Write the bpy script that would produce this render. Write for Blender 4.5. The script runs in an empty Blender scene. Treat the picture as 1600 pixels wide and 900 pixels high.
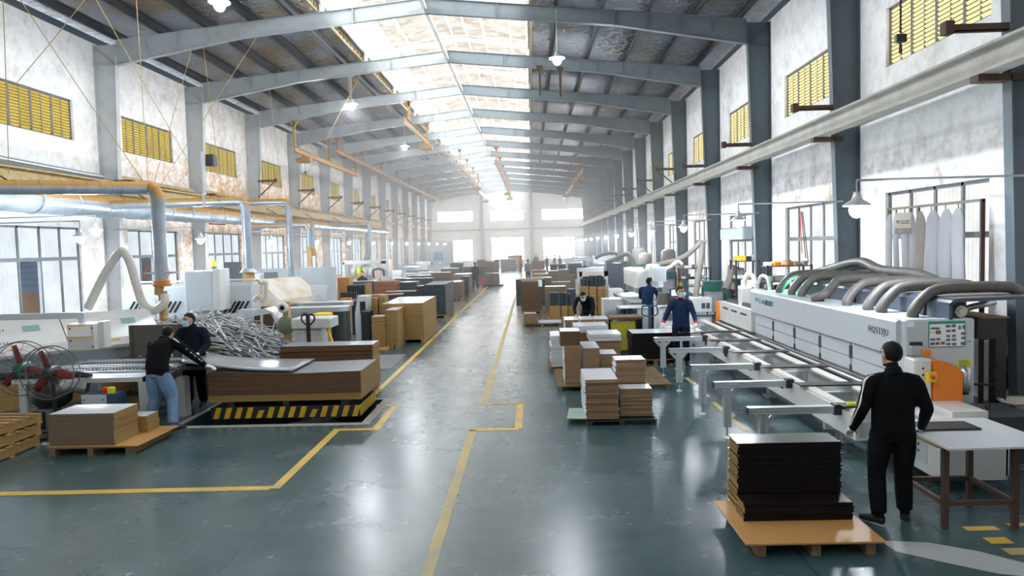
import bpy, bmesh, math, random
from mathutils import Vector, Matrix, noise
S = bpy.context.scene
COL = S.collection
random.seed(7)
PI = math.pi

# ------------------------------------------------------------------ camera
F, YAW, PITCH, ROLL, CAMZ = 1150.0, 0.0274, 0.0571, -0.0270, 2.7
_fwd = Vector((-math.sin(YAW)*math.cos(PITCH), math.cos(YAW)*math.cos(PITCH), -math.sin(PITCH)))
_r0 = Vector((math.cos(YAW), math.sin(YAW), 0)); _u0 = _r0.cross(_fwd)
_rt = _r0*math.cos(ROLL) + _u0*math.sin(ROLL); _up = -_r0*math.sin(ROLL) + _u0*math.cos(ROLL)
cam = bpy.data.cameras.new('camera'); cam.sensor_width = 36.0; cam.lens = 36.0*F/1600.0
cam.clip_end = 300
camo = bpy.data.objects.new('camera', cam); COL.objects.link(camo)
camo.matrix_world = Matrix(((_rt.x, _up.x, -_fwd.x, 0), (_rt.y, _up.y, -_fwd.y, 0), (_rt.z, _up.z, -_fwd.z, CAMZ), (0, 0, 0, 1)))
S.camera = camo
# ------------------------------------------------------------------ light set-up
S.view_settings.view_transform = 'Standard'; S.view_settings.look = 'None'
S.view_settings.gamma = 1.0; S.view_settings.use_curve_mapping = False
S.view_settings.exposure = 1.3
W = bpy.data.worlds.new('overcast_sky'); S.world = W; W.use_nodes = True
W.node_tree.nodes['Background'].inputs[0].default_value = (0.86, 0.93, 1.0, 1)
W.node_tree.nodes['Background'].inputs[1].default_value = 3.2
SKYLIGHT_GLOW = 3.4      # daylight coming through the translucent ridge sheets
PANE_GLOW = 0.45         # daylight through the frosted side panes
FAR_GLOW = 12.0           # daylight in the far gable openings
LAMP_W = 60.0
HAZE = 0.0125            # wood dust in the air, per metre

# ------------------------------------------------------------------ helpers
def _ray(px, py): return _fwd + _rt*((px-800)/F) - _up*((py-450)/F)
def G(px, py, z=0.0):      # floor (or level z) point behind a photo pixel
    d = _ray(px, py); return d*((z-CAMZ)/d.z) + Vector((0, 0, CAMZ))
def AY(px, py, y):
    d = _ray(px, py); return d*(y/d.y) + Vector((0, 0, CAMZ))
def AX(px, py, x):
    d = _ray(px, py); return d*(x/d.x) + Vector((0, 0, CAMZ))

class MB:
    """collects shapes into one mesh"""
    def __init__(s): s.v = []; s.f = []; s.m = []; s.sm = []
    def add(s, vs, fs, mi=0, smooth=False):
        o = len(s.v); s.v += [tuple(v) for v in vs]
        s.f += [tuple(i+o for i in f) for f in fs]; s.m += [mi]*len(fs); s.sm += [smooth]*len(fs)
        return s
    def box(s, a, b, mi=0, rz=0.0, top=None):
        x0, y0, z0 = a; x1, y1, z1 = b
        vs = [Vector(p) for p in ((x0,y0,z0),(x1,y0,z0),(x1,y1,z0),(x0,y1,z0),(x0,y0,z1),(x1,y0,z1),(x1,y1,z1),(x0,y1,z1))]
        if rz:
            c = Vector(((x0+x1)/2, (y0+y1)/2, 0)); R = Matrix.Rotation(rz, 3, 'Z')
            vs = [R @ (v-c) + c for v in vs]
        return s.add(vs, [(0,3,2,1),(4,5,6,7),(0,1,5,4),(1,2,6,5),(2,3,7,6),(3,0,4,7)], mi)
    def cbox(s, c, d, mi=0, M=None):     # centre, size, optional rotation matrix
        vs = []
        for sx, sy, sz in ((-1,-1,-1),(1,-1,-1),(1,1,-1),(-1,1,-1),(-1,-1,1),(1,-1,1),(1,1,1),(-1,1,1)):
            p = Vector((sx*d[0]/2, sy*d[1]/2, sz*d[2]/2))
            if M is not None: p = M @ p
            vs.append(p+Vector(c))
        return s.add(vs, [(0,3,2,1),(4,5,6,7),(0,1,5,4),(1,2,6,5),(2,3,7,6),(3,0,4,7)], mi)
    def bbox(s, a, b, r=0.02, mi=0):      # box with chamfered vertical and top edges
        x0, y0, z0 = a; x1, y1, z1 = b
        r = min(r, (x1-x0)/2.1, (y1-y0)/2.1, (z1-z0)/1.1)
        def ring(i, z): return [(x0+i+r,y0+i,z),(x1-i-r,y0+i,z),(x1-i,y0+i+r,z),(x1-i,y1-i-r,z),(x1-i-r,y1-i,z),(x0+i+r,y1-i,z),(x0+i,y1-i-r,z),(x0+i,y0+i+r,z)]
        vs = ring(0, z0)+ring(0, z1-r)+ring(r*.7, z1)
        fs = [tuple(range(7, -1, -1)), tuple(range(16, 24))]
        for k in (0, 8):
            fs += [(k+i, k+(i+1) % 8, k+8+(i+1) % 8, k+8+i) for i in range(8)]
        return s.add(vs, fs, mi)
    def bar(s, p, q, w, h, mi=0, up=(0,0,1)):
        p, q = Vector(p), Vector(q); d = q-p; L = d.length; d.normalize()
        u = Vector(up)
        if abs(d.dot(u)) > .98: u = Vector((0,1,0))
        x = d.cross(u).normalized(); z = x.cross(d)
        M = Matrix((x, d, z)).transposed()
        return s.cbox((p+q)/2, (w, L, h), mi, M)
    def cyl(s, p, q, r, r2=None, n=12, mi=0, cap=True, smooth=True):
        p, q = Vector(p), Vector(q); r2 = r if r2 is None else r2
        d = (q-p).normalized(); u = Vector((0,0,1)) if abs(d.z) < .95 else Vector((1,0,0))
        x = d.cross(u).normalized(); y = d.cross(x)
        vs = [p+(x*math.cos(t)+y*math.sin(t))*r for t in (2*PI*i/n for i in range(n))]
        vs += [q+(x*math.cos(t)+y*math.sin(t))*r2 for t in (2*PI*i/n for i in range(n))]
        s.add(vs, [(i, n+i, n+(i+1) % n, (i+1) % n) for i in range(n)], mi, smooth)
        if cap: s.add(vs, [tuple(range(n)), tuple(range(2*n-1, n-1, -1))], mi)
        return s
    def tube(s, pts, r, n=10, mi=0, cap=True, rings=None):
        pts = [Vector(p) for p in pts]; m = len(pts)
        rs = r if isinstance(r, (list, tuple)) else [r]*m
        t0 = (pts[1]-pts[0]).normalized(); u = Vector((0,0,1)) if abs(t0.z) < .9 else Vector((1,0,0))
        x = t0.cross(u).normalized(); vs = []
        for i, p in enumerate(pts):
            t = (pts[min(i+1, m-1)]-pts[max(i-1, 0)]).normalized()
            x = (x - t*x.dot(t)).normalized(); y = t.cross(x)
            vs += [p+(x*math.cos(a)+y*math.sin(a))*rs[i] for a in (2*PI*k/n for k in range(n))]
        fs = [(i*n+k, i*n+(k+1) % n, (i+1)*n+(k+1) % n, (i+1)*n+k) for i in range(m-1) for k in range(n)]
        s.add(vs, fs, mi, True)
        if cap: s.add(vs, [tuple(range(n-1, -1, -1)), tuple(range((m-1)*n, m*n))], mi)
        return s
    def prism(s, prof, axis, a, b, mi=0):   # 2D profile pulled along an axis; prof in the two other axes (cyclic order)
        n = len(prof)
        def P(p, t): return {'x': (t, p[0], p[1]), 'y': (p[0], t, p[1]), 'z': (p[0], p[1], t)}[axis]
        vs = [P(p, a) for p in prof]+[P(p, b) for p in prof]
        ar = sum(prof[i][0]*prof[(i+1) % n][1]-prof[(i+1) % n][0]*prof[i][1] for i in range(n))
        flip = (ar > 0) == (axis == 'y')
        fs = [tuple(range(n-1, -1, -1)), tuple(range(n, 2*n))]+[(i, (i+1) % n, n+(i+1) % n, n+i) for i in range(n)]
        if flip: fs = [f[::-1] for f in fs]
        if b < a: fs = [f[::-1] for f in fs]
        return s.add(vs, fs, mi)
    def lathe(s, c, prof, n=20, mi=0, axis='z', smooth=True):   # prof: (radius, height)
        vs = []; m = len(prof); c = Vector(c)
        for (r, h) in prof:
            for k in range(n):
                a = 2*PI*k/n; p = (r*math.cos(a), r*math.sin(a), h)
                if axis == 'y': p = (p[0], -p[2], p[1])
                if axis == 'x': p = (p[2], p[0], p[1])
                vs.append(c+Vector(p))
        s.add(vs, [(i*n+k, i*n+(k+1) % n, (i+1)*n+(k+1) % n, (i+1)*n+k) for i in range(m-1) for k in range(n)], mi, smooth)
        return s
    def ball(s, c, r, n=10, mi=0, sc=(1,1,1)):
        vs = []; m = n//2+1; c = Vector(c)
        for i in range(m):
            t = PI*i/(m-1)
            for k in range(n):
                a = 2*PI*k/n
                vs.append(c+Vector((r*sc[0]*math.sin(t)*math.cos(a), r*sc[1]*math.sin(t)*math.sin(a), r*sc[2]*math.cos(t))))
        s.add(vs, [(i*n+k, (i+1)*n+k, (i+1)*n+(k+1) % n, i*n+(k+1) % n) for i in range(m-1) for k in range(n)], mi, True)
        return s
    def grid(s, fn, nu, nv, mi=0, smooth=True):
        vs = [fn(i/nu, j/nv) for j in range(nv+1) for i in range(nu+1)]
        return s.add(vs, [(j*(nu+1)+i, j*(nu+1)+i+1, (j+1)*(nu+1)+i+1, (j+1)*(nu+1)+i) for j in range(nv) for i in range(nu)], mi, smooth)
    def mesh(s, name, mats):
        me = bpy.data.meshes.new(name); me.from_pydata(s.v, [], s.f)
        for m in (mats if isinstance(mats, (list, tuple)) else [mats]): me.materials.append(m)
        me.polygons.foreach_set('material_index', s.m); me.polygons.foreach_set('use_smooth', s.sm)
        me.update(); return me
    def build(s, name, mats, parent=None, **kw):
        return link(name, s.mesh(name, mats), parent, **kw)

def link(name, me, parent=None, loc=None, rz=0.0, label=None, cat=None, group=None, kind=None):
    o = bpy.data.objects.new(name, me); COL.objects.link(o)
    if parent is not None:
        o.parent = parent; o.matrix_parent_inverse = PINV.get(parent.name, Matrix())
    if loc is not None: o.location = loc
    if rz: o.rotation_euler = (0, 0, rz)
    tag(o, label, cat, group, kind); return o
PINV = {}
def tag(o, label=None, cat=None, group=None, kind=None):
    if label: o['label'] = label
    if cat: o['category'] = cat
    if group: o['group'] = group
    if kind: o['kind'] = kind
    return o
def thing(name, label, cat, loc=(0,0,0), rz=0.0, group=None, world=True):
    """Empty at a thing's base. world=True: children are written in world coordinates"""
    o = bpy.data.objects.new(name, None); COL.objects.link(o); o.empty_display_size = .1
    o.location = loc; o.rotation_euler = (0, 0, rz); tag(o, label, cat, group)
    if world: PINV[o.name] = (Matrix.Translation(Vector(loc)) @ Matrix.Rotation(rz, 4, 'Z')).inverted()
    return o
def struct(name, mb, m, parent=None, label=None): return mb.build(name, m, parent, kind='structure' if parent is None else None, label=label)

# ------------------------------------------------------------------ materials
def mat(name, col, rough=.5, metal=0., col2=None, scale=4., amt=.5, bump=0., bscale=None, emit=None, stretch=None, detail=4., spec=.5, ramp=(.35,.65)):
    m = bpy.data.materials.new(name); m.use_nodes = True; nt = m.node_tree; N = nt.nodes; L = nt.links
    b = N['Principled BSDF']; b.inputs['Base Color'].default_value = (*col, 1); b.inputs['Roughness'].default_value = rough
    b.inputs['Metallic'].default_value = metal; b.inputs['Specular IOR Level'].default_value = spec
    if col2 or bump:
        tc = N.new('ShaderNodeTexCoord'); mp = N.new('ShaderNodeMapping'); L.new(tc.outputs['Object'], mp.inputs[0])
        if stretch: mp.inputs['Scale'].default_value = stretch
    if col2:
        nz = N.new('ShaderNodeTexNoise'); nz.inputs['Scale'].default_value = scale; nz.inputs['Detail'].default_value = detail; L.new(mp.outputs[0], nz.inputs[0])
        rp = N.new('ShaderNodeValToRGB'); rp.color_ramp.elements[0].position = ramp[0]; rp.color_ramp.elements[1].position = ramp[1]
        rp.color_ramp.elements[0].color = (*col, 1); rp.color_ramp.elements[1].color = (*[c*(1-amt)+d*amt for c, d in zip(col, col2)], 1)
        L.new(nz.outputs[0], rp.inputs[0]); L.new(rp.outputs[0], b.inputs['Base Color'])
    if bump:
        nb = N.new('ShaderNodeTexNoise'); nb.inputs['Scale'].default_value = bscale or scale*4; nb.inputs['Detail'].default_value = 3; L.new(mp.outputs[0], nb.inputs[0])
        bp = N.new('ShaderNodeBump'); bp.inputs['Strength'].default_value = bump; bp.inputs['Distance'].default_value = .02
        L.new(nb.outputs[0], bp.inputs['Height']); L.new(bp.outputs[0], b.inputs['Normal'])
    if emit: b.inputs['Emission Color'].default_value = (*emit[0], 1); b.inputs['Emission Strength'].default_value = emit[1]
    return m
class NT:      # tiny node-tree writer
    def __init__(s, name):
        s.m = bpy.data.materials.new(name); s.m.use_nodes = True; s.N = s.m.node_tree.nodes; s.L = s.m.node_tree.links; s.b = s.N['Principled BSDF']
    def n(s, t, ins=None, **kw):
        x = s.N.new('ShaderNode'+t)
        for k, v in kw.items(): setattr(x, k, v)
        for k, v in (ins or {}).items():
            if hasattr(v, 'outputs'): v = v.outputs[0]
            if hasattr(v, 'links'): s.L.new(v, x.inputs[k])
            else: x.inputs[k].default_value = v
        return x
    def math(s, op, a, b=0.0, c=None):
        x = s.N.new('ShaderNodeMath'); x.operation = op
        for i, v in enumerate((a, b) if c is None else (a, b, c)):
            if hasattr(v, 'outputs'): v = v.outputs[0]
            if hasattr(v, 'links'): s.L.new(v, x.inputs[i])
            else: x.inputs[i].default_value = v
        return x.outputs[0]
    def step(s, v, a, b):
        x = s.n('MapRange', {0: v, 1: a, 2: b, 3: 0., 4: 1.}); return x.outputs[0]
    def mix(s, f, a, b):
        x = s.N.new('ShaderNodeMix'); x.data_type = 'RGBA'
        for i, v in ((0, f), (6, a), (7, b)):
            if hasattr(v, 'outputs'): v = v.outputs[0]
            if hasattr(v, 'links'): s.L.new(v, x.inputs[i])
            else: x.inputs[i].default_value = (*v, 1) if isinstance(v, tuple) else v
        return x.outputs[2]
    def pos(s):
        g = s.N.new('ShaderNodeNewGeometry'); sp = s.n('SeparateXYZ', {0: g.outputs['Position']})
        return g.outputs['Position'], sp.outputs[0], sp.outputs[1], sp.outputs[2]
    def noise(s, vec, scale, detail=4., rough=.5, stretch=None):
        if stretch: vec = s.n('Mapping', {0: vec, 3: stretch}).outputs[0]
        return s.n('TexNoise', {'Vector': vec, 'Scale': scale, 'Detail': detail, 'Roughness': rough}).outputs[0]
    def bump(s, h, strength=.3, dist=.02):
        x = s.n('Bump', {'Height': h, 'Strength': strength, 'Distance': dist}); s.L.new(x.outputs[0], s.b.inputs['Normal'])
    def out(s, **kw):
        for k, v in kw.items():
            k = k.replace('_', ' ')
            if hasattr(v, 'links'): s.L.new(v, s.b.inputs[k])
            else: s.b.inputs[k].default_value = (*v, 1) if isinstance(v, tuple) else v
        return s.m
def wall_material(name, left):
    t = NT(name); p, x, y, z = t.pos()
    n1 = t.noise(p, .9, 6., .62); n2 = t.noise(p, 3.2, 7., .65); n3 = t.noise(p, 9., 5.)
    c = t.mix(t.step(n2, .45, .75), (.88, .88, .88), (.70, .68, .66))
    c = t.mix(t.math('MULTIPLY', t.step(n1, .56, .7), .55), c, (.42, .38, .34))
    if left:   # wood dust and rust stains, stronger farther down the hall and below the windows
        far = t.step(y, 20., 32.); low = t.step(z, 6.9, 5.6)
        o = t.math('MULTIPLY', t.math('MULTIPLY', t.step(n2, .36, .60), far), t.math('ADD', t.math('MULTIPLY', low, .75), .25))
        o = t.math('MULTIPLY', o, t.math('ADD', .45, t.step(n3, .42, .56)))
        c = t.mix(t.math('MINIMUM', o, 1.0), c, (.66, .34, .12))
    else:      # dirty band on the wall under the crane beam and brown run-off
        band = t.math('MULTIPLY', t.step(z, 3.95, 4.05), t.step(z, 4.6, 4.35))
        c = t.mix(t.math('MULTIPLY', band, t.math('ADD', t.math('MULTIPLY', n2, .9), .1)), c, (.13, .12, .13))
        o = t.math('MULTIPLY', t.math('MULTIPLY', t.step(n1, .5, .62), t.step(n2, .42, .6)), t.math('MULTIPLY', t.step(z, 3.2, 3.7), t.step(z, 4.15, 3.9)))
        c = t.mix(t.math('MULTIPLY', o, .8), c, (.42, .25, .12))
    t.bump(n3, .25, .03)
    return t.out(Base_Color=c, Roughness=.85, Specular_IOR_Level=.2)
def floor_material():
    t = NT('epoxy_floor'); p, x, y, z = t.pos()
    n1 = t.noise(p, .35, 5., .6); n2 = t.noise(p, 1.6, 6., .6); n3 = t.noise(p, .9, 5., .6, stretch=(3., .25, 1.)); n4 = t.noise(p, 14., 4.)
    c = t.mix(t.step(n1, .35, .65), (.022, .066, .078), (.060, .106, .117))
    c = t.mix(t.math('MULTIPLY', t.step(n2, .36, .85), .30), c, (.12, .155, .16))
    c = t.mix(t.math('MULTIPLY', t.step(n3, .4, .9), .22), c, (.022, .034, .036))
    # dusty aisle, driven pale by wheels, getting dustier down the hall
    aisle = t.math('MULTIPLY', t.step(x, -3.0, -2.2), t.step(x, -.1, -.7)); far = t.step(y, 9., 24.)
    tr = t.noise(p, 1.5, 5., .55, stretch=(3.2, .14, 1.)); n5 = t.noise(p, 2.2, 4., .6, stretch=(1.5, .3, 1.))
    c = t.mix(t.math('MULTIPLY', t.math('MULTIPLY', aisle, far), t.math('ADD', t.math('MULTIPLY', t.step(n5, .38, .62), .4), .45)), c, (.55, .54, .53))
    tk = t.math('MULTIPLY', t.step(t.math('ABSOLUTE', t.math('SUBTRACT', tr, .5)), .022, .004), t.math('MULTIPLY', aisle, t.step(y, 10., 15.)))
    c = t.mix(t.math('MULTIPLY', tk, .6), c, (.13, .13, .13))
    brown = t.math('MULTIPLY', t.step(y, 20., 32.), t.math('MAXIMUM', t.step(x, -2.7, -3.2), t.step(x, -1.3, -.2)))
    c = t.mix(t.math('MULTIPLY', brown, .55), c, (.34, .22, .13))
    # expansion joints
    def joint(v, at, w): return t.step(t.math('ABSOLUTE', t.math('SUBTRACT', v, at)), w, w*.4)
    j = t.math('MAXIMUM', joint(x, -2.72, .012), joint(y, 9.6, .0))
    j = t.math('MAXIMUM', j, joint(t.math('ADD', x, t.math('MULTIPLY', y, .02)), 2.35, .012))
    c = t.mix(t.math('MULTIPLY', j, .7), c, (.03, .035, .035))
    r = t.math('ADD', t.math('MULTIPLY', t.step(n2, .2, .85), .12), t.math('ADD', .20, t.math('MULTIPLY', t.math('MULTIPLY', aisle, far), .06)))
    t.bump(t.math('ADD', t.math('MULTIPLY', n4, .3), n2), .05, .02)
    return t.out(Base_Color=c, Roughness=r, Specular_IOR_Level=.55)
def paint_material(name, col, under=(.17, .2, .2)):
    t = NT(name); p, x, y, z = t.pos()
    n1 = t.noise(p, 2.2, 6., .65); n2 = t.noise(p, 12., 5.)
    c = t.mix(t.math('MULTIPLY', t.step(n1, .5, .72), .6), col, under)
    return t.out(Base_Color=c, Roughness=t.math('ADD', .4, t.math('MULTIPLY', n2, .25)), Specular_IOR_Level=.4)
def foil_material(name, brown):
    t = NT(name); p, x, y, z = t.pos()
    n0 = t.noise(p, .55, 4., .6); n1 = t.noise(p, 2.6, 5., .65, stretch=(.7, 2.2, 1.)); n2 = t.noise(p, 9., 3., .6, stretch=(.8, 2.4, 1.))
    w = t.n('TexVoronoi', {'Vector': t.n('Mapping', {0: p, 3: (.8, 1.5, 1.)}).outputs[0], 'Scale': 4.2})
    c = t.mix(t.math('MULTIPLY', t.step(n0, .42, .62), brown), (.28, .31, .36), (.24, .165, .07))
    c = t.mix(t.math('MULTIPLY', t.step(n1, .52, .72), .7), c, (.2, .19, .19))
    t.bump(t.math('ADD', t.math('MULTIPLY', w.outputs[0], .5), t.math('ADD', n1, t.math('MULTIPLY', n2, .5))), 1., .32)
    return t.out(Base_Color=c, Roughness=.21, Metallic=1.)
def glow_sheet(name, col, strength, ribs=None, dirt=.25):
    """daylight shining through a ribbed translucent sheet or frosted pane"""
    t = NT(name); p, x, y, z = t.pos()
    n = t.noise(p, 1.3, 5., .6); n2 = t.noise(p, 5., 4.)
    f = t.math('SUBTRACT', 1.0, t.math('MULTIPLY', t.step(n, .4, .75), dirt))
    if ribs:
        s = t.math('SINE', t.math('MULTIPLY', {'x': x, 'y': y}[ribs[0]], ribs[1]))
        f = t.math('MULTIPLY', f, t.math('SUBTRACT', 1.0, t.math('MULTIPLY', t.step(s, .5, 1.), ribs[2])))
    c = t.mix(t.step(n2, .45, .7), col, tuple(a*b for a, b in zip(col, (1., .93, .84))))
    t.out(Base_Color=(.05, .047, .04), Roughness=.8, Specular_IOR_Level=.1, Emission_Color=c)
    t.L.new(t.math('MULTIPLY', f, strength), t.b.inputs['Emission Strength']); return t.m
M = {}
M['wall_l'] = wall_material('whitewash_left', True); M['wall_r'] = wall_material('whitewash_right', False)
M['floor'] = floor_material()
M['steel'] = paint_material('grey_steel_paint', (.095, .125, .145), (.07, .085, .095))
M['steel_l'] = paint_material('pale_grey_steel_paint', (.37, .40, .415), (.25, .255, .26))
M['steel_c'] = paint_material('lit_column_paint', (.50, .52, .53), (.34, .345, .35))  # steel paint lightened: the light on the left columns is put into the colour
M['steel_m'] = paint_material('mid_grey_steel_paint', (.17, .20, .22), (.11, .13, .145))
M['purlin'] = mat('purlin_dark', (.035, .045, .055), .55, col2=(.07, .06, .05), scale=2)
M['white_steel'] = mat('white_steel', (.78, .79, .78), .5, col2=(.6, .57, .5), scale=1.5)
M['foil'] = foil_material('foil_insulation', .9); M['foil_r'] = foil_material('foil_insulation_right', .45)
M['skysheet'] = glow_sheet('ridge_sheet', (1.0, .92, .83), SKYLIGHT_GLOW*.125, ('y', 25., .3), .6)
M['clear'] = glow_sheet('clerestory_sheet', (.90, .96, 1.0), SKYLIGHT_GLOW*1.7, None, .1)
M['pane_l'] = glow_sheet('frosted_pane_left', (.80, .90, 1.0), PANE_GLOW*.95, ('y', 40., .06), .25)
M['pane_r'] = glow_sheet('ribbed_sheet_right', (.95, .98, 1.0), PANE_GLOW, ('y', 52., .16), .3)
M['pane_far'] = glow_sheet('far_pane', (.94, .98, 1.0), FAR_GLOW, None, .15)
M['slat_l'] = glow_sheet('amber_slat_left', (.50, .37, .045), .62, None, .35)
M['slat_r'] = glow_sheet('amber_slat_right', (.98, .77, .32), .72, None, .3)
M['slat_edge'] = mat('slat_edge', (.10, .07, .02), .6)
M['frame'] = mat('window_steel', (.10, .12, .14), .5, col2=(.2, .2, .2), scale=3)
M['yellow_line'] = mat('floor_paint_yellow', (.62, .40, .03), .45, col2=(.33, .29, .16), scale=2.2, amt=.9, ramp=(.45, .7))
M['yellow_line_r'] = mat('floor_paint_yellow_worn', (.47, .36, .10), .5, col2=(.28, .27, .2), scale=1.6, amt=.9, ramp=(.45, .7))
M['concrete'] = mat('concrete_beam', (.42, .42, .39), .8, col2=(.28, .25, .2), scale=2, bump=.3)
M['galv'] = mat('galvanised', (.55, .60, .64), .32, .75, col2=(.42, .47, .52), scale=3)
M['rust'] = mat('rusty_steel', (.085, .042, .028), .7, col2=(.045, .03, .026), scale=4)
M['black'] = mat('black', (.012, .013, .015), .5)

# ------------------------------------------------------------------ setting: the hall
XL, XR, XC = -13.28, 7.32, -3.03
Y0, BAY, NF = 16.69, 6.0, 14
YB, YE = -7.4, 94.75
fy = lambda k: Y0 + BAY*k
def roof_z(x): return 10.27 - abs(x-XC)*.097
PIT = (-5.62, -2.72, 11.32, 13.05)
b = MB()
xs = [XL-.3, PIT[0], PIT[1], XR+.3]; ys = [YB-.3, PIT[2], PIT[3], YE+.3]
for i in range(3):
    for j in range(3):
        if (i, j) != (1, 1): b.add([(xs[i], ys[j], 0), (xs[i+1], ys[j], 0), (xs[i+1], ys[j+1], 0), (xs[i], ys[j+1], 0)], [(0, 1, 2, 3)])
x0, x1, y0, y1 = PIT; D = -.45
b.add([(x0,y0,D),(x1,y0,D),(x1,y1,D),(x0,y1,D)], [(0,1,2,3)])
b.add([(x0,y0,0),(x1,y0,0),(x1,y1,0),(x0,y1,0),(x0,y0,D),(x1,y0,D),(x1,y1,D),(x0,y1,D)], [(0,1,5,4),(1,2,6,5),(2,3,7,6),(3,0,4,7)])
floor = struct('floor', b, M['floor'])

def holed_wall(name, x, t, y0, y1, ztop, holes, m):
    """wall in the YZ plane with window openings cut through; t = signed thickness outwards"""
    ys = sorted({y0, y1, *[h[0] for h in holes], *[h[1] for h in holes]}); zs = sorted({0, ztop, *[h[2] for h in holes], *[h[3] for h in holes]})
    b = MB()
    def solid(i, j):
        if not (0 <= i < len(ys)-1 and 0 <= j < len(zs)-1): return None
        yc, zc = (ys[i]+ys[i+1])/2, (zs[j]+zs[j+1])/2
        return not any(h[0] < yc < h[1] and h[2] < zc < h[3] for h in holes)
    for i in range(len(ys)-1):
        for j in range(len(zs)-1):
            a, c, e, g = ys[i], ys[i+1], zs[j], zs[j+1]
            if solid(i, j):
                for xx in (x, x+t): b.add([(xx,a,e),(xx,c,e),(xx,c,g),(xx,a,g)], [(0,1,2,3)])
            else:
                for (di, dj, q) in ((-1,0,[(x,a,e),(x+t,a,e),(x+t,a,g),(x,a,g)]), (1,0,[(x,c,e),(x+t,c,e),(x+t,c,g),(x,c,g)]),
                                    (0,-1,[(x,a,e),(x+t,a,e),(x+t,c,e),(x,c,e)]), (0,1,[(x,a,g),(x+t,a,g),(x+t,c,g),(x,c,g)])):
                    if solid(i+di, j+dj): b.add(q, [(0,1,2,3)])
    return struct(name, b, m)
bays = list(range(-4, 13))
UP = (6.12, 7.30); LOW = (.95, 3.58)
holes = []
for k in bays:
    if k < -2: continue
    holes += [(fy(k)+1.3, fy(k)+4.75, *UP), (fy(k)+1.3, fy(k)+4.75, *LOW)]
wl = holed_wall('wall_left', XL, -.24, YB, YE, 9.3, holes, M['wall_l'])
holes_r = [(a, c, d, e) for (a, c, d, e) in holes]
wr = holed_wall('wall_right', XR, .24, YB, YE, 9.3, holes_r, M['wall_r'])

win_n = 0
def upper_window(k, side):
    """louvred window: frame, mullions and amber slats tilted open"""
    global win_n; win_n += 1
    s = 1 if side > 0 else -1
    x = (XR if s > 0 else XL) + s*.11; y0, y1 = fy(k)+1.3, fy(k)+4.75; z0, z1 = UP
    w = bpy.data.objects.new('window_%d' % win_n, None); COL.objects.link(w); w['kind'] = 'structure'
    w['label'] = 'high louvred window of amber slats in the %s wall, bay %d from the near end' % ('right' if s > 0 else 'left', k+3)
    f = MB(); t = .055
    f.box((x-.03,y0,z0),(x+.03,y0+t,z1)).box((x-.03,y1-t,z0),(x+.03,y1,z1)).box((x-.03,y0,z0),(x+.03,y1,z0+t)).box((x-.03,y0,z1-t),(x+.03,y1,z1))
    f.build('frame', M['frame'], w)
    n = 4; ms = (y1-y0)/n
    me = None
    for i in range(1, n):
        mb = MB().box((x-.035, y0+i*ms-.03, z0), (x+.035, y0+i*ms+.03, z1)); mb.build('mullion', M['frame'], w)
    half = MB()
    for i in range(n): half.box((x-.02, y0+(i+.5)*ms-.014, z0), (x+.02, y0+(i+.5)*ms+.014, z1))
    half.build('glazing_bar', M['frame'], w)
    rows = 13; h = (z1-z0-2*t)/rows
    slm = M['slat_r'] if s > 0 else M['slat_l']
    one = MB().add([(-s*.03, -ms/2+.02, .5*h), (-s*.03, ms/2-.02, .5*h), (s*.03, ms/2-.02, -.52*h), (s*.03, -ms/2+.02, -.52*h),
                    (-s*.03, -ms/2+.02, .5*h+.008), (-s*.03, ms/2-.02, .5*h+.008), (s*.03, ms/2-.02, -.52*h+.008), (s*.03, -ms/2+.02, -.52*h+.008)],
                   [(0,1,2,3),(4,7,6,5),(3,2,6,7)]).add([(-s*.032, -ms/2+.02, .5*h-.013), (-s*.032, ms/2-.02, .5*h-.013), (-s*.032, ms/2-.02, .5*h+.010), (-s*.032, -ms/2+.02, .5*h+.010)], [(0,1,2,3)], 1)
    if k <= 2:
        me = one.mesh('slat', [slm, M['slat_edge']])
        for i in range(n):
            for j in range(rows): link('slat', me, w, loc=(x, y0+(i+.5)*ms, z0+t+(j+.5)*h))
    else:
        al = MB()
        for i in range(n):
            for j in range(rows): al.add([(v[0]+x, v[1]+y0+(i+.5)*ms, v[2]+z0+t+(j+.5)*h) for v in one.v], one.f[:3]); al.add([(v[0]+x, v[1]+y0+(i+.5)*ms, v[2]+z0+t+(j+.5)*h) for v in one.v], one.f[3:], 1)
        al.build('slat', [slm, M['slat_edge']], w, kind='stuff')
def lower_window(k, side):
    global win_n; win_n += 1
    s = 1 if side > 0 else -1
    x = (XR if s > 0 else XL) + s*.11; y0, y1 = fy(k)+1.3, fy(k)+4.75; z0, z1 = LOW; zt = 2.68
    w = bpy.data.objects.new('window_%d' % win_n, None); COL.objects.link(w); w['kind'] = 'structure'
    w['label'] = 'tall steel window with frosted panes low in the %s wall, bay %d from the near end' % ('right' if s > 0 else 'left', k+3)
    f = MB(); t = .06
    f.box((x-.04,y0,z0),(x+.04,y0+t,z1)).box((x-.04,y1-t,z0),(x+.04,y1,z1)).box((x-.04,y0,z0),(x+.04,y1,z0+t)).box((x-.04,y0,z1-t),(x+.04,y1,z1))
    f.build('frame', M['frame'], w)
    MB().box((x-.045, y0, zt-.05), (x+.045, y1, zt+.05)).build('transom', M['frame'], w)
    n = 4; ms = (y1-y0)/n
    for i in range(1, n):
        MB().box((x-.04, y0+i*ms-.035, z0), (x+.04, y0+i*ms+.035, z1)).build('mullion', M['frame'], w)
    pm = M['pane_r'] if s > 0 else M['pane_l']
    for i in range(n):
        for (a, c) in ((z0+t, zt-.05), (zt+.05, z1-t)):
            if s < 0 and k in (0, 1) and i == 1 and a < 1.2: continue      # slid open in the near bays
            MB().box((x-.006, y0+i*ms+.035, a), (x+.006, y0+(i+1)*ms-.035, c)).build('pane', pm, w)
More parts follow.
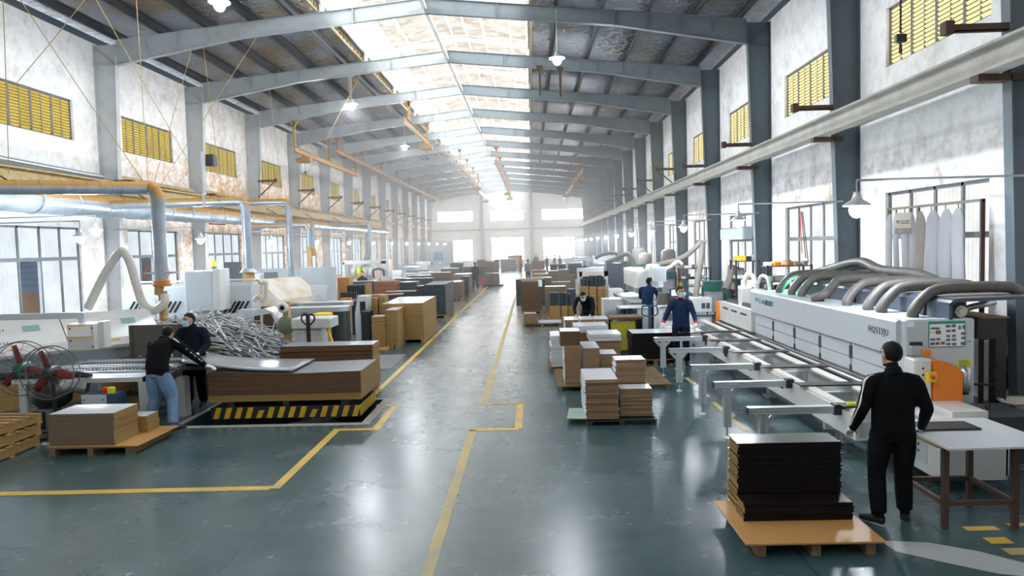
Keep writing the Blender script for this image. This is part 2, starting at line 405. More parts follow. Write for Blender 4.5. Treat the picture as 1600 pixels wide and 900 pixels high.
for k in bays:
    if k < -2: continue
    for sd in (-1, 1): upper_window(k, sd); lower_window(k, sd)

# columns, rafters
def column(k, side):
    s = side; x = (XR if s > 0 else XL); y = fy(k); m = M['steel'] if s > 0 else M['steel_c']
    b = MB(); wi0, wi1, zt = .40, .68, 9.2
    f = .10
    # outer flange, web, inner flange (leaning inwards as the column widens upwards)
    b.box((min(x, x-s*.02), y-f, 0), (max(x, x-s*.02), y+f, zt))
    b.add([(x-s*.02, y-.006, 0), (x-s*wi0, y-.006, 0), (x-s*wi1, y-.006, zt), (x-s*.02, y-.006, zt), (x-s*.02, y+.006, 0), (x-s*wi0, y+.006, 0), (x-s*wi1, y+.006, zt), (x-s*.02, y+.006, zt)],
          [(0,1,2,3),(4,7,6,5)])
    a, c = x-s*wi0, x-s*wi1
    b.add([(a, y-f, 0), (a, y+f, 0), (a-s*.02, y+f, 0), (a-s*.02, y-f, 0), (c, y-f, zt), (c, y+f, zt), (c-s*.02, y+f, zt), (c-s*.02, y-f, zt)],
          [(0,1,5,4),(1,2,6,5),(2,3,7,6),(3,0,4,7),(4,5,6,7)])
    b.box((min(x, x-s*.66), y-f, 8.55), (max(x, x-s*.66), y+f, 8.57))        # stiffener
    b.bar((x-s*.05, y-.05, 9.1), (x-s*.62, y-.05, 8.6), .012, .08, up=(0, 1, 0))
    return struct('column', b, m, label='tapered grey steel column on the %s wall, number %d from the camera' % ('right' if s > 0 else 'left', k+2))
def rafter(k, side):
    s = side; y = fy(k); f = .09
    xa = (XR-.70) if s > 0 else (XL+.70)
    xb = XC
    xk = XC + s*5.7
    top = lambda x: roof_z(x)-.02
    pts_t = [(xa, top(xa)), (xk, top(xk)), (xb, top(xb))]
    pts_b = [(xa, 8.56), (xk, top(xk)-.45), (xb, top(xb)-.45)]
    b = MB()
    prof = pts_t+pts_b[::-1]
    b.add([(p[0], y-.006, p[1]) for p in prof]+[(p[0], y+.006, p[1]) for p in prof], [(0,1,4,5),(1,2,3,4),(6,11,10,7),(7,10,9,8)])
    for line, dz in ((pts_t, -.016), (pts_b, .016)):
        for i in range(2):
            (ax, az), (bx, bz) = line[i], line[i+1]
            b.add([(ax,y-f,az),(bx,y-f,bz),(bx,y+f,bz),(ax,y+f,az),(ax,y-f,az+dz),(bx,y-f,bz+dz),(bx,y+f,bz+dz),(ax,y+f,az+dz)],
                  [(0,1,2,3),(4,7,6,5),(0,4,5,1),(3,2,6,7)])
    for xx in (xk, xb-s*-.02, XC+s*2.2):      # splice and stiffener plates
        zt = top(xx); b.box((xx-.012, y-f*.95, zt-.47 if xx != xb else zt-.5), (xx+.012, y+f*.95, zt+.02))
    for q in range(4):
        xx = xa + (xk-xa)*(.25+.25*q); zt = top(xx)
        b.bar((xx, y-.08, zt-.03), (xx-s*.0, y-.03, zt-.42), .012, .06, up=(0, 1, 0))
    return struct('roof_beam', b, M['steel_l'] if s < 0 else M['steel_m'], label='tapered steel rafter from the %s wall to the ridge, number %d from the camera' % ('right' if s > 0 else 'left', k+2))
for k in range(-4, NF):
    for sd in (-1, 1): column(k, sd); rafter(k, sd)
# ridge strut and purlins
MON = (-6.18, .06)
struct('purlin', MB().box((XC-.05, YB, 9.92), (XC+.05, YE, 10.02)), M['white_steel'], label='pale strut running along the ridge under the skylight')
def zpurlin(x, m, z=None, h=.2, w=.07):
    z = roof_z(x) if z is None else z
    b = MB().box((x-.006, YB, z), (x+.006, YE, z+h)).box((x-w, YB, z), (x+.006, YE, z+.008)).box((x-.006, YB, z+h-.008), (x+w, YE, z+h))
    b.build('purlin', m, kind='structure', label='long roof purlin at %.1f metres from the ridge line' % abs(x-XC) + (' on the right slope' if x > XC else ' on the left slope'))
for x in (-12.55, -11.15, -9.75, -8.35, -7.05): zpurlin(x, M['purlin'], w=.10, h=.22)
for x in (.95, 2.35, 3.75, 5.15, 6.5): zpurlin(x, M['purlin'], w=.10, h=.22)
# foil-lined roof slopes
def slope(name, xa, xb, m, n=24):
    b = MB()
    za, zb = roof_z(xa)+.23, roof_z(xb)+.23
    b.add([(xa, YB, za), (xb, YB, zb), (xb, YE, zb), (xa, YE, za)], [(0, 1, 2, 3)])
    b.add([(xa, YB, za+.08), (xb, YB, zb+.08), (xb, YE, zb+.08), (xa, YE, za+.08)], [(3, 2, 1, 0)])
    return struct(name, b, m)
slope('ceiling', XL-.35, MON[0], M['foil']); slope('ceiling', MON[1], XR+.35, M['foil_r'])
# eave closure strips
struct('trim_1', MB().box((XL-.3, YB, 9.25), (XL+.02, YE, 9.45)), M['steel']); struct('trim_2', MB().box((XR-.02, YB, 9.25), (XR+.3, YE, 9.45)), M['steel'])

# ridge monitor: raised translucent roof on posts, open-glazed left side
ZE, ZA = 11.95, 12.32
sky = bpy.data.objects.new('window_%d' % (win_n+1), None); COL.objects.link(sky); sky['kind'] = 'structure'; win_n += 1
sky['label'] = 'raised ridge skylight of pale translucent sheets running the whole length of the hall'
nb = 17
for i in range(nb):
    ya, yb = YB+i*(YE-YB)/nb, YB+(i+1)*(YE-YB)/nb
    for xa, za, xb, zb in ((MON[0]-.2, ZE+.18, XC, ZA+.2), (XC, ZA+.2, MON[1]+.2, ZE+.18)):
        MB().add([(xa,ya,za),(xb,ya,zb),(xb,yb-.03,zb),(xa,yb-.03,za)], [(0,1,2,3)]).build('pane', M['skysheet'], sky)
    for x in MON:
        x2 = x + (-.12 if x < XC else .12)
        MB().box((x2-.004, ya, 10.25), (x2+.004, yb-.04, ZE+.1)).build('pane', M['clear'], sky)
for k in range(-3, NF):
    y = fy(k); b = MB()
    for x in MON: b.box((x-.06, y-.08, roof_z(x)-.02), (x+.06, y+.08, ZE+.05))
    b.build('post', M['white_steel'], sky)
    b = MB()
    for xa, za, xb, zb in ((MON[0], ZE-.02, XC, ZA), (XC, ZA, MON[1], ZE-.02)): b.bar((xa, y, za), (xb, y, zb), .12, .16)
    b.build('rafter', M['white_steel'], sky)
for x in (-5.4, -4.2, -3.35, -2.7, -1.9, -.7):
    z = ZA+.1-abs(x-XC)*.12
    MB().box((x-.035, YB, z), (x+.035, YE, z+.08)).build('purlin', M['white_steel'], sky)
b = MB()
for x in MON: b.box((x-.05, YB, ZE), (x+.05, YE, ZE+.14))
b.build('eave_beam', M['white_steel'], sky)
M['gold'] = mat('dusty_ochre_steel', (.42, .29, .10), .6, col2=(.62, .55, .4), scale=6)
for x, sg in ((MON[0]-.14, -1), (MON[1]+.12, 1)):
    b = MB().box((x-.03, YB, 9.95), (x+.03, YE, 10.0)).box((x-.03, YB, 10.3), (x+.03, YE, 10.35))
    y = YB
    while y < YE:
        b.bar((x, y, 9.98), (x, y+.25, 10.32), .02, .02); b.bar((x, y+.25, 10.32), (x, y+.5, 9.98), .02, .02); y += .5
    struct('trim_%d' % (3 if sg < 0 else 4), b, M['gold'], label='ochre lattice girder along the %s edge of the ridge skylight' % ('left' if sg < 0 else 'right'))

# far gable wall
M['gable'] = mat('gable_whitewash', (.90, .89, .87), .85, col2=(.74, .71, .65), scale=.5, amt=.6)
FH = [(-11.9, -7.45, 5.95, 7.35), (-5.1, -.9, 5.95, 7.37), (1.5, 6.8, 5.9, 7.3), (-9.9, -7.5, 0.9, 3.66), (-5.1, -.9, .9, 3.86), (1.55, 5.6, .9, 3.7)]
def gable(name, y, t, holes, m):
    xs = sorted({XL-.3, XR+.3, *[h[0] for h in holes], *[h[1] for h in holes]}); zs = sorted({0, 12.6, *[h[2] for h in holes], *[h[3] for h in holes]}); b = MB()
    for i in range(len(xs)-1):
        for j in range(len(zs)-1):
            xc, zc = (xs[i]+xs[i+1])/2, (zs[j]+zs[j+1])/2
            if not any(h[0] < xc < h[1] and h[2] < zc < h[3] for h in holes):
                b.box((xs[i], min(y, y+t), zs[j]), (xs[i+1], max(y, y+t), zs[j+1]))
    return struct(name, b, m)
gable('wall_back', YE, .25, FH, M['gable'])
gable('wall_front', YB, -.25, [], M['gable'])
for h in FH:
    win_n += 1
    w = bpy.data.objects.new('window_%d' % win_n, None); COL.objects.link(w); w['kind'] = 'structure'
    w['label'] = 'dazzling %s window in the far gable wall, spanning %.1f to %.1f metres across' % ('high strip' if h[2] > 5 else 'low', h[0], h[1])
    n = 4; st = (h[1]-h[0])/n; zt = h[2]+(h[3]-h[2])*.62
    f = MB()
    for i in range(n+1):
        if h[2] < 5: f.box((h[0]+i*st-.05, YE+.02, h[2]), (h[0]+i*st+.05, YE+.1, zt))
    f.box((h[0], YE+.02, h[2]), (h[1], YE+.1, h[2]+.06)).box((h[0], YE+.02, h[3]-.06), (h[1], YE+.1, h[3]))
    if h[2] < 5: f.box((h[0], YE+.02, zt-.05), (h[1], YE+.1, zt+.05))
    f.build('frame', M['frame'], w)
    for i in range(n): MB().box((h[0]+i*st+.05, YE+.11, h[2]), (h[0]+(i+1)*st-.05, YE+.13, h[3])).build('pane', M['pane_far'], w)
for x in (-6.2, .1):
    struct('column', MB().box((x-.14, YE-.3, 0), (x+.14, YE, roof_z(x)-.02)).box((x-.2, YE-.34, 0), (x+.2, YE-.3, roof_z(x)-.02)), M['steel_l'], label='wind column against the far gable wall, %s of the two' % ('left' if x < -3 else 'right'))
struct('trim_5', MB().box((XL, YE-.2, 4.8), (XR, YE, 4.95)), M['steel_l'], label='grey girt across the far gable wall')

# wood dust hanging in the air of the far half of the hall
hz = bpy.data.materials.new('dust_haze'); hz.use_nodes = True; hn = hz.node_tree; hn.nodes.remove(hn.nodes['Principled BSDF'])
vs_ = hn.nodes.new('ShaderNodeVolumeScatter'); vs_.inputs['Density'].default_value = HAZE; vs_.inputs['Anisotropy'].default_value = .2; vs_.inputs['Color'].default_value = (1, 1, 1, 1)
hn.links.new(vs_.outputs[0], hn.nodes['Material Output'].inputs['Volume'])
o = MB().box((XL+.75, 26., .02), (XR-.75, YE-.4, 8.5)).build('haze', hz, kind='stuff'); tag(o, 'pale wood dust haze hanging in the far half of the hall', 'haze')

# ------------------------------------------------------------------ more materials
M['chip'] = mat('particle_board_edge', (.27, .165, .08), .8, col2=(.19, .115, .055), scale=60, stretch=(1, 1, 2.5), bump=.2)
M['chip_y'] = mat('particle_board_edge_yellow', (.33, .205, .07), .8, col2=(.24, .14, .045), scale=60, stretch=(1, 1, 2.5), bump=.2)
M['chip_g'] = mat('particle_board_edge_grey', (.19, .14, .088), .8, col2=(.135, .10, .062), scale=50, stretch=(1, 1, 2.5))
M['mdf'] = mat('brown_board_edge', (.125, .066, .030), .75, col2=(.09, .047, .02), scale=50, stretch=(.3, 1, 3))
M['white_lam'] = mat('white_laminate', (.60, .63, .67), .22)
M['grey_lam'] = mat('grey_laminate', (.25, .27, .30), .25)
M['dark_lam'] = mat('dark_walnut_laminate', (.011, .007, .007), .25, col2=(.018, .010, .009), scale=3, stretch=(1, 14, 14))
M['slate_lam'] = mat('slate_laminate', (.032, .046, .058), .4, spec=.3)
M['slate_l'] = mat('slate_laminate_pale', (.10, .115, .125), .4)
M['tan_sheet'] = mat('tan_hardboard', (.47, .25, .08), .45, col2=(.5, .28, .1), scale=1.5)
M['pale_wood'] = mat('pallet_wood', (.20, .135, .07), .75, col2=(.12, .08, .04), scale=3, stretch=(8, 1, 8))
M['old_wood'] = mat('old_pallet_wood', (.36, .22, .08), .75, col2=(.2, .12, .05), scale=3, stretch=(1, 8, 8))
M['machine'] = mat('machine_white_paint', (.52, .57, .61), .32)
M['machine_w'] = mat('machine_bright_white', (.66, .68, .69), .3, col2=(.56, .54, .49), scale=2, amt=.5)
M['machine_dusty'] = mat('dusty_machine_white', (.60, .58, .53), .5, col2=(.45, .34, .2), scale=2.5, amt=.7)
M['bluegrey'] = mat('bluegrey_sheet_metal', (.055, .07, .105), .35)
M['greytop'] = mat('dusty_grey_top', (.15, .14, .135), .55)
M['hose'] = mat('grey_spiral_hose', (.095, .092, .09), .5, col2=(.16, .14, .125), scale=8)
M['hose_clear'] = mat('milky_hose', (.60, .60, .57), .35, col2=(.5, .45, .36), scale=3)
M['alu'] = mat('aluminium', (.66, .70, .74), .3, .6)
M['orange'] = mat('orange_cover', (.80, .21, .015), .4)
M['yellow'] = mat('yellow_paint', (.75, .50, .02), .5)
M['darkmetal'] = mat('dark_machine_metal', (.02, .026, .033), .45)
M['green_c'] = mat('green_drum', (.01, .11, .09), .5)
M['bag'] = mat('filter_bag_cloth', (.24, .22, .20), .9, col2=(.18, .165, .15), scale=3, bump=.3)
M['bag_w'] = mat('pale_filter_bag', (.33, .34, .37), .85, col2=(.24, .24, .25), scale=2.2, bump=.2, stretch=(1, 1, .35))
M['card'] = mat('cardboard', (.36, .22, .12), .8)
M['red'] = mat('red_plastic', (.6, .03, .02), .4)
M['blue'] = mat('blue_plastic', (.05, .25, .5), .4)
M['paper'] = mat('paper', (.85, .86, .88), .6)
M['teal'] = mat('teal_print', (.02, .33, .25), .5)
M['navy'] = mat('navy_print', (.03, .07, .12), .5)
M['photo'] = mat('printed_photo', (.08, .1, .12), .5, col2=(.3, .3, .3), scale=30)
M['lime'] = mat('lime_label', (.65, .68, .02), .5)
M['ygreen'] = mat('yellow_green_sheet', (.42, .38, .03), .6, col2=(.28, .26, .03), scale=4)
M['ptfe'] = mat('smoke_glass', (.06, .06, .06), .15)
M['wood_o'] = mat('ochre_cabinet', (.50, .24, .05), .5, col2=(.38, .17, .04), scale=2)
M['redbrown'] = mat('red_brown_board', (.22, .075, .03), .5)

STACK_N = 0
ORD = 'first second third fourth fifth sixth seventh eighth ninth tenth eleventh twelfth thirteenth fourteenth fifteenth sixteenth seventeenth eighteenth nineteenth twentieth'.split()+['twenty-'+q for q in 'first second third fourth fifth sixth seventh eighth ninth'.split()]+['thirtieth']+['thirty-'+q for q in 'first second third fourth fifth sixth seventh eighth ninth'.split()]
def board_mesh(w, d, h, mt, mf, ms, name='board'):
    """one board; materials: broad faces, front/back edge, side edge"""
    b = MB(); x, y = w/2, d/2
    vs = [(-x,-y,0),(x,-y,0),(x,y,0),(-x,y,0),(-x,-y,h),(x,-y,h),(x,y,h),(-x,y,h)]
    b.add(vs, [(0,3,2,1),(4,5,6,7)], 0); b.add(vs, [(0,1,5,4),(2,3,7,6)], 1); b.add(vs, [(1,2,6,5),(3,0,4,7)], 2)
    return b.mesh(name, [mt, mf, ms])
def stack(label, cx, cy, z0, w, d, h, t, mats, group=None, things=False, jit=.006, rz=0., skew=(0, 0), seed=None, cat='stack', name='board_stack', board_label=None):
    """boards piled flat: either a thing whose parts are boards, or (things=True) every board its own thing"""
    global STACK_N; STACK_N += 1
    rd = random.Random(seed if seed is not None else STACK_N)
    n = max(1, round(h/t)); t = h/n
    me = board_mesh(w, d, t-max(.0015, t*.07), *mats)
    inner = mats[1] if mats[0] is M['white_lam'] and mats[2] is not M['white_lam'] else mats[2] if mats[0] in (M['slate_l'], M['grey_lam']) else None
    me_in = board_mesh(w, d, t-max(.0015, t*.07), inner, mats[1], mats[2]) if inner else me
    root = None if things else thing(name, label, cat, (cx, cy, z0), rz, group, world=False)
    for i in range(n):
        j = (rd.uniform(-jit, jit), rd.uniform(-jit, jit)); s = i/max(1, n-1)
        p = (j[0]+skew[0]*s, j[1]+skew[1]*s, i*t)
        if things:
            c, sn = math.cos(rz), math.sin(rz)
            ordn = ORD[n-1-i] if n-1-i < len(ORD) else '%dth' % (n-i)
            link('board', me if i == n-1 else me_in, None, loc=(cx+p[0]*c-p[1]*sn, cy+p[0]*sn+p[1]*c, z0+p[2]), rz=rz+rd.uniform(-.004, .004), label=('topmost' if i == n-1 else 'bottom' if i == 0 else ordn+' from the top')+' '+(board_label or label), cat='board', group=group)
        else:
            link('board', me if i == n-1 else me_in, root, loc=p, rz=rd.uniform(-.004, .004))
    return root
def pstack(label, pl, pr, yt, depth, zb=.13, t=.04, mats=None, **kw):
    """stack located by its front lower corners as seen in the photo (left point, right x) and its front top height"""
    P = G(pl[0], pl[1], zb); Q = AY(pr, pl[1], P.y); T = AY(pl[0], yt, P.y)
    w = Q.x-P.x; h = T.z-zb
    return stack(label, (P.x+Q.x)/2, P.y+depth/2, zb, w, depth, h, t, mats, **kw), P, w, h
def pallet(label, cx, cy, w, d, h=.12, z=0., m=None, rz=0., sheet=None):
    """timber pallet: deck boards on three bearers"""
    m = m or M['pale_wood']; t = thing('pallet', label, 'pallet', (cx, cy, z), rz, None, world=False)
    for s in (-1, 0, 1): link('bearer', MB().box((s*(w/2-.05)-.04, -d/2, .0), (s*(w/2-.05)+.04, d/2, h-.022)).mesh('bearer', m), t)
    n = max(4, int(d/.16)); me = MB().box((-w/2, -.05, h-.022), (w/2, .05, h)).mesh('deck_board', m)
    for i in range(n): link('deck_board', me, t, loc=(0, -d/2+.05+i*(d-.1)/(n-1), 0))
    return t
def sheet(name, label, cat, cx, cy, z, w, d, t, m, rz=0., group=None):
    b = MB().bbox((-w/2, -d/2, 0), (w/2, d/2, t), .004)
    return link(name, b.mesh(name, m), None, loc=(cx, cy, z), rz=rz, label=label, cat=cat, group=group)
def text_mesh(txt, size, extrude=.002, bold=False):
    c = bpy.data.curves.new('lettering', 'FONT'); c.body = txt; c.size = size; c.extrude = extrude; c.resolution_u = 2; c.space_character = 1.18
    if bold: c.offset = size*.02
    o = bpy.data.objects.new('lettering', c); COL.objects.link(o)
    bpy.context.view_layer.update(); dg = bpy.context.evaluated_depsgraph_get()
    me = bpy.data.meshes.new_from_object(o.evaluated_get(dg)); bpy.data.objects.remove(o); me.name = 'lettering'
    return me
def lettering(txt, size, m, loc, rot, parent, name='lettering', sx=1., bold=False):
    me = text_mesh(txt, size, bold=bold); me.materials.clear(); me.materials.append(m)
    o = bpy.data.objects.new(name, me); COL.objects.link(o)
    mw = Matrix.Translation(Vector(loc)) @ rot.to_4x4() @ Matrix.Diagonal((sx, 1, 1, 1))
    o.parent = parent; o.matrix_basis = (PINV.get(parent.name) or Matrix()) @ mw
    return o
ROT_CAM = Matrix(((1,0,0),(0,0,-1),(0,1,0)))            # text facing -Y
ROT_AISLE_R = Matrix(((0,0,-1),(-1,0,0),(0,1,0)))       # text on a face that looks to -X
def hose_tube(name, pts, r, m, parent=None, n=10, ribs=.0, **kw):
    """smooth flexible hose through points"""
    P = [Vector(p) for p in pts]; out = []
    Q = [P[0]*2-P[1]]+P+[P[-1]*2-P[-2]]
    seg = kw.pop('seg', 8)
    for i in range(1, len(Q)-2):
        for k in range(seg):
            t = k/seg; a, b_, c, d = Q[i-1], Q[i], Q[i+1], Q[i+2]
            out.append(.5*((2*b_)+(c-a)*t+(2*a-5*b_+4*c-d)*t*t+(3*b_-a-3*c+d)*t**3))
    out.append(P[-1])
    rs = [r*(1+ribs*(i % 2)) for i in range(len(out))]
    return MB().tube(out, rs, n).build(name, m, parent, **kw)

# ------------------------------------------------------------------ floor paint
def paint(name, quad, m, label): return struct(name, MB().add([(x, y, .003) for x, y in quad], [(0, 1, 2, 3)]), m, label=label)
def rect(x0, y0, x1, y1): return [(x0, y0), (x1, y0), (x1, y1), (x0, y1)]
lw = .055
paint('floor_marking', rect(-3.0-lw, 8.2, -3.0+lw, 10.85), M['yellow_line'], 'yellow floor line running up to the lift pit')
paint('floor_marking', rect(-3.0-lw, 13.35, -3.0+lw, 70), M['yellow_line'], 'long yellow floor line along the left edge of the aisle')
a = G(0, 768); paint('floor_marking', [(a.x-3, a.y-.2), (-3.0-lw, 8.16), (-3.0-lw, 8.30), (a.x-3, a.y-.06)], M['yellow_line'], 'yellow floor line crossing in front of the left workers')
paint('floor_marking', rect(-3.0-lw, 10.83, -2.36, 10.95), M['yellow_line'], 'short yellow line in front of the lift pit')
paint('floor_marking', rect(-2.47, 10.95, -2.36, 12.55), M['yellow_line'], 'yellow line beside the lift pit')
paint('floor_marking', rect(-2.75, 12.5, -2.36, 12.62), M['yellow_line'], 'short yellow line behind the lift pit')
paint('floor_marking', rect(-.93-lw, 2.5, -.93+lw, 10.72), M['yellow_line_r'], 'worn yellow floor line along the right of the aisle, nearest length')
paint('floor_marking', rect(-.93-lw, 10.66, -.25, 10.78), M['yellow_line'], 'short yellow line stepping right, near end of the jog')
paint('floor_marking', rect(-.31, 10.78, -.2, 12.52), M['yellow_line'], 'yellow line of the jog beside the white board stacks')
paint('floor_marking', rect(-.93-lw, 12.47, -.2, 12.58), M['yellow_line'], 'short yellow line stepping back, far end of the jog')
paint('floor_marking', rect(-.88-lw, 12.58, -.88+lw, 70), M['yellow_line_r'], 'long worn yellow line along the right edge of the aisle')
for (px, py, w, h) in ((1533, 826, .3, .1), (1560, 845, .2, .14), (1590, 862, .2, .14), (1595, 820, .25, .08)):
    q = G(px, py); paint('floor_marking', rect(q.x-w/2, q.y-h/2, q.x+w/2, q.y+h/2), M['yellow_line'], 'worn yellow dash by the steel table')
for i in range(8):
    y = 9.2+i*1.15; paint('floor_marking', rect(2.95-.04+(y-9)*.012, y, 2.95+.04+(y-9)*.012, y+.75), M['yellow_line_r'], 'faint yellow dash under the aluminium bars')
M['pit_rim'] = mat('pit_rim_concrete', (.36, .34, .33), .8, col2=(.24, .22, .2), scale=5)
x0, x1, y0, y1 = PIT
struct('trim_6', MB().box((x0-.1, y0-.14, 0), (x1+.14, y0, .006)).box((x0-.1, y1, 0), (x1+.14, y1+.1, .006)).box((x1, y0, 0), (x1+.14, y1, .006)).box((x0-.1, y0, 0), (x0, y1, .006)), M['pit_rim'], label='bare concrete rim around the lift pit')
M['scuff'] = mat('bare_floor_patch', (.40, .42, .43), .6, col2=(.27, .31, .31), scale=3)
pts = [(1375, 845), (1450, 848), (1530, 862), (1600, 880), (1640, 905), (1560, 897), (1470, 878), (1400, 862)]
struct('floor_marking', MB().add([tuple(G(*p)+Vector((0, 0, .003))) for p in pts], [(0,7,6,1),(1,6,5,2),(2,5,4,3)]), M['scuff'], label='pale worn streak on the floor before the dark stack')

# ------------------------------------------------------------------ lamps
M['bulb'] = mat('lit_lamp', (1, 1, 1), .4, emit=((.86, .93, 1.0), 60.))
M['shade'] = mat('lamp_shade', (.55, .57, .6), .4, .3)
def lamp(label, p, group, r=.17, watts=LAMP_W, top=None, arm=None, tilt=0):
    t = thing('pendant_lamp', label, 'lamp', p, 0, group, world=False)
    MB().lathe((0, 0, 0), [(r, 0), (r*.92, .03), (r*.4, .09), (r*.26, .16), (r*.22, .2), (0, .2)], 18).build('shade', M['shade'], t)
    MB().ball((0, 0, -.05), r*.55, 12, sc=(1, 1, 1.15)).build('bulb', M['bulb'], t)
    if top: MB().cyl((0, 0, .18), (0, 0, top-p[2]), .012, n=6).build('stem', M['steel_l'], t)
    if arm is not None:
        MB().cyl((0, 0, .18), (0, 0, .36), .012, n=6).cyl((0, 0, .36), (arm-p[0], 0, .36), .018, n=6).build('arm', M['steel_l'], t)
    l = bpy.data.lights.new('lamp_light', 'POINT'); l.energy = watts; l.color = (.86, .93, 1.0); l.shadow_soft_size = .09
    lo = bpy.data.objects.new('lamp_light', l); COL.objects.link(lo); lo.parent = t; lo.location = (0, 0, -.24)
    return t
for k in range(-1, 12):
    y = fy(k)-.15
    lamp('lit shaded lamp on an arm from the right wall, %s' % ('nearest, above the hanging bags' if k < 0 else 'the '+ORD[k+1]+' down the row'), (4.62+.02*k, y, 3.13), 'lamps along the right wall', arm=XR-.4, r=.19 if k < 0 else .17)
for k in range(0, 12):
    y = fy(k)-.15
    lamp('lit shaded lamp on an arm from the left wall, %s' % ('nearest, before the tall window' if k < 1 else 'the '+ORD[k]+' down the row'), (-10.25+.05*k, y, 3.17), 'lamps along the left wall', arm=XL+.4)
p = AY(150, 360, 17.6); lamp('glaring bare lamp turned to the camera beside the first left column', p, 'lamps along the left wall', r=.16, watts=LAMP_W*1.5, arm=XL+.3)
for k, x, lb in ((0, -6.85, 'brightest high lamp under the near left roof'), (2, -6.8, 'high lamp under the left roof, second from the camera'), (4, -6.8, 'high lamp under the left roof, third from the camera'), (1, .93, 'high lamp hanging under the right roof slope')):
    lamp(lb, (x, fy(k), 8.33), 'high bay lamps under the roof', r=.24, watts=LAMP_W*3, top=roof_z(x)-.1)

# ------------------------------------------------------------------ crane rails, wall pipes, brackets
b = MB().box((6.42, YB, 4.94), (6.46, YE, 5.3)).box((6.3, YB, 5.26), (6.58, YE, 5.3)).box((6.3, YB, 4.92), (6.58, YE, 4.96)); struct('trim_7', b, M['concrete'], label='crane beam in front of the right columns')
b = MB().box((-12.62, YB, 4.6), (-12.58, 62, 4.95)).box((-12.72, YB, 4.92), (-12.48, 62, 4.96)).box((-12.72, YB, 4.58), (-12.48, 62, 4.62)); struct('trim_8', b, M['gold'], label='ochre crane beam in front of the left columns')
for k in range(-2, 13):
    struct('pipe', MB().cyl((7.05, fy(k)+.35, 5.16), (7.05, fy(k)+5.6, 5.12), .075, n=10), M['galv'], label='grey pipe length on the right wall, bay %d' % (k+2))
    struct('pipe', MB().cyl((-13.02, fy(k)+.35, 5.2), (-13.02, fy(k)+5.6, 5.12), .085, n=10), M['gold'] if k > 0 else M['galv'], label='dusty pipe length on the left wall, bay %d' % (k+2))
    for s in (1, -1):
        if s < 0 and k < 3: 
            struct('bracket', MB().box((-12.85, fy(k)-.12, 5.0), (-12.3, fy(k)+.12, 5.06)).box((-12.62, fy(k)-.05, 4.96), (-12.54, fy(k)+.05, 5.06)), M['rust'], label='rusty bracket on a left column, bay %d' % (k+2)); continue
        z = 5.52 if s > 0 and k < 3 else 6.02
        xa = 6.75 if s > 0 else -12.8
        bb = MB().box((min(xa, xa-s*.85), fy(k)-.08, z), (max(xa, xa-s*.85), fy(k)-.06, z+.1)).box((min(xa, xa-s*.85), fy(k)-.08, z), (max(xa, xa-s*.85), fy(k)+.04, z+.012)).box((min(xa-s*.78, xa-s*.9), fy(k)-.1, z-.03), (max(xa-s*.78, xa-s*.9), fy(k)+.06, z+.15))
        if k >= 3: bb.bar((xa, fy(k)-.07, z-.7), (xa-s*.8, fy(k)-.07, z), .05, .05)
        struct('bracket', bb, M['rust'], label='rusty bracket arm on the %s column of bay %d' % ('right' if s > 0 else 'left', k+2))
        if s > 0: struct('bracket', MB().box((6.3, fy(k)-.1, 4.82), (6.95, fy(k)+.1, 4.92)), M['rust'], label='rusty seat under the right crane beam at bay %d' % (k+2))
# lamp-wall conduits on the right wall
for k in range(-1, 6):
    struct('pipe', MB().cyl((XR-.05, fy(k)+.6, .5), (XR-.05, fy(k)+.6, 4.9), .025, n=6), M['frame'], label='thin upright conduit on the right wall, bay %d' % (k+2))

# ------------------------------------------------------------------ hoist runways under the roof
M['hoist_y'] = mat('hoist_yellow', (.43, .23, .025), .5, col2=(.28, .14, .03), scale=3)
M['hoist_o'] = mat('hoist_orange', (.33, .14, .035), .55, col2=(.22, .09, .035), scale=3)
def runway(label, x, ya, yb, z, ks, m, hoists=(), zt=None):
    t = thing('hoist_runway', label, 'crane', (x, ya, z), 0, 'monorail hoists under the roof')
    MB().box((x-.07, ya, z-.11), (x+.07, yb, z-.09)).box((x-.07, ya, z+.11), (x+.07, yb, z+.13)).box((x-.012, ya, z-.09), (x+.012, yb, z+.11)).build('runway_beam', m, t)
    for k in ks:
        y = fy(k); zr = roof_z(x)-.42
        if abs(x-XC) > 5.7: zr = 8.6+.14*(9.6-abs(x-XC))
        h = MB().box((x-.05, y-.05, z+.13), (x+.05, y+.05, zr)).add([(x-.22, y-.05, zr), (x+.22, y-.05, zr), (x+.05, y-.05, zr-.28), (x-.05, y-.05, zr-.28), (x-.22, y+.05, zr), (x+.22, y+.05, zr), (x+.05, y+.05, zr-.28), (x-.05, y+.05, zr-.28)],
              [(0,3,2,1),(4,5,6,7),(0,4,7,3),(1,2,6,5)])
        h.build('hanger', m, t)
    for y in hoists:
        hb = MB().cyl((x-.25, y, z-.32), (x+.3, y, z-.32), .16, n=12).box((x-.12, y-.18, z-.3), (x+.12, y+.18, z-.1)).box((x-.42, y-.11, z-.42), (x-.25, y+.11, z-.22))
        g = hb.build('hoist', M['hoist_y'] if m is not M['rust'] else M['darkmetal'], t)
        MB().cyl((x, y, z-.48), (x, y, z-.85), .012, n=5).lathe((x, y, z-1.0), [(0, 0), (.05, .03), (.06, .09), (.03, .15), (0, .16)], 8).build('hook', M['rust'], g)
    return t
runway('yellow hoist runway nearest the left wall', -11., 34.7, 47.3, 7.5, (3, 4, 5), M['hoist_y'], (36.2,))
runway('long orange hoist runway high along the left slope', -10.5, 40.4, 90, 8.15, range(4, 13), M['hoist_o'], (70, 80))
runway('yellow hoist runway nearest the camera under the skylight', -5.55, 33.4, 41.6, 8.5, (3, 4), M['hoist_y'], (40.5,))
runway('yellow hoist runway left of the ridge beyond the near one', -4.9, 52.2, 72, 8.5, (6, 7, 8, 9), M['hoist_y'], (70,))
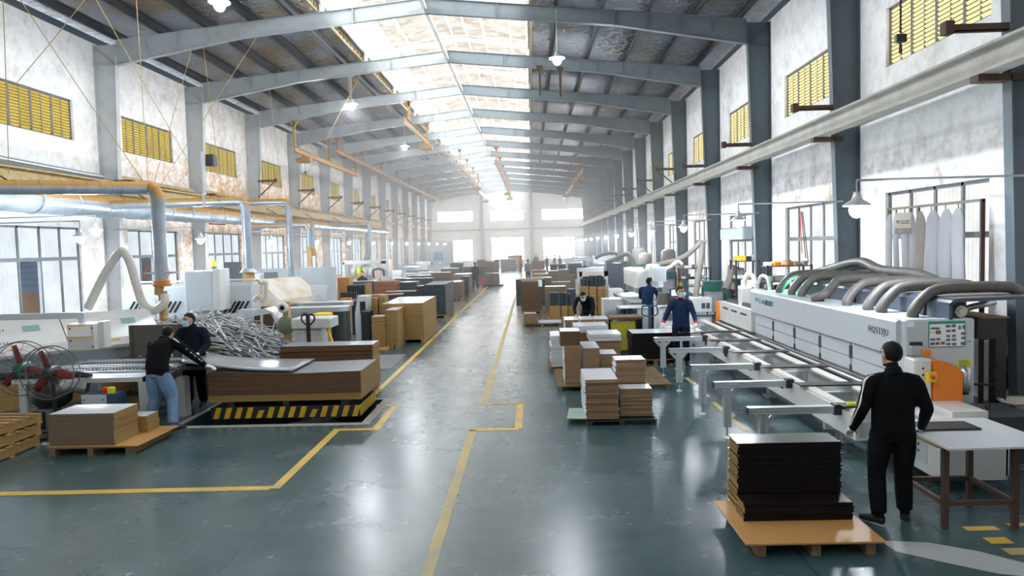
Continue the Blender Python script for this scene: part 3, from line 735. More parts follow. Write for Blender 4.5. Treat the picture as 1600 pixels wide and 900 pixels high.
runway('dark hoist runway just right of the ridge', -2.3, 52.3, 92, 8.5, range(6, 13), M['hoist_o'], (78, 86))
runway('far short hoist runway on the left of the ridge', -5.2, 76, 90, 8.4, (10, 11, 12), M['galv'], (88,))
runway('pale hoist runway under the right slope', 4., 55, 88, 8.2, range(7, 12), M['hoist_o'], (58, 64, 80))
for i, (px, k, lb) in enumerate(((843, 2, 'left'), (875, 2, 'right'))):
    q = AY(px, 110, fy(k)-.1); b = MB().box((q.x-.04, q.y-.04, roof_z(q.x)-1.5), (q.x+.04, q.y+.04, roof_z(q.x)-.4)).box((q.x-.12, q.y-.05, roof_z(q.x)-.5), (q.x+.12, q.y+.05, roof_z(q.x)-.38))
    tag(b.build('hanger_post', M['rust']), 'rusty hanger post dangling from a right rafter, %s one of two' % lb, 'hanger')
# chain pull switch hanging before the near right window
t = thing('hoist_pendant', 'small hoist control box hanging on a chain before the near right high window', 'switch', AY(1407, 60, 11.6), 0)
q = AY(1407, 60, 11.6)
b = MB()
for i in range(14): b.lathe((q.x, q.y, q.z+.08+i*.055), [(.012, 0), (.022, .015), (.012, .05)], 6)
b.build('chain', M['rust'], t); MB().bbox((q.x-.08, q.y-.05, q.z-.06), (q.x+.08, q.y+.05, q.z+.06), .01).build('box', M['darkmetal'], t)
MB().lathe((q.x, q.y, q.z-.24), [(0, 0), (.03, .03), (.02, .16), (0, .18)], 8).build('hook', M['rust'], t)

# ------------------------------------------------------------------ right front: dark board stack on its pallet
za = .145
c0, c1, c2, c3 = G(1163, 846, .14), G(1382, 842, .14), G(1334, 800, .14), G(1121, 782, .14)
cx, cy = (c0.x+c1.x)/2, (c0.y+c3.y)/2
pallet('low timber pallet under the tan sheet by the walking worker', cx+.02, cy, 1.02, .98, h=.115)
sheet('base_sheet', 'tan hardboard sheet lying between pallet and dark board stack', 'sheet', cx, cy, .116, c1.x-c0.x, 1.06, .014, M['tan_sheet'], rz=.01)
P, Q = G(1163, 815, .13), G(1332, 811, .13); top = AY(1165, 787, P.y)
M['dark_edge'] = mat('dark_board_edge', (.007, .0045, .0045), .6, spec=.2)
dark = (M['dark_lam'], M['dark_edge'], M['chip_y'])
lowd = .26
stack('', (P.x+Q.x)/2, P.y+lowd/2, .13, Q.x-P.x, lowd, top.z-.13, .0185, dark, group='boards of the low dark pile', things=True, jit=.008, board_label='dark board, low front pile on the tan sheet')
yb = P.y+lowd+.03; tl = AY(1152, 693, yb); tr = AY(1314, 690, yb); ztop = tl.z
stack('', (tl.x+tr.x)/2-.01, yb+.17, .13, tr.x-tl.x, .34, ztop-.13, .0185, dark, group='boards of the tall dark pile', things=True, jit=.010, skew=(.02, 0), board_label='dark board, tall rear pile on the tan sheet')

# ------------------------------------------------------------------ right: white board stacks
white = (M['white_lam'], M['chip'], M['white_lam'])
P = G(917, 656, .1)
pallet('dark pallet under the three white topped stacks nearest the camera', P.x+.52, P.y+.62, 1.05, 1.2, h=.08, m=M['darkmetal'])
sheet('base_sheet', 'pale green sheet sticking out left from under the white boards', 'sheet', P.x+.1, P.y+.45, .082, .72, .7, .012, mat('pale_green_sheet', (.24, .36, .28), .5), rz=-.1)
Q = AY(968, 656, P.y); T = AY(916, 594, P.y); zb = .1
stack('', (P.x+Q.x)/2, P.y+.52, zb, Q.x-P.x, 1.0, T.z-zb, .03, white, group='white boards of the front left stack', things=True, jit=.012, skew=(-.02, 0), board_label='white faced board, wide front stack on green sheet')
P2 = G(970, 651, .1); Q = AY(1019.5, 651, P2.y); T = AY(970, 608, P2.y)
stack('', (P2.x+Q.x)/2, P2.y+.2, zb, Q.x-P2.x, .36, T.z-zb, .027, white, group='white boards of the low right stack', things=True, jit=.009, board_label='white faced board, low stack right of the wide one')
Yb = P2.y+.42; A = AY(962, 563, Yb); B = AY(1009, 562, Yb)
stack('', (A.x+B.x)/2, Yb+.25, zb, B.x-A.x, .44, A.z-zb, .03, white, group='white boards of the tall right stack', things=True, jit=.01, board_label='white faced board, tall stack behind the low one')
sheet('paper_sheet', 'scrap of paper on the tall white stack edge', 'paper', B.x-.1, Yb+.05, A.z+.002, .2, .1, .002, M['paper'], rz=.2)
# tall narrow stack with a brown block on it
P = G(883, 603, .1); Q = AY(908.5, 603, P.y); T = AY(883, 542, P.y)
pallet('timber pallet under the narrow tall white stack', P.x+.9, P.y+.95, 2.1, 1.9, h=.1)
stack('tall narrow stack of white faced boards carrying a brown board block', (P.x+Q.x)/2, P.y+.45, .1, Q.x-P.x, .85, T.z-.1, .05, white, group='white stacks on the second right pallet')
a = AY(876, 519, P.y); c = AY(907, 518, P.y)
stack('brown board block lying on top of the narrow white stack', (a.x+c.x)/2, P.y+.4, T.z+.001, c.x-a.x, .6, a.z-T.z, .04, (M['white_lam'], M['mdf'], M['mdf']))
for (xl, xr, yt, dy, dp, lb) in ((911, 936.5, 544, .0, .95, 'middle white topped stack behind the front pallet'), (939, 964, 553, .25, .6, 'short white topped stack behind the tall right one')):
    a = AY(xl, yt, P.y+dy); c = AY(xr, yt, P.y+dy)
    stack(lb, (a.x+c.x)/2, P.y+dy+dp/2, .1, c.x-a.x, dp, a.z-.1, .05, white, group='white stacks on the second right pallet')
# left low white stack with white edges
P = G(861, 573, .1); c = AY(878, 573, P.y); T = AY(861, 525, P.y)
pallet('timber pallet below the small white edged stack', P.x+.3, P.y+.55, .7, 1.1, h=.1)
stack('white edged stack standing left of the narrow tall one', P.x+.24, P.y+.5, .1, .46, .95, T.z-.1, .045, (M['white_lam'], M['white_lam'], M['chip_y']), jit=.02)
# long white panels standing on chip boxes
for i, (xl, xr, yt, ym, yb_, Y, lb) in enumerate(((921, 971, 523, 534, 556, 15.5, 'long white panel pile above brown boards, nearer of two'), (897, 950, 510, 521, 545, 16.4, 'long white panel pile above brown boards, farther of two'))):
    a = AY(xl, yt, Y); c = AY(xr, yt, Y); m_ = AY(xl, ym, Y)
    stack('row of brown board blocks under a white panel pile, %s' % ('nearer' if i == 0 else 'farther'), (a.x+c.x)/2+.05, Y+.5, .0, (c.x-a.x)*.8, .8, m_.z, .05, (M['white_lam'], M['chip'], M['chip']))
    stack(lb, (a.x+c.x)/2, Y+.45, m_.z+.002, c.x-a.x, .8, a.z-m_.z, .06, (M['white_lam'], M['white_lam'], M['white_lam']))
Y = 17.6; a = AY(882, 500, Y); c = AY(952, 498, Y); pallet('long pallet under the row of brown bundles', (a.x+c.x)/2, Y+.5, c.x-a.x, 1., h=.1)
for i in range(3):
    w = (c.x-a.x)/3; stack(['left', 'middle', 'right'][i]+' bundle of three white topped board bundles in a row', a.x+(i+.5)*w, Y+.45, .1, w-.03, .85, a.z-.1, .06, white, group='row of three board bundles')
# black stack on pallet
P = G(988, 562, .12); Q = AY(1062, 562, P.y); T = AY(988, 521, P.y)
pallet('pallet under the black board stack by the aluminium bars', (P.x+Q.x)/2, P.y+.5, Q.x-P.x, 1., h=.118, m=M['old_wood'])
stack('long stack of black brown boards by the aluminium bars', (P.x+Q.x)/2, P.y+.4, .12, Q.x-P.x, .8, T.z-.12, .03, (M['white_lam'], M['dark_edge'], M['dark_edge']), jit=.015)
# brown table with a yellow-green side sheet
t = thing('work_table', 'brown topped table with a yellow green side panel behind the white stacks', 'table', AY(978, 530, 17.9)*1.0, 0)
a, c = AY(953, 496, 17.9), AY(1002, 494, 17.9); lo = AY(953, 529, 17.9).z
t.location = (a.x, 17.9, 0); PINV[t.name] = Matrix.Translation(Vector((a.x, 17.9, 0))).inverted()
MB().bbox((a.x, 17.9, a.z-.06), (c.x+.05, 18.6, a.z), .01).build('tabletop', M['mdf'], t)
MB().box((a.x+.02, 17.95, .08), (c.x-.14, 17.99, a.z-.1)).build('side_panel', M['ygreen'], t, label='yellow green panel')
MB().box((c.x-.12, 17.93, 0), (c.x+.03, 18.55, a.z-.06)).build('leg', M['dark_lam'], t); MB().box((a.x, 18.3, 0), (a.x+.1, 18.55, a.z-.06)).build('leg', M['dark_lam'], t)

# ------------------------------------------------------------------ people
M['skin'] = mat('skin', (.56, .33, .23), .5); M['hair'] = mat('black_hair', (.010, .009, .009), .45, bump=.4, scale=40)
M['glove'] = mat('white_knit_glove', (.74, .73, .69), .9, bump=.3, scale=30); M['mask'] = mat('blue_face_mask', (.40, .68, .80), .7)
M['cloth_black'] = mat('black_cloth', (.0045, .005, .007), .9, bump=.15, scale=9); M['cloth_navy'] = mat('navy_work_cloth', (.012, .028, .075), .85, bump=.2, scale=8)
M['cloth_dark'] = mat('dark_blue_cloth', (.008, .012, .022), .85, bump=.2, scale=8); M['denim'] = mat('washed_denim', (.12, .21, .36), .8, col2=(.22, .33, .48), scale=5, bump=.2)
M['shoe'] = mat('dark_shoe', (.012, .014, .02), .6); M['sole'] = mat('white_sole', (.7, .7, .7), .6); M['white_cloth'] = mat('white_trim', (.75, .75, .78), .7)
M['red_cloth'] = mat('red_cloth', (.55, .02, .05), .7); M['red_coat'] = mat('bright_red_jacket', (.62, .04, .06), .8); M['grey_cloth'] = mat('grey_brown_cloth', (.20, .19, .18), .8)
M['eye'] = mat('dark_eye', (.01, .008, .008), .2)
for _k in ('cloth_black', 'cloth_navy', 'cloth_dark', 'denim', 'hair'): M[_k].node_tree.nodes['Principled BSDF'].inputs['Specular IOR Level'].default_value = .15
V = Vector
STAND = dict(pelvis=(0,0,.90), waist=(0,.01,1.05), chest=(0,.0,1.25), neck=(0,-.005,1.43), head=(0,.03,1.58),
             shl=(-.18,0,1.365), ell=(-.23,.03,1.09), wrl=(-.22,.16,.90), hal=(-.21,.25,.82),
             shr=(.18,0,1.365), elr=(.23,.03,1.09), wrr=(.22,.16,.90), har=(.21,.25,.82),
             hil=(-.09,0,.88), knl=(-.10,.03,.48), anl=(-.11,-.03,.09), tol=(-.13,.13,.04),
             hir=(.09,0,.88), knr=(.10,.03,.48), anr=(.11,-.03,.09), tor=(.13,.13,.04))
def remesh(mb, mats, vox, smooth=3):
    me = mb.mesh('tmp', mats); o = bpy.data.objects.new('tmp', me); COL.objects.link(o)
    r = o.modifiers.new('r', 'REMESH'); r.mode = 'VOXEL'; r.voxel_size = vox; r.use_smooth_shade = True
    s = o.modifiers.new('s', 'SMOOTH'); s.factor = .5; s.iterations = smooth
    bpy.context.view_layer.update()
    m2 = bpy.data.meshes.new_from_object(o.evaluated_get(bpy.context.evaluated_depsgraph_get()))
    bpy.data.objects.remove(o); bpy.data.meshes.remove(me); return m2
def dist_seg(p, a, b):
    d = b-a; t = max(0, min(1, (p-a).dot(d)/max(1e-9, d.dot(d)))); return (p-(a+d*t)).length, t
def hand_mesh(wr, tip, side, out, vox, curl=.5, bend=None):
    """glove or bare hand: palm, four fingers of unequal length and a thumb leaving the side of the palm"""
    d = (tip-wr).normalized(); up = out.normalized(); up = (up-d*up.dot(d)).normalized(); sd = d.cross(up)*side   # sd: thumb side
    b = MB(); L = .185
    for i in range(4):                                   # palm as four metacarpal tubes, overlapping
        o = (i-1.5)*.0185
        b.tube([wr+sd*o*.5, wr+sd*o*.8+d*.03, wr+sd*o+d*.09], [.017, .0185, .0145], 8)
    b.tube([wr-d*.035, wr+d*.02], [.029, .030], 8)
    for i in range(4):
        o = (1.5-i)*.021; ln = (.068, .078, .072, .055)[i]; k = wr+sd*o+d*.088; c = curl*(1+.12*i)
        p1 = k+(d*math.cos(c*.5)-up*math.sin(c*.5))*ln*.45; p2 = p1+(d*math.cos(c*1.3)-up*math.sin(c*1.3))*ln*.32; p3 = p2+(d*math.cos(c*2.)-up*math.sin(c*2.))*ln*.26
        b.tube([k, p1, p2, p3], [.0105, .0098, .0092, .0075], 7)
    t0 = wr+sd*.026+d*.025; t1 = t0+(sd*.7+d*.7-up*.15).normalized()*.042; t2 = t1+(sd*.25+d*.9-up*.3).normalized()*.032; t3 = t2+(d-up*.3).normalized()*.024
    b.tube([t0, t1, t2, t3], [.015, .0125, .0115, .009], 7)
    return remesh(b, None or M['glove'], vox, 1)
def human(label, loc, rz, pose, top, legs, shoes=None, hands='skin', mask=False, vox=.014, hair=True, group=None, extras=(), scale=1., back=None, width=1., detail=True, bare_arm=None):
    J = {k: V(v) for k, v in {**STAND, **pose}.items() if isinstance(v, tuple)}
    t = thing('person', label, 'person', loc, rz, group, world=False); t.scale = (scale,)*3
    b = MB()
    face = (J['head']-J['neck']); hup = face.normalized() if face.length > .05 else V((0,0,1))
    look = V(pose.get('look', (0, 1, 0))).normalized(); fx = look.cross(V((0,0,1))).normalized()
    hz = V(pose.get('hup', (0, 0, 1))).normalized(); look = (look-hz*look.dot(hz)).normalized(); fx = look.cross(hz)
    H = Matrix((fx, look, hz)).transposed()
    hc = J['head']+hz*.02
    # torso: elliptical sections from hips to shoulders
    def ell(c, rx, ry, axx, axy, n=14): return [c+axx*rx*math.cos(2*PI*i/n)+axy*ry*math.sin(2*PI*i/n) for i in range(n)]
    sh = (J['shr']-J['shl']).normalized(); hp = (J['hir']-J['hil']).normalized()
    secs = [(J['pelvis']-V((0,0,.10)), .135, .10, hp), (J['pelvis'], .172*width, .12, hp), (J['waist'], .168*width, .112, (hp+sh).normalized()), (J['chest'], .180*width, .122, sh), (J['chest']*.5+J['neck']*.5, .165*width, .105, sh), (J['neck']*.82+J['chest']*.18, .115, .08, sh), (J['neck']+(J['head']-J['neck'])*.25, .058, .058, sh)]
    ring = []
    for i, (c, rx, ry, ax) in enumerate(secs):
        p = secs[min(i+1, len(secs)-1)][0]-secs[max(i-1, 0)][0]; p.normalize(); ay = p.cross(ax).normalized(); ring += ell(c, rx, ry, ax, ay)
    n = 14; m = len(secs)
    b.add(ring, [(i*n+k, i*n+(k+1) % n, (i+1)*n+(k+1) % n, (i+1)*n+k) for i in range(m-1) for k in range(n)]+[tuple(range(n-1, -1, -1)), tuple(range((m-1)*n, m*n))])
    b.tube([J['neck']-V((0,0,.05)), J['neck']*.5+J['head']*.5, J['head']], [.062, .055, .05], 10)
    for s, S_ in (('l', -1), ('r', 1)):
        sh_, el, wr, hip, kn, an, to = (J[q+s] for q in ('sh', 'el', 'wr', 'hi', 'kn', 'an', 'to'))
        b.tube([J['neck']*.75+J['chest']*.25, J['neck']*.42+sh_*.58-V((0,0,.012)), sh_-V((0,0,.012)), sh_*.8+el*.2, sh_*.5+el*.5, el], [.055, .060, .064*width, .066*width, .060*width, .052*width], 12)
        b.ball(el, .050*width, 8); b.tube([el, el*.6+wr*.4, wr], [.051*width, .047*width, .037], 10)
        if hands == 'lump' : b.ball(wr*.6+J['ha'+s]*.4, .04, 8)
        b.ball(hip-V((0,0,.02)), .095, 10); b.tube([hip, hip*.55+kn*.45, kn], [.102, .092*width, .072*width], 10); b.ball(kn, .070*width, 8)
        b.tube([kn, kn*.6+an*.4, an+V((0,0,.03))], [.071*width, .070*width, .062*width], 10)
        fd = (to-an); fd.z = 0; fd = fd.normalized() if fd.length else V((0,1,0))
        b.tube([an-fd*.05+V((0,0,-.035)), an+fd*.02+V((0,0,-.03)), an+fd*.12+V((0,0,-.045)), an+fd*.19+V((0,0,-.055))], [.040, .046, .042, .028], 10)
        b.tube([an+V((0,0,.06)), an+V((0,0,-.03))], [.05, .042], 8)
    # head
    def hp_(x, y, z): return hc+H @ V((x, y, z))
    prof = [(-.115, .030, .052, .035), (-.09, .052, .062, .028), (-.05, .066, .078, .015), (0, .073, .092, .0), (.05, .074, .096, -.005), (.09, .060, .080, -.008), (.118, .030, .042, -.01)]
    ring = []
    for z, rx, ry, oy in prof: ring += [hp_(rx*math.cos(2*PI*i/12), oy+ry*math.sin(2*PI*i/12), z) for i in range(12)]
    b.add(ring, [(i*12+k, i*12+(k+1) % 12, (i+1)*12+(k+1) % 12, (i+1)*12+k) for i in range(6) for k in range(12)]+[tuple(range(11, -1, -1)), tuple(range(72, 84))])
    b.tube([hp_(0, .088, .02), hp_(0, .105, -.025), hp_(0, .085, -.04)], [.010, .016, .010], 7)         # nose
    b.tube([hp_(-.022, .083, -.066), hp_(.022, .083, -.066)], [.009, .009], 6)                              # lips
    for s in (-1, 1): b.tube([hp_(s*.074, -.01, .03), hp_(s*.084, -.015, .0), hp_(s*.073, -.005, -.035)], [.012, .018, .010], 7)
    mats = [M['skin'], top, legs, shoes or M['shoe'], M['sole']]
    me = remesh(b, mats, vox)
    segs = []
    for s in 'lr':
        segs += [(J['sh'+s], J['el'+s], 1, .05), (J['el'+s], J['wr'+s], 1, .04), (J['hi'+s], J['kn'+s], 2, .075), (J['kn'+s], J['an'+s]+V((0,0,.05)), 2, .055), (J['an'+s]-V((0,0,.04)), J['to'+s], 3, .04)]
        if hands == 'lump': segs.append((J['wr'+s], J['ha'+s], 0, .04))
    segs += [(J['pelvis']-V((0,0,.14)), J['pelvis']+V((0,0,-.07)), 2, .14), (J['pelvis']+V((0,0,.0)), J['chest'], 1, .15), (J['chest'], J['neck']-V((0,0,.0)), 1, .11), (J['neck']+(J['head']-J['neck'])*.35, J['head'], 0, .055), (J['head'], hc+hz*.06, 0, .08)]
    if bare_arm: pass
    for pl in me.polygons:
        c = V(pl.center); best = min(((dist_seg(c, a, e)[0]/r, mi) for a, e, mi, r in segs)); pl.material_index = best[1]; pl.use_smooth = True
        if best[1] == 3 and c.z < .022: pl.material_index = 4
    body = link('body', me, t)
    if hair:
        hb = MB(); hb.ball((0, 0, 0), 1., 16); 
        hm = bpy.data.meshes.new('hair'); vs = []; 
        bmh = bmesh.new(); bmesh.ops.create_icosphere(bmh, subdivisions=3, radius=1)
        dl = []
        for v in bmh.verts:
            q = v.co.copy(); nz = 1+.03*math.sin(q.x*23+q.z*17)*math.sin(q.y*19)
            v.co = V((q.x*.086, q.y*.108-.014, q.z*.105+.034))*nz
            if (v.co.y > .055 and v.co.z < .075) or (v.co.z < .045 and v.co.y > .015) or v.co.z < -.07+.5*max(0, v.co.y+.03): dl.append(v)
        bmesh.ops.delete(bmh, geom=dl, context='VERTS')
        for v in bmh.verts: v.co = hc+H @ v.co
        bmh.to_mesh(hm); bmh.free(); hm.materials.append(M['hair'])
        for p in hm.polygons: p.use_smooth = True
        ho = link('hair', hm, t); sd_ = ho.modifiers.new('thick', 'SOLIDIFY'); sd_.thickness = .006; sd_.offset = -1
    if detail:
        for s in (-1, 1):
            MB().ball(hp_(s*.031, .083, .022), .0105, 8, sc=(1.3, .6, .8)).build('eye', M['eye'], t)
            MB().bar(hp_(s*.015, .094, .045), hp_(s*.052, .080, .046), .008, .008).build('eyebrow', M['hair'], t)
    if mask:
        def mf(u, v):
            a = (u-.5)*2.3; z = .005-.105*v; bul = math.sin(PI*v)*.012
            return hp_(math.sin(a)*(.082-.012*v), math.cos(a)*.10+.008+bul*math.cos(a)+.004-.01*v, z)
        o = MB().grid(mf, 12, 8).build('face_mask', M['mask'], t); o.modifiers.new('thick', 'SOLIDIFY').thickness = .003
        for s in (-1, 1): MB().tube([mf(.0 if s < 0 else 1., .1), hp_(s*.088, -.015, .015), mf(.0 if s < 0 else 1., .9)], .0025, 5).build('ear_loop', M['paper'], t)
    if hands in ('glove', 'bare'):
        for s, S_ in (('l', -1), ('r', 1)):
            out = V(pose.get('out'+s, (0, 0, 1)))
            hm = hand_mesh(J['wr'+s]+(J['ha'+s]-J['wr'+s]).normalized()*.02, J['ha'+s], -S_, out, .0055, pose.get('curl', .5))
            hm.materials.clear(); hm.materials.append(M['glove'] if hands == 'glove' else M['skin'])
            for p in hm.polygons: p.use_smooth = True
            link('glove' if hands == 'glove' else 'hand', hm, t)
    for nm, fn in extras:
        fn(t, J, hp_, H)
    return t
def cuff(m):
    def f(t, J, hp_, H):
        for s in 'lr':
            d = (J['wr'+s]-J['el'+s]).normalized(); MB().cyl(J['wr'+s]-d*.055, J['wr'+s]+d*.005, .045, .041, 12).build('cuff', m, t)
    return f
def collar(m, r=.088):
    def f(t, J, hp_, H):
        c = J['neck']; d = (J['head']-J['neck']).normalized(); pts = []
        b = MB()
        def g(u, v):
            a = PI*.62+u*PI*1.76; x = V((math.cos(a), math.sin(a), 0)); ax = d
            return c+d*(-.03+.075*v-.02*max(0, -math.sin(a)*-1)*v)+x*(r+.012*(1-v))
        o = b.grid(g, 16, 2).build('collar', m, t); o.modifiers.new('thick', 'SOLIDIFY').thickness = .008
    return f
def hood_collar(m):
    def f(t, J, hp_, H):
        d = (J['head']-J['neck']).normalized(); o = MB().lathe((0,0,0), [(.085, -.03), (.076, .02), (.066, .05), (.058, .045)], 14).build('collar', m, t)
        o.matrix_basis = Matrix.Translation(J['neck']) @ d.to_track_quat('Z', 'Y').to_matrix().to_4x4()
    return f
def sleeve_stripe(side, off, w=.016, marks=False, m=None):
    def f(t, J, hp_, H):
        o = V(off).normalized(); pts = [J['neck']*.45+J['sh'+side]*.55+V((0,0,.035)), J['sh'+side]+o*.070, (J['sh'+side]+J['el'+side])/2+o*.060, J['el'+side]+o*.050, J['wr'+side]*.85+J['el'+side]*.15+o*.040]
        if not marks: hose_tube('sleeve_stripe', pts, w*.5, m or M['white_cloth'], t, n=6)
        else:
            hose_tube('sleeve_stripe', pts[:3], w*.5, m or M['white_cloth'], t, n=6)
            for i in range(9):
                a = pts[2].lerp(pts[4], .05+i*.1); e = pts[2].lerp(pts[4], .05+i*.1+.06); MB().bar(a, e, .035 if i % 2 else .02, .012).build('sleeve_print', m or M['white_cloth'], t)
    return f

# worker walking in the right front, seen from behind
feet = G(1395, 818)
wz = human('person in black jacket and trousers seen from behind, setting a panel on the steel table', (feet.x, feet.y, 0), -.12,
      dict(head=(0,.06,1.565), hal=(-.31,.27,.80), wrl=(-.31,.16,.86), ell=(-.275,-.03,1.10), wrr=(.31,.17,.87), har=(.31,.29,.82), elr=(.285,-.03,1.10),
           shl=(-.185,0,1.36), shr=(.185,0,1.36), hil=(-.10,0,.88), hir=(.10,0,.88), knl=(-.13,.05,.48), anl=(-.14,-.05,.09), tol=(-.24,.06,.04), knr=(.11,.06,.48), anr=(.125,.06,.09), tor=(.19,.20,.04),
           look=(-.35, 1, -.12), outl=(0,0,1), outr=(0,0,1), curl=.7),
      M['cloth_black'], M['cloth_black'], hands='glove', vox=.011, extras=(('c', hood_collar(M['cloth_black'])), ('s', sleeve_stripe('l', (-1, -.5, .3), .018))), width=1.14, scale=1.0)
# operator feeding a panel at the far end of the bars
feet = G(1076, 568)
human('person in navy jacket with red collar and blue mask feeding a panel across the rails', (3.2, 15.95, 0), PI-.3,
      dict(head=(0,.075,1.55), shl=(-.185,.03,1.355), shr=(.185,.03,1.355), ell=(-.28,.10,1.10), wrl=(-.34,.32,.94), hal=(-.33,.43,.91), elr=(.28,.12,1.10), wrr=(.34,.33,.95), har=(.32,.44,.92),
           look=(-.9, .8, -.3), curl=.6), M['cloth_navy'], M['cloth_dark'], hands='glove', mask=True, vox=.012, width=1.06, scale=1.02,
      extras=(('c', collar(M['red_cloth'])), ('k', cuff(M['red_cloth']))))
# man in blue at the white machine
p = AY(1012, 500, 21.)
human('person in blue jacket working at the far white machine with his back turned', (p.x, 21., 0), -.35,
      dict(head=(.05,.14,1.54), chest=(0,.05,1.25), neck=(.02,.08,1.42), shl=(-.19,.07,1.38), shr=(.19,.07,1.38), look=(.8, .8, -.35), elr=(.28,.2,1.12), wrr=(.2,.42,1.06), har=(.18,.5,1.05), ell=(-.24,.2,1.12), wrl=(-.1,.42,1.06), hal=(-.08,.5,1.05)),
      M['cloth_navy'], M['cloth_dark'], hands='bare', vox=.018, mask=True)
# man bending over the stacks
p = AY(921, 480, 20.)
human('person in dark jacket bending forward over the white topped bundles', (p.x-.05, 20.2, 0), PI-.3,
      dict(pelvis=(0,-.12,.88), waist=(0,-.05,1.02), chest=(0,.14,1.17), neck=(0,.33,1.25), head=(0,.45,1.28), shl=(-.2,.28,1.23), shr=(.2,.28,1.23), ell=(-.27,.38,.98), wrl=(-.2,.5,.80), hal=(-.18,.55,.70), elr=(.27,.38,.98), wrr=(.2,.5,.80), har=(.18,.55,.70),
           hil=(-.09,-.12,.87), hir=(.09,-.12,.87), look=(0, .8, -.6), hup=(0,.6,.8)), M['cloth_dark'], M['cloth_black'], hands='bare', vox=.018, mask=True)
# two men at the left lifting the top sheet
feet = G(255, 663)
human('person in black sweater and washed jeans leaning over the roller table, back to us', (-5.84, 11.22, 0), -.35,
      dict(pelvis=(.05,-.08,.93), waist=(-.02,-.0,1.07), chest=(-.1,.14,1.24), neck=(-.15,.26,1.35), head=(-.19,.38,1.41), shl=(-.33,.2,1.28), shr=(.08,.24,1.34), ell=(-.42,.27,.98), wrl=(-.34,.45,.92), hal=(-.28,.52,.90),
           elr=(.30,.36,1.12), wrr=(.50,.46,.93), har=(.60,.48,.91), hil=(-.04,-.08,.90), hir=(.15,-.08,.90), knl=(-.08,-.02,.49), anl=(-.14,-.12,.09), tol=(-.2,.05,.04), knr=(.24,.02,.49), anr=(.34,-.10,.09), tor=(.42,.06,.04),
           look=(-.25, .9, -.45), hup=(-.1,.5,.85), outr=(0, 0, 1), outl=(0,0,1)), M['cloth_black'], M['denim'], hands='glove', vox=.011, extras=(('s', sleeve_stripe('r', (.75, -.45, .6), .022, True)), ('c', hood_collar(M['cloth_black']))), width=1.28)
human('person in dark jacket and blue mask facing us, holding the lifted sheet', (-5.98, 12.75, 0), PI-.05,
      dict(head=(.03,.09,1.53), neck=(0,.03,1.42), shl=(-.2,.03,1.37), shr=(.2,.03,1.37), ell=(-.30,.10,1.12), wrl=(-.24,.34,1.0), hal=(-.21,.43,.97), elr=(.30,.10,1.12), wrr=(.28,.33,1.02), har=(.25,.42,.99), look=(.55, 1, -.35),
           knr=(.12,.05,.48), anr=(.16,-.03,.09), tor=(.2,.13,.04)), M['cloth_dark'], M['cloth_black'], hands='glove', mask=True, vox=.012, extras=(('c', hood_collar(M['cloth_dark'])),), width=1.2)
# far figures
for (px, py, Y, top, lb, rz, arm) in ((743, 450, 47.0, M['cloth_dark'], 'person in dark clothes standing behind the far pallet jack load', -.3, 0), (826, 455, 52., M['grey_cloth'], 'person in grey brown walking on the right side of the far aisle', .2, 0),
                           (814, 425, 75., M['red_coat'], 'person in bright red jacket at the far end of the aisle', 1.2, 0), (838, 420, 80., M['cloth_dark'], 'person with dark hair behind the far brown boards', PI, 0),
                           (855, 420, 72., M['cloth_navy'], 'far person in navy, left of the pair by the far window', 1., 0), (867, 420, 74., M['red_cloth'], 'far person in dark red between two people in blue', 2., 0), (875, 420, 70., M['cloth_navy'], 'far person in blue, right of the one in dark red', -2., 0),
                           (914, 440, 42., M['cloth_navy'], 'person with dark hair seen above the grey panel board', PI, 0), (566, 435, 34., M['cloth_dark'], 'person with dark hair working behind the white gantry machine', PI, 0)):
    q = AY(px, py, Y); human(lb, (q.x, Y, 0), rz, {}, top, M['cloth_dark'], hands='lump', vox=.03, detail=False, mask=False)

# ------------------------------------------------------------------ the big edge banding machine on the right
XM, YN, YF = 4.6, 9.3, 15.6
t = thing('edge_banding_machine', 'long white edge banding machine with grey hoses and an orange cover at its near end', 'machine', (5.1, 12.4, 0))
b = MB().prism([(4.62, 1.16), (4.60, 1.18), (4.60, 1.60), (4.62, 1.62), (5.5, 1.64), (5.5, 1.16)], 'y', YN+.12, YF); b.build('hood', M['machine'], t)
b = MB().bbox((4.66, YN, .35), (5.52, YN+.16, 1.64), .02).box((4.64, YN+.14, 1.18), (4.9, YN+.2, 1.63)); b.build('end_panel', M['machine'], t)
b = MB().box((4.72, YN+.2, .2), (5.5, YF, 1.16)).box((4.72, YF, .2), (5.22, 18.3, 1.16)); b.build('lower_body', M['machine_w'], t)
n = 5; st = (YF-YN-.5)/n
for i in range(n):
    y0 = YN+.45+i*st
    MB().box((4.665, y0, .94), (4.72, y0+st-.05, 1.14)).build('access_panel', M['machine'], t); MB().box((4.665, y0, .74), (4.72, y0+st-.05, .93)).build('access_panel', M['machine'], t)
    MB().box((4.655, y0-.07, .92), (4.70, y0+.02, 1.10)).box((4.655, y0-.06, .72), (4.70, y0+.01, .82)).build('latch', M['darkmetal'], t)
b = MB().box((4.35, YN+.05, .62), (4.72, 18.2, .66)).box((4.40, YN+.05, .66), (4.46, 18.2, .715)).box((4.56, YN+.05, .66), (4.62, 18.2, .70)); b.build('feed_track', M['darkmetal'], t)
MB().box((4.475, YN+.05, .66), (4.545, 18.2, .705)).build('track_pad', M['hose_clear'], t)
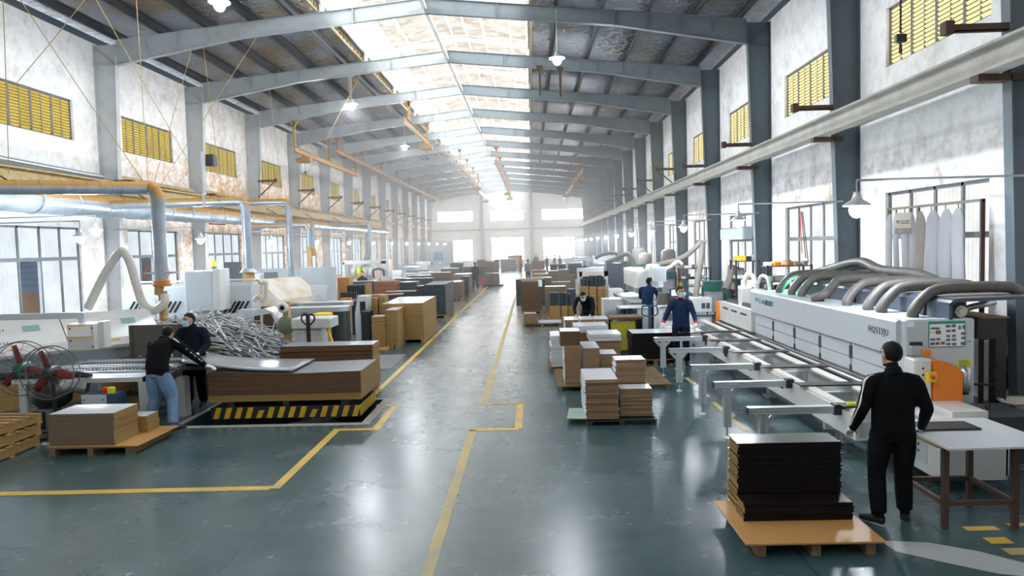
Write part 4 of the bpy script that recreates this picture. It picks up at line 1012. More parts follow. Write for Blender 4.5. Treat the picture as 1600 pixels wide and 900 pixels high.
# open far end: white guard with an orange post
b = MB().box((4.62, YF+.05, .74), (4.72, 18.3, 1.16)).box((4.62, YF+.05, 1.16), (5.22, 18.35, 1.2)); b.build('infeed_guard', M['machine_w'], t)
for i in range(3): MB().box((4.612, 16.0+i*.75, 1.05), (4.622, 16.45+i*.75, 1.09)).build('slot', M['black'], t)
MB().cyl((4.64, 18.36, .68), (4.64, 18.36, 1.18), .09, n=14).build('infeed_post', M['orange'], t)
for i, (x, y, z, w) in enumerate(((4.9, 16.1, 1.2, .3), (4.85, 16.9, 1.2, .25), (5.0, 17.5, 1.2, .2))):
    g = MB().bbox((x-.12, y-w/2, 1.2), (x+.12, y+w/2, 1.62), .03).cyl((x-.02, y, 1.6), (x-.02, y, 1.75), .05, n=10); g.build('glue_unit', M['machine_w'], t)
    hose_tube('white_hose', [(x, y, 1.74), (x+.05, y-.1, 1.9), (x+.1, y-.35, 1.86), (x+.1, y-.5, 1.6)], .04, M['machine_w'], t, n=8)
MB().box((4.75, 15.9, 1.2), (4.85, 18.1, 1.28)).build('pressure_beam', M['darkmetal'], t)
# top dust cover in blue grey sheet, open at its near end
co = MB(); yA, yB = 9.3, 14.6
co.box((5.2, yA, 1.63), (5.24, yB, 1.84)).prism([(5.2, 1.82), (5.24, 1.87), (5.28, 1.89), (6.42, 1.91), (6.42, 1.87), (5.3, 1.85), (5.24, 1.82)], 'y', yA, yB)
c_ = co.build('dust_cover', [M['bluegrey']], t)
MB().add([(5.27, yA+.005, 1.892), (6.41, yA+.005, 1.912), (6.41, yB, 1.912), (5.27, yB, 1.892)], [(0, 1, 2, 3)]).build('dusty_cover_top', M['greytop'], t)
MB().box((5.24, yB-.05, 1.63), (5.9, yB, 1.86)).box((5.5, yA+1.5, 1.63), (5.9, yB-.1, 1.7)).build('inner_frame', M['darkmetal'], t)
for i in range(5): MB().bar((5.185, 9.9+i*1.05, 1.63), (5.19, 9.86+i*1.05, 1.83), .07, .02, up=(1, 0, 0)).build('cover_strap', M['darkmetal'], t)
MB().cyl((5.42, 9.42, 1.72), (5.42, 9.8, 1.72), .075, n=14).cyl((5.42, 9.40, 1.72), (5.42, 9.43, 1.72), .045, n=12).build('duct_stub', M['hose_clear'], t)
# dust hoses
for i, (px, py, ex) in enumerate(((1218, 457, 5.9), (1237, 460, 5.95), (1252, 463, 6.0), (1284, 470, 6.02), (1323, 477, 6.0), (1356, 484, 5.98), (1377, 488, 5.95), (1392, 487, 6.1))):
    p = G(px, py, 1.63)
    if i == 7: p = V((4.98, 9.75, 1.63))
    x0 = min(max(p.x, 4.8), 5.1)
    pts = [(x0, p.y, 1.63), (x0+.01, p.y, 1.70), (x0+.12, p.y+.02, 1.84), (x0+.30, p.y+.02, 1.97), (5.6, p.y-.02, 2.0), (ex, p.y-.10, 2.0), (ex+.15, p.y-.12, 1.95), (ex+.2, p.y-.12, 1.9)]
    if i == 3: pts[1:3] = [(x0-.12, p.y-.02, 1.68), (x0+.0, p.y-.12, 1.75), (x0+.2, p.y-.02, 1.9)]
    hose_tube('dust_hose', pts, .072, M['hose'], t, n=12, ribs=.05, seg=9)
for i, pts in enumerate(([(5.6, 15.3, 1.9), (5.9, 14.6, 2.1), (6.0, 13.6, 2.24), (6.0, 12.8, 2.12), (6.1, 11.8, 2.08), (6.3, 11.4, 1.92)], [(5.8, 15.2, 1.85), (6.1, 14.4, 2.0), (6.15, 13.4, 2.08), (6.2, 12.4, 2.02), (6.35, 12., 1.92)])):
    hose_tube('dust_hose', pts, .08, M['hose'], t, n=12, ribs=.05)
# stack light
sl = MB().cyl((5.3, 14.75, 1.6), (5.3, 14.75, 1.72), .02, n=8).build('beacon_stem', M['alu'], t)
for z, mm in ((1.90, M['red']), (1.82, M['yellow']), (1.72, mat('lit_green_beacon', (.1, 1, .6), .3, emit=((.25, 1., .6), 14.)))):
    MB().cyl((5.3, 14.75, z), (5.3, 14.75, z+.07), .042, n=12).build('beacon_lens', mm, t)
l = bpy.data.lights.new('beacon_light', 'POINT'); l.energy = 4; l.color = (.1, 1, .5); l.shadow_soft_size = .04
lo = bpy.data.objects.new('beacon_light', l); COL.objects.link(lo); lo.parent = t; lo.matrix_parent_inverse = PINV[t.name]; lo.location = (5.16, 14.7, 1.82)
# lettering and posters
lettering('HOLJ', .14, M['teal'], (4.597, 15.3, 1.42), ROT_AISLE_R, t); lettering('UR', .11, M['navy'], (4.597, 14.86, 1.41), ROT_AISLE_R, t)
for i in range(5): MB().bar((4.596, 14.62-i*.10, 1.40), (4.596, 14.59-i*.10, 1.50), .008, .035, up=(1, 0, 0)).build('printed_stroke', M['teal'] if i % 2 == 0 else M['navy'], t)
lettering('HQ533JU', .125, M['black'], (4.597, 10.18, 1.40), ROT_AISLE_R, t, sx=1.)
ye = YN-.002
def plate(x0, x1, z0, z1, m, nm, d=.004, par=t): return MB().box((x0, ye-d, z0), (x1, ye, z1)).build(nm, m, par)
def EX(px, py): p = AY(px, py, YN); return p.x, p.z
a = EX(1450.5, 543); c = EX(1508, 501); po = plate(a[0], c[0], a[1], c[1], M['teal'], 'poster')
ye -= .004; plate(a[0]+.012, c[0]-.012, a[1]+.012, c[1]-.035, M['paper'], 'poster_sheet', .002, t)
ye -= .002
for (x, y, w, h, m_) in [(1477, 509.5, 7.5, 4, 'photo'), (1486, 509, 7, 4.5, 'photo'), (1497, 511.5, 4, 6, 'photo'), (1503, 511, 5, 6, 'photo'), (1477.5, 517, 7.5, 4, 'photo'), (1486.5, 516.5, 6, 4, 'photo'), (1478, 525, 6, 4, 'photo'), (1487, 524.5, 6, 4, 'photo'), (1501, 521, 7.5, 4.5, 'photo'), (1501, 528, 7, 4, 'photo'), (1477.5, 531, 7, 4, 'photo'), (1486.5, 530.5, 7, 4, 'photo'), (1478, 537.5, 7, 4, 'photo'), (1487, 537.5, 7, 4, 'photo'), (1500.5, 536.5, 8, 5, 'photo'), (1453, 530.5, 8, 4, 'photo'), (1462.5, 530, 6.5, 4, 'photo'), (1453, 537, 7, 5, 'photo'), (1461, 536.5, 6.5, 4.5, 'redbrown'), (1469.5, 536, 6.5, 5, 'photo'), (1454, 513, 14, 3.5, 'slate_l'), (1452.5, 519, 8, 1.8, 'lime'), (1461.5, 519, 8, 6, 'slate_l')]:
    a = EX(x, y+h/2); c = EX(x+w, y-h/2); plate(a[0], c[0], a[1], c[1], M[m_], 'poster_picture', .001)
ye = YN-.002
a = EX(1496, 573.5); c = EX(1517, 561); plate(a[0], c[0], a[1], c[1], M['lime'], 'warning_label')
ye -= .004
for i in range(4): q = EX(1498, 564+i*2.6); plate(q[0], q[0]+(.11, .13, .12, .09)[i], q[1]-.004, q[1]+.004, M['navy'], 'printed_line', .001)
ye = YN-.002; a = EX(1510, 534); c = EX(1517, 532.5); plate(a[0], c[0], a[1], c[1], M['teal'], 'teal_mark')
a = EX(1416, 511); c = EX(1428, 503); plate(a[0], c[0], a[1], c[1], M['paper'], 'sticker')
# grey cover handle on the end panel
p = AY(1504, 590, YN); MB().lathe((p.x, YN-.05, p.z-.16), [(.0, 0), (.05, .0), (.075, .06), (.075, .24), (.055, .3), (0, .31)], 14).build('motor_cap', M['galv'], t)
MB().cyl((p.x, YN-.05, p.z-.2), (p.x, YN-.05, p.z-.15), .045, n=12).build('gland', M['darkmetal'], t)
# cut-out with a grey switch unit
a = EX(1421, 551); c = EX(1441, 534); plate(a[0], c[0], a[1], c[1], M['black'], 'cut_out', .006)
MB().bbox((a[0]-.03, YN-.12, a[1]-.02), (a[0]+.11, YN+.0, c[1]-.04), .01).build('switch_unit', M['galv'], t); MB().bbox((a[0]+.09, YN-.16, a[1]-.02), (a[0]+.19, YN-.08, a[1]+.05), .01).build('orange_knob', M['orange'], t)
# orange curved cover with a yellow stop button, white control block next to it
a = EX(1437, 640); c = EX(1481, 560)
pr = [(a[0]+(c[0]-a[0])*u, v) for u, v in ((0, a[1]+.06), (1., a[1]-.02), (1., 1.03), (.82, 1.09), (.58, 1.14), (.3, 1.165), (0, 1.175))]
MB().prism(pr, 'y', YN-.32, YN-.005).build('orange_cover', M['orange'], t)
MB().bbox((a[0]-.22, YN-.3, .66), (a[0]-.003, YN-.02, 1.19), .02).build('control_block', M['machine_w'], t)
for i in range(3): MB().cyl((a[0]-.12, YN-.31, 1.08-i*.08), (a[0]-.12, YN-.295, 1.08-i*.08), .012, n=8).build('socket', M['black'], t)
q = AY(1452, 588, YN-.33); s_ = MB().bbox((q.x-.05, YN-.40, q.z-.06), (q.x+.06, YN-.32, q.z+.06), .01).build('stop_box', M['yellow'], t)
MB().cyl((q.x-.0, YN-.43, q.z), (q.x-.0, YN-.40, q.z), .022, n=12).build('stop_button', M['red'], s_)
MB().box((a[0]-.1, YN-.9, .55), (a[0]+.3, YN-.3, .68)).build('outfeed_block', M['machine_w'], t)
# base cabinet below the track
b = MB().box((4.22, 7.7, .12), (4.92, YN+.1, .60)).box((3.62, 9.2, .3), (4.7, 9.26, .6)); b.build('base_cabinet', M['machine_w'], t)
MB().box((4.213, 7.95, .22), (4.222, 8.6, .5)).build('vent_panel', M['machine'], t)
for i in range(2):
    for j in range(6): MB().box((4.208, 8.1+j*.07, .32+i*.07), (4.214, 8.13+j*.07, .345+i*.07)).build('vent_slot', M['black'], t)
MB().box((4.9, 7.7, .16), (4.935, 8.0, .58)).build('cabinet_edge', M['machine'], t)

# roller rail frame in front of the machine
t = thing('rail_table', 'white rail frame with aluminium support bars before the edge banding machine', 'conveyor', (4., 11.3, 0))
MB().box((3.48, 8.0, .48), (3.52, 18., .75)).box((3.52, 8.0, .48), (3.6, 18., .5)).build('side_beam', M['machine_w'], t)
MB().box((4.18, 8.0, .48), (4.22, 18., .72)).build('side_beam', M['machine_w'], t)
for i in range(7):
    y = 8.15+i*1.6; MB().box((3.5, y-.04, .5), (4.2, y+.04, .66)).build('cross_beam', M['machine'], t)
for x in (3.56, 4.12):
    MB().bbox((x-.055, 8.1, .745), (x+.055, 18., .79), .02).build('support_rail', M['hose_clear'], t)
for i in range(6):
    for x in (3.475,): MB().box((x-.01, 8.8+i*1.5, .6), (x, 8.92+i*1.5, .68)).build('slot_plate', M['darkmetal'], t)
for y in (9.7, 12.6, 14.35, 16.4):
    f = MB().bar((4.02, y-.1, .0), (4.0, y, .5), .05, .02).bar((4.02, y+.1, .0), (4.0, y, .5), .05, .02).box((3.95, y-.16, 0), (4.1, y+.16, .03)); f.build('foot', M['galv'], t)
for i, y in enumerate((14.85, 13.25, 11.42, 10.0, 8.42)):
    br = MB().box((2.43, y-.05, .70), (3.48, y+.05, .715)).box((2.43, y-.05, .765), (3.48, y+.05, .78)).box((2.43, y-.035, .715), (3.48, y+.035, .765)).box((2.43, y-.05, .735), (3.48, y+.05, .745))
    bo = br.build('support_bar', M['alu'], t)
    MB().box((2.425, y-.051, .70), (2.433, y+.051, .78)).build('end_cap', M['darkmetal'], bo)
    px = 2.61; pb = MB()
    for dx, dy in ((-.035, -.035), (.035, -.035), (-.035, .035), (.035, .035)): pb.box((px+dx-.014, y+dy-.014, .16), (px+dx+.014, y+dy+.014, .70))
    pb.box((px-.032, y-.032, .16), (px+.032, y+.032, .70)).build('post', M['alu'], t)
    for s in (-1, 1): MB().bar((px+s*.05, y, .60), (px+s*.14, y, .70), .05, .02, up=(0, 1, 0)).build('gusset', M['alu'], t)
    MB().cyl((px, y, .02), (px, y, .16), .012, n=8).lathe((px, y, 0), [(.05, 0), (.05, .008), (.02, .03), (0, .03)], 12).build('levelling_foot', M['galv'], t)
    MB().box((3.40, y-.06, .68), (3.5, y+.06, .80)).build('clamp', M['darkmetal'], t)
for i, (a_, c_, y) in enumerate(((3.35, 4.3, 13.95), (3.35, 4.3, 12.45), (3.4, 4.34, 10.9), (3.42, 4.36, 9.5), (3.45, 4.3, 8.25))):
    sheet('panel', 'narrow dark brown panel lying across the rails, %s from the camera' % ('fifth', 'fourth', 'third', 'second', 'nearest')[i], 'panel', (a_+c_)/2, y+.08, .79, c_-a_, .22, .018, M['dark_lam'], group='panels on the rails', rz=-.01)
sheet('panel', 'long dark panel under the hands of the operator with a red collar', 'panel', 3.7, 15.32, .80, 1.35, .24, .018, M['dark_lam'], group='panels on the rails', rz=.03)

# steel table, sheet top and the panel being set down
t = thing('steel_table', 'rusty steel table with a white sheet top beside the machine end', 'table', (4., 7., 0))
lx, ly = (3.73, 4.36), (6.72, 7.42); lg = M['rust']
for x in lx:
    for y in ly: MB().box((x-.025, y-.025, 0), (x+.025, y+.025, .78)).build('leg', lg, t)
for y in ly: MB().box((lx[0], y-.02, .22), (lx[1], y+.02, .26)).build('rail', lg, t); MB().box((lx[0], y-.02, .74), (lx[1], y+.02, .785)).build('rail', lg, t)
for x in lx: MB().box((x-.02, ly[0], .22), (x+.02, ly[1], .26)).build('rail', lg, t); MB().box((x-.02, ly[0], .74), (x+.02, ly[1], .785)).build('rail', lg, t)
MB().box((3.6, 6.62, .785), (4.5, 7.5, .80)).build('under_board', M['chip_y'], t)
q = [G(1487, 702, .815), G(1640, 697, .815), G(1506, 653, .815), G(1400, 662, .815)]
tp = MB(); vs = [(3.62, 6.47), (4.62, 6.50), (4.58, 7.56), (3.60, 7.56)]
tp.prism(vs, 'z', .80, .818).build('white_sheet_top', M['white_lam'], t)
sheet('panel', 'black brown panel lying on the white table top, held by the walking worker', 'panel', 3.86, 7.22, .819, .82, .30, .018, M['dark_lam'], rz=0, group=None)
# black motors behind the table
t = thing('motor', 'black electric motor unit on the floor behind the white table', 'motor', (5.6, 8.9, 0))
MB().bbox((5.2, 8.55, .25), (5.75, 9.1, .62), .05).build('housing', M['darkmetal'], t); MB().cyl((5.7, 8.85, .42), (6.35, 8.85, .42), .22, n=18).cyl((6.3, 8.85, .42), (6.42, 8.85, .42), .17, n=18).build('motor_body', M['darkmetal'], t)
for x in (5.35, 6.0): MB().lathe((x, 8.75, .66), [(.028, -.012), (.04, 0), (.028, .012), (.018, 0), (.028, -.012)], 14, axis='y').build('lifting_eye', M['black'], t)
MB().box((5.2, 8.6, 0), (6.3, 9.05, .25)).build('base', M['darkmetal'], t)
MB().tube([(4.95, 8.6, .62), (5.05, 8.5, .60), (5.15, 8.5, .55)], .02, 8).build('yellow_plug', M['lime'], t)
# dark frame behind the machine end
t = thing('dark_cabinet_frame', 'black steel frame standing against the right wall behind the machine end', 'frame', (6., 10.4, 0))
a = AY(1527, 512, 10.2); c = AY(1571, 512, 10.2)
MB().box((a.x, 10.2, 1.25), (c.x+.02, 11., 1.54)).build('top_box', M['black'], t); MB().box((c.x-.13, 10.2, 0), (c.x+.02, 10.35, 1.25)).build('leg', M['black'], t); MB().box((a.x-.1, 10.9, 0), (a.x, 11., 1.25)).build('leg', M['black'], t)
MB().box((a.x, 10.15, 1.54), (c.x+.02, 11., 1.555)).build('wooden_lid', M['chip_y'], t)
hose_tube('cable', [(a.x-.05, 10.25, .62), (a.x+.3, 10.22, .62), (c.x-.15, 10.2, .75), (c.x-.1, 10.2, .9)], .018, M['black'], t, n=6)
# grey branch hose and brown filter behind the cover
tag(hose_tube('grey_branch', [(6.0, 10.6, 1.56), (6.2, 10.55, 1.66), (6.35, 10.5, 1.7), (6.5, 10.5, 1.74)], .045, M['galv']), 'grey pipe branch lying on the dark frame under the dust cover', 'pipe')
# switch box, cable coil and white tub on the right wall
t = thing('switch_box', 'pale breaker box with a dark window on the right wall', 'switch', (7.25, 11., 1.2))
q = AX(1580, 517, 7.25); MB().bbox((7.12, q.y-.22, q.z-.12), (7.32, q.y+.22, q.z+.12), .02).build('box', M['machine_dusty'], t); MB().box((7.11, q.y-.17, q.z-.05), (7.125, q.y+.17, q.z+.07)).build('dark_window', M['darkmetal'], t)
MB().box((7.1, q.y-.25, q.z-.15), (7.32, q.y+.2, q.z-.125)).build('shelf', M['machine_dusty'], t); MB().cyl((7.24, q.y, q.z-.14), (7.24, q.y-.1, q.z-.6), .02, n=6).build('cable', M['galv'], t)
q = AX(1588, 582, 7.2); b = MB()
for i in range(6): b.lathe((7.18-.02*i, q.y, q.z), [(.235+.01*(i % 3)-.02, 0), (.25+.01*(i % 3), .015), (.235+.01*(i % 3)-.02, .03), (.215+.01*(i % 3), .015), (.235+.01*(i % 3)-.02, 0)], 22, axis='x')
tag(b.build('cable_coil', M['black']), 'coil of black cable hanging on the right wall under the breaker box', 'cable')
q = AX(1592, 640, 6.55); t = thing('wash_tub', 'white tub by the right wall below the cable coil', 'tub', (6.6, q.y, 0))
MB().lathe((6.6, q.y-.1, q.z-.22), [(.02, 0), (.15, .02), (.26, .2), (.33, .34), (.36, .36), (.31, .34), (.22, .16), (0, .05)], 20).build('bowl', M['machine_dusty'], t); MB().cyl((6.6, q.y-.1, 0), (6.6, q.y-.1, q.z-.2), .09, n=12).build('pedestal', M['machine_dusty'], t)

# hanging filter bags on a frame before the near right window, with the area sign
t = thing('bag_rack', 'thin green steel frame holding filter bags before the near right window', 'rack', (6.68, 12.5, 0))
gf = mat('dull_green_steel', (.10, .14, .10), .6, col2=(.2, .13, .08), scale=3)
MB().box((6.66, 11.08, 3.17), (6.71, 13.98, 3.21)).build('top_rail', gf, t); MB().box((6.65, 13.93, 0), (6.71, 13.98, 3.2)).build('post', gf, t); MB().box((6.65, 11.08, 0), (6.71, 11.12, 3.2)).build('post', M['rust'], t)
MB().box((6.67, 12.9, 0), (6.71, 12.95, 3.2)).build('post', gf, t)
pxs = (1390, 1400.5, 1414, 1424, 1436, 1456, 1478, 1498); ws = (9, 8, 11, 9, 14, 19, 18, 17)
for i, (px, w) in enumerate(zip(pxs, ws)):
    p = AX(px, 340, 6.66); r = w*p.y/1150*.5*1.9
    zt = 3.10; zb_ = 1.55
    def bf(u, v, p=p, r=r, i=i):
        a = u*2*PI; k = min(1, v*9); s = (.35+.65*k**.7); rr = r*s*(1+.06*math.sin(3*a+i+v*3))
        return V((6.665+.30*rr*math.cos(a)*(1+.08*math.sin(a*2+i)), p.y+rr*math.sin(a)+.03*math.sin(v*4+i), zt-(zt-zb_)*v))
    o = MB().grid(bf, 18, 14).build('filter_bag', M['bag_w'] if i != 4 else M['bag'], None); tag(o, ('%s hanging filter bag on the green frame, counted from the far end' % ('first', 'second', 'third', 'fourth', 'grey fifth', 'sixth', 'seventh', 'eighth, nearest')[i]), 'bag', 'filter bags on the frame')
    MB().tube([(6.665, p.y, 3.08), (6.66, p.y+.02, 3.15), (6.685, p.y, 3.2)], .008, 5).build('wire_hook', M['rust'], o)
q = AX(1411, 344, 6.5); t = thing('area_sign', 'white hanging sign with three dark characters on the bag rack', 'sign', (6.5, q.y, q.z), -.5+PI/2*0, world=False)
t.rotation_euler = (0, 0, -.42)
me = MB().bbox((-.125, -.015, -.19), (.125, .015, .18), .005); me.build('board', M['machine_dusty'], t); MB().box((-.125, -.018, -.19), (.125, -.015, -.09)).build('lower_band', mat('dusty_mauve', (.28, .23, .23), .7), t)
for i, ch in enumerate('封边区'): lettering(ch, .075, M['navy'], (-.112+i*.075, -.017, -.01), ROT_CAM, t, bold=True).scale[1] *= 1
lettering('1002', .045, M['machine_dusty'], (-.1, -.020, -.155), ROT_CAM, t)
for x in (-.1, .1): MB().cyl((x, 0, .18), (x, 0, .24), .008, n=5).build('wire_hook', M['rust'], t)
t.location.z -= .05

q = AX(1352, 648, 3.55); tag(MB().lathe((3.56, 8.3, .791), [(.03, 0), (.05, 0), (.05, .05), (.03, .05), (.03, 0)], 14).build('tape_roll', M['lime']), 'lime tape roll on the near end of the rail by the walking worker', 'tape')
for i, (px, m_, lb) in enumerate(((1253, 'red', 'red'), (1259, 'rust', 'brown'), (1263, 'rust', 'second brown'))):
    a, c = AX(1250+i*2, 331, 6.6), AX(px, 395+i*8, 6.4); tag(MB().tube([a, a.lerp(c, .5), c], .012, 5).build('hanging_cord', M[m_]), lb+' cord hanging from the lamp arm before the second right window', 'cord', 'cords at the second right window')

# ------------------------------------------------------------------ left: dust ducts
def smooth_path(pts, seg=6):
    P = [Vector(p) for p in pts]; Q = [P[0]*2-P[1]]+P+[P[-1]*2-P[-2]]; out = []
    for i in range(1, len(Q)-2):
        for k in range(seg):
            t = k/seg; a, b_, c, d = Q[i-1], Q[i], Q[i+1], Q[i+2]
            out.append(.5*((2*b_)+(c-a)*t+(2*a-5*b_+4*c-d)*t*t+(3*b_-a-3*c+d)*t**3))
    return out+[P[-1]]
def duct_material(name, dusty):
    t = NT(name); p, x, y, z = t.pos(); g = t.N.new('ShaderNodeNewGeometry'); sp = t.n('SeparateXYZ', {0: g.outputs['Normal']})
    n = t.noise(p, 3., 4.)
    c = t.mix(t.step(n, .4, .7), (.36, .42, .48), (.27, .32, .37))
    if dusty:      # saw dust settled on the upper side of the pipe
        d = t.math('MULTIPLY', t.step(t.math('ADD', sp.outputs[2], t.math('MULTIPLY', t.math('SUBTRACT', n, .5), .25)), .05, .22), dusty)
        c = t.mix(d, c, (.42, .215, .035)); t.L.new(t.math('SUBTRACT', .35, t.math('MULTIPLY', d, .35)), t.b.inputs['Metallic']); r = t.math('ADD', .36, t.math('MULTIPLY', d, .45))
        return t.out(Base_Color=c, Roughness=r)
    return t.out(Base_Color=c, Roughness=.38, Metallic=.35)
M['duct'] = duct_material('galvanised_duct_dusty', .95); M['duct_c'] = duct_material('galvanised_duct', 0)
M['ochre_pipe'] = mat('ochre_dusty_pipe', (.42, .25, .07), .6, col2=(.55, .4, .2), scale=3)
t = thing('main_duct', 'thick galvanised dust duct running along the left wall, dusty on top', 'duct', (-12.1, 16, 3.85))
segs = [(11.0, 16.2, .40), (16.2, 21.3, .34), (21.3, 27., .31), (27., 34., .27), (34., 44., .25), (44., 62., .22)]
for a, c, r in segs:
    MB().cyl((-12.1, a, 4.15), (-12.1, c-.35, 4.15), r, n=22).cyl((-12.1, c-.35, 4.15), (-12.1, c, 4.15), r, r*.93, n=22).build('duct_section', M['duct'], t)
    y = a
    while y < c-.3:
        MB().cyl((-12.1, y-.02, 4.15), (-12.1, y+.02, 4.15), r+.025, n=22).build('flange', M['galv'], t); y += 1.45
for k in range(-1, 7): MB().bar((-12.75, fy(k)+.3, 4.9), (-12.1, fy(k)+.3, 4.5), .03, .03).bar((-12.75, fy(k)+.3, 3.9), (-12.1, fy(k)+.3, 3.85), .04, .04).build('hanger', M['rust'], t)
def drop(label, pts, r, m, lower=None, rl=None, ml=None, hood=None, group='dust pipes dropping to the machines', ribs=True):
    t = thing('dust_pipe', label, 'pipe', pts[-1], 0, group)
    path = smooth_path(pts, 8); MB().tube(path, r, 16).build('pipe', m, t)
    b = MB(); acc = 0
    for i in range(1, len(path)):       # seam rings
        acc += (path[i]-path[i-1]).length
        if ribs and acc > r*1.5:
            d = (path[i]-path[i-1]).normalized(); b.cyl(path[i]-d*.006, path[i]+d*.006, r*1.045, n=16); acc = 0
    if b.v: b.build('seam_rings', m, t, kind='stuff')
    if hood: MB().cyl(hood, (hood[0], hood[1], hood[2]-.1), r*1.2, r*1.9, n=16).build('collar', M['galv'], t)
    if lower: MB().tube(smooth_path(lower, 6), rl or r, 14).build('lower_pipe', ml or M['ochre_pipe'], t, label='ochre dusty lower pipe')
    return t
A = AY(-60, 292, 12.6); B = AY(226, 294, 15.2); z0 = AY(247, 440, 15.2).z
e = AY(247, 330, 15.2)
drop('nearest dust pipe, crossing in from the left and dropping with a ribbed elbow', [A, A.lerp(B, .5), B, B+V((.16, .02, -.03)), (e.x, 15.2, B.z-.22), (e.x, 15.2, B.z-.5), (e.x+.0, 15.2, z0+.4), (e.x, 15.2, z0)], .135, M['duct'], group=None)
t = thing('dust_manifold', 'dusty junction with an orange band and spilling brown hose under the nearest dust pipe', 'pipe', (e.x, 15.2, z0-.2))
MB().cyl((e.x, 15.2, z0+.02), (e.x, 15.2, z0-.06), .16, n=18).build('orange_band', M['orange'], t); MB().cyl((e.x, 15.2, z0-.06), (e.x, 15.2, z0-.1), .19, .17, n=18).cyl((e.x-.06, 15.2, z0-.1), (e.x-.1, 15.2, z0-.28), .1, .07, n=12).build('body', M['ochre_pipe'], t)
MB().box((e.x-.3, 15.1, z0+.16), (e.x+.3, 15.14, z0+.2)).box((e.x-.3, 15.26, z0+.16), (e.x+.3, 15.3, z0+.2)).build('clamp_bars', M['galv'], t)
for s in (-1, 1): hose_tube('orange_wire', [(e.x+s*.1, 15.05, z0), (e.x+s*.26, 15.0, z0+.15), (e.x+s*.2, 15.05, z0+.3), (e.x+s*.12, 15.06, z0+.2)], .007, M['orange'], t, n=5)
q = AY(246, 532, 15.2); MB().tube([(e.x-.02, 15.25, z0-.2), (e.x-.02, 15.25, q.z)], .09, 14).build('stand_pipe', M['ochre_pipe'], t)
hp = [AY(137, 482, 15.0), AY(163, 430, 15.0), AY(184, 397, 15.0), AY(193, 394, 15.0), AY(203, 410, 15.0), AY(213, 445, 15.0), AY(224, 475, 15.0), AY(240, 485, 15.0), AY(256, 474, 15.05), AY(258, 460, 15.1)]
o = hose_tube('flexible_hose', hp, .085, M['hose_clear'], n=14, ribs=.04, seg=10); tag(o, 'milky flexible hose looping up and down between machine hood and manifold', 'hose')
# the other drops
def xdrop(label, px, pyh, pyb, Y, r, pyl=None, hood=False, x0=-12.1, rl=None, zs=None, mh=None):
    v = AY(px, pyh, Y); vb = AY(px, pyb, Y); zt = v.z
    pts = [(x0, Y+.05, zs or zt), ((x0+v.x)/2, Y+.03, zt), (v.x-.22, Y, zt), (v.x-.06, Y, zt-.07), (v.x, Y, zt-.28), (v.x, Y, (zt+vb.z)/2), (v.x, Y, vb.z)]
    lo = None
    if pyl: w = AY(px, pyl, Y).z; lo = [(v.x, Y, vb.z-(.08 if hood else 0)), (v.x+.02, Y, (vb.z+w)/2), (v.x+.02, Y, w)]
    return drop(label, pts, r, mh or M['duct'], lo, rl, None, (v.x, Y, vb.z) if hood else None)
xdrop('second dust pipe, dropping with a flared collar beside the beacon cabinet', 383, 314, 420, 20.5, .125, 486, True, rl=.16)
xdrop('third dust pipe, thin and ochre, dropping in front of the grey partition', 450, 315, 440, 25.5, .105, 460, mh=M['duct'])
xdrop('fourth dust pipe with a curved branch over the grey partition', 481, 351, 384, 31., .10, 417)
xdrop('fifth dust pipe, close behind the fourth', 488, 345, 388, 34., .10, 400)
xdrop('sixth dust pipe, ending over the white gantry machine', 577, 350, 378, 44., .12, None)
v = AY(577, 378, 44.); w = AY(566, 437, 44.); tag(hose_tube('flexible_hose', [v, AY(575, 395, 44.), AY(570, 415, 44.), w], .13, M['bag_w'], n=10), 'pale flexible hose slanting down to the white gantry machine', 'hose')
q = AY(318, 300, 20.0)
tag(MB().cyl((q.x, 20., q.z-.4), (q.x, 20., q.z+1.1), .04, n=8).lathe((q.x, 20., q.z-.1), [(.05, 0), (.07, .03), (.05, .06)], 10).build('hanger', M['galv']), 'short pale hanger tube over the second dust pipe', 'hanger')
# guy wires from the rafters to the ducts
M['cord'] = mat('tan_cord', (.48, .33, .14), .8)
for i, (px0, py0, Ya, px1, py1, Yb) in enumerate(((32, 0, 14, 225, 285, 15.2), (140, -10, 16.5, 26, 130, 17), (146, -8, 15.8, 340, 330, 21), (213, 0, 17, 232, 300, 20.), (301, 72, 22.7, 228, 330, 17), (318, 74, 22.7, 350, 330, 21), (401, 58, 22.7, 250, 290, 20), (545, 120, 28.7, 547, 160, 28.7), (575, 95, 28.7, 470, 290, 31), (420, 130, 28.7, 440, 300, 30), (5, 0, 14, 14, 270, 15))):
    a, c = AY(px0, py0, Ya), AY(px1, py1, Yb)
    tag(MB().tube([a, a.lerp(c, .5)-V((0, 0, .03)), c], .009, 5).build('guy_cord', M['cord']), 'tan cord strung from the roof to the ducts, %s from the left edge' % ('first', 'third', 'fourth', 'fifth', 'sixth', 'seventh', 'eighth', 'tenth', 'eleventh', 'ninth', 'second')[i], 'cord', 'cords under the left roof')
q = AX(327, 250, -12.6); tag(MB().bbox((q.x-.1, q.y-.2, q.z-.25), (q.x+.25, q.y+.2, q.z+.2), .03).build('loudspeaker', M['darkmetal']), 'black loudspeaker box on a left column before a high window', 'speaker')

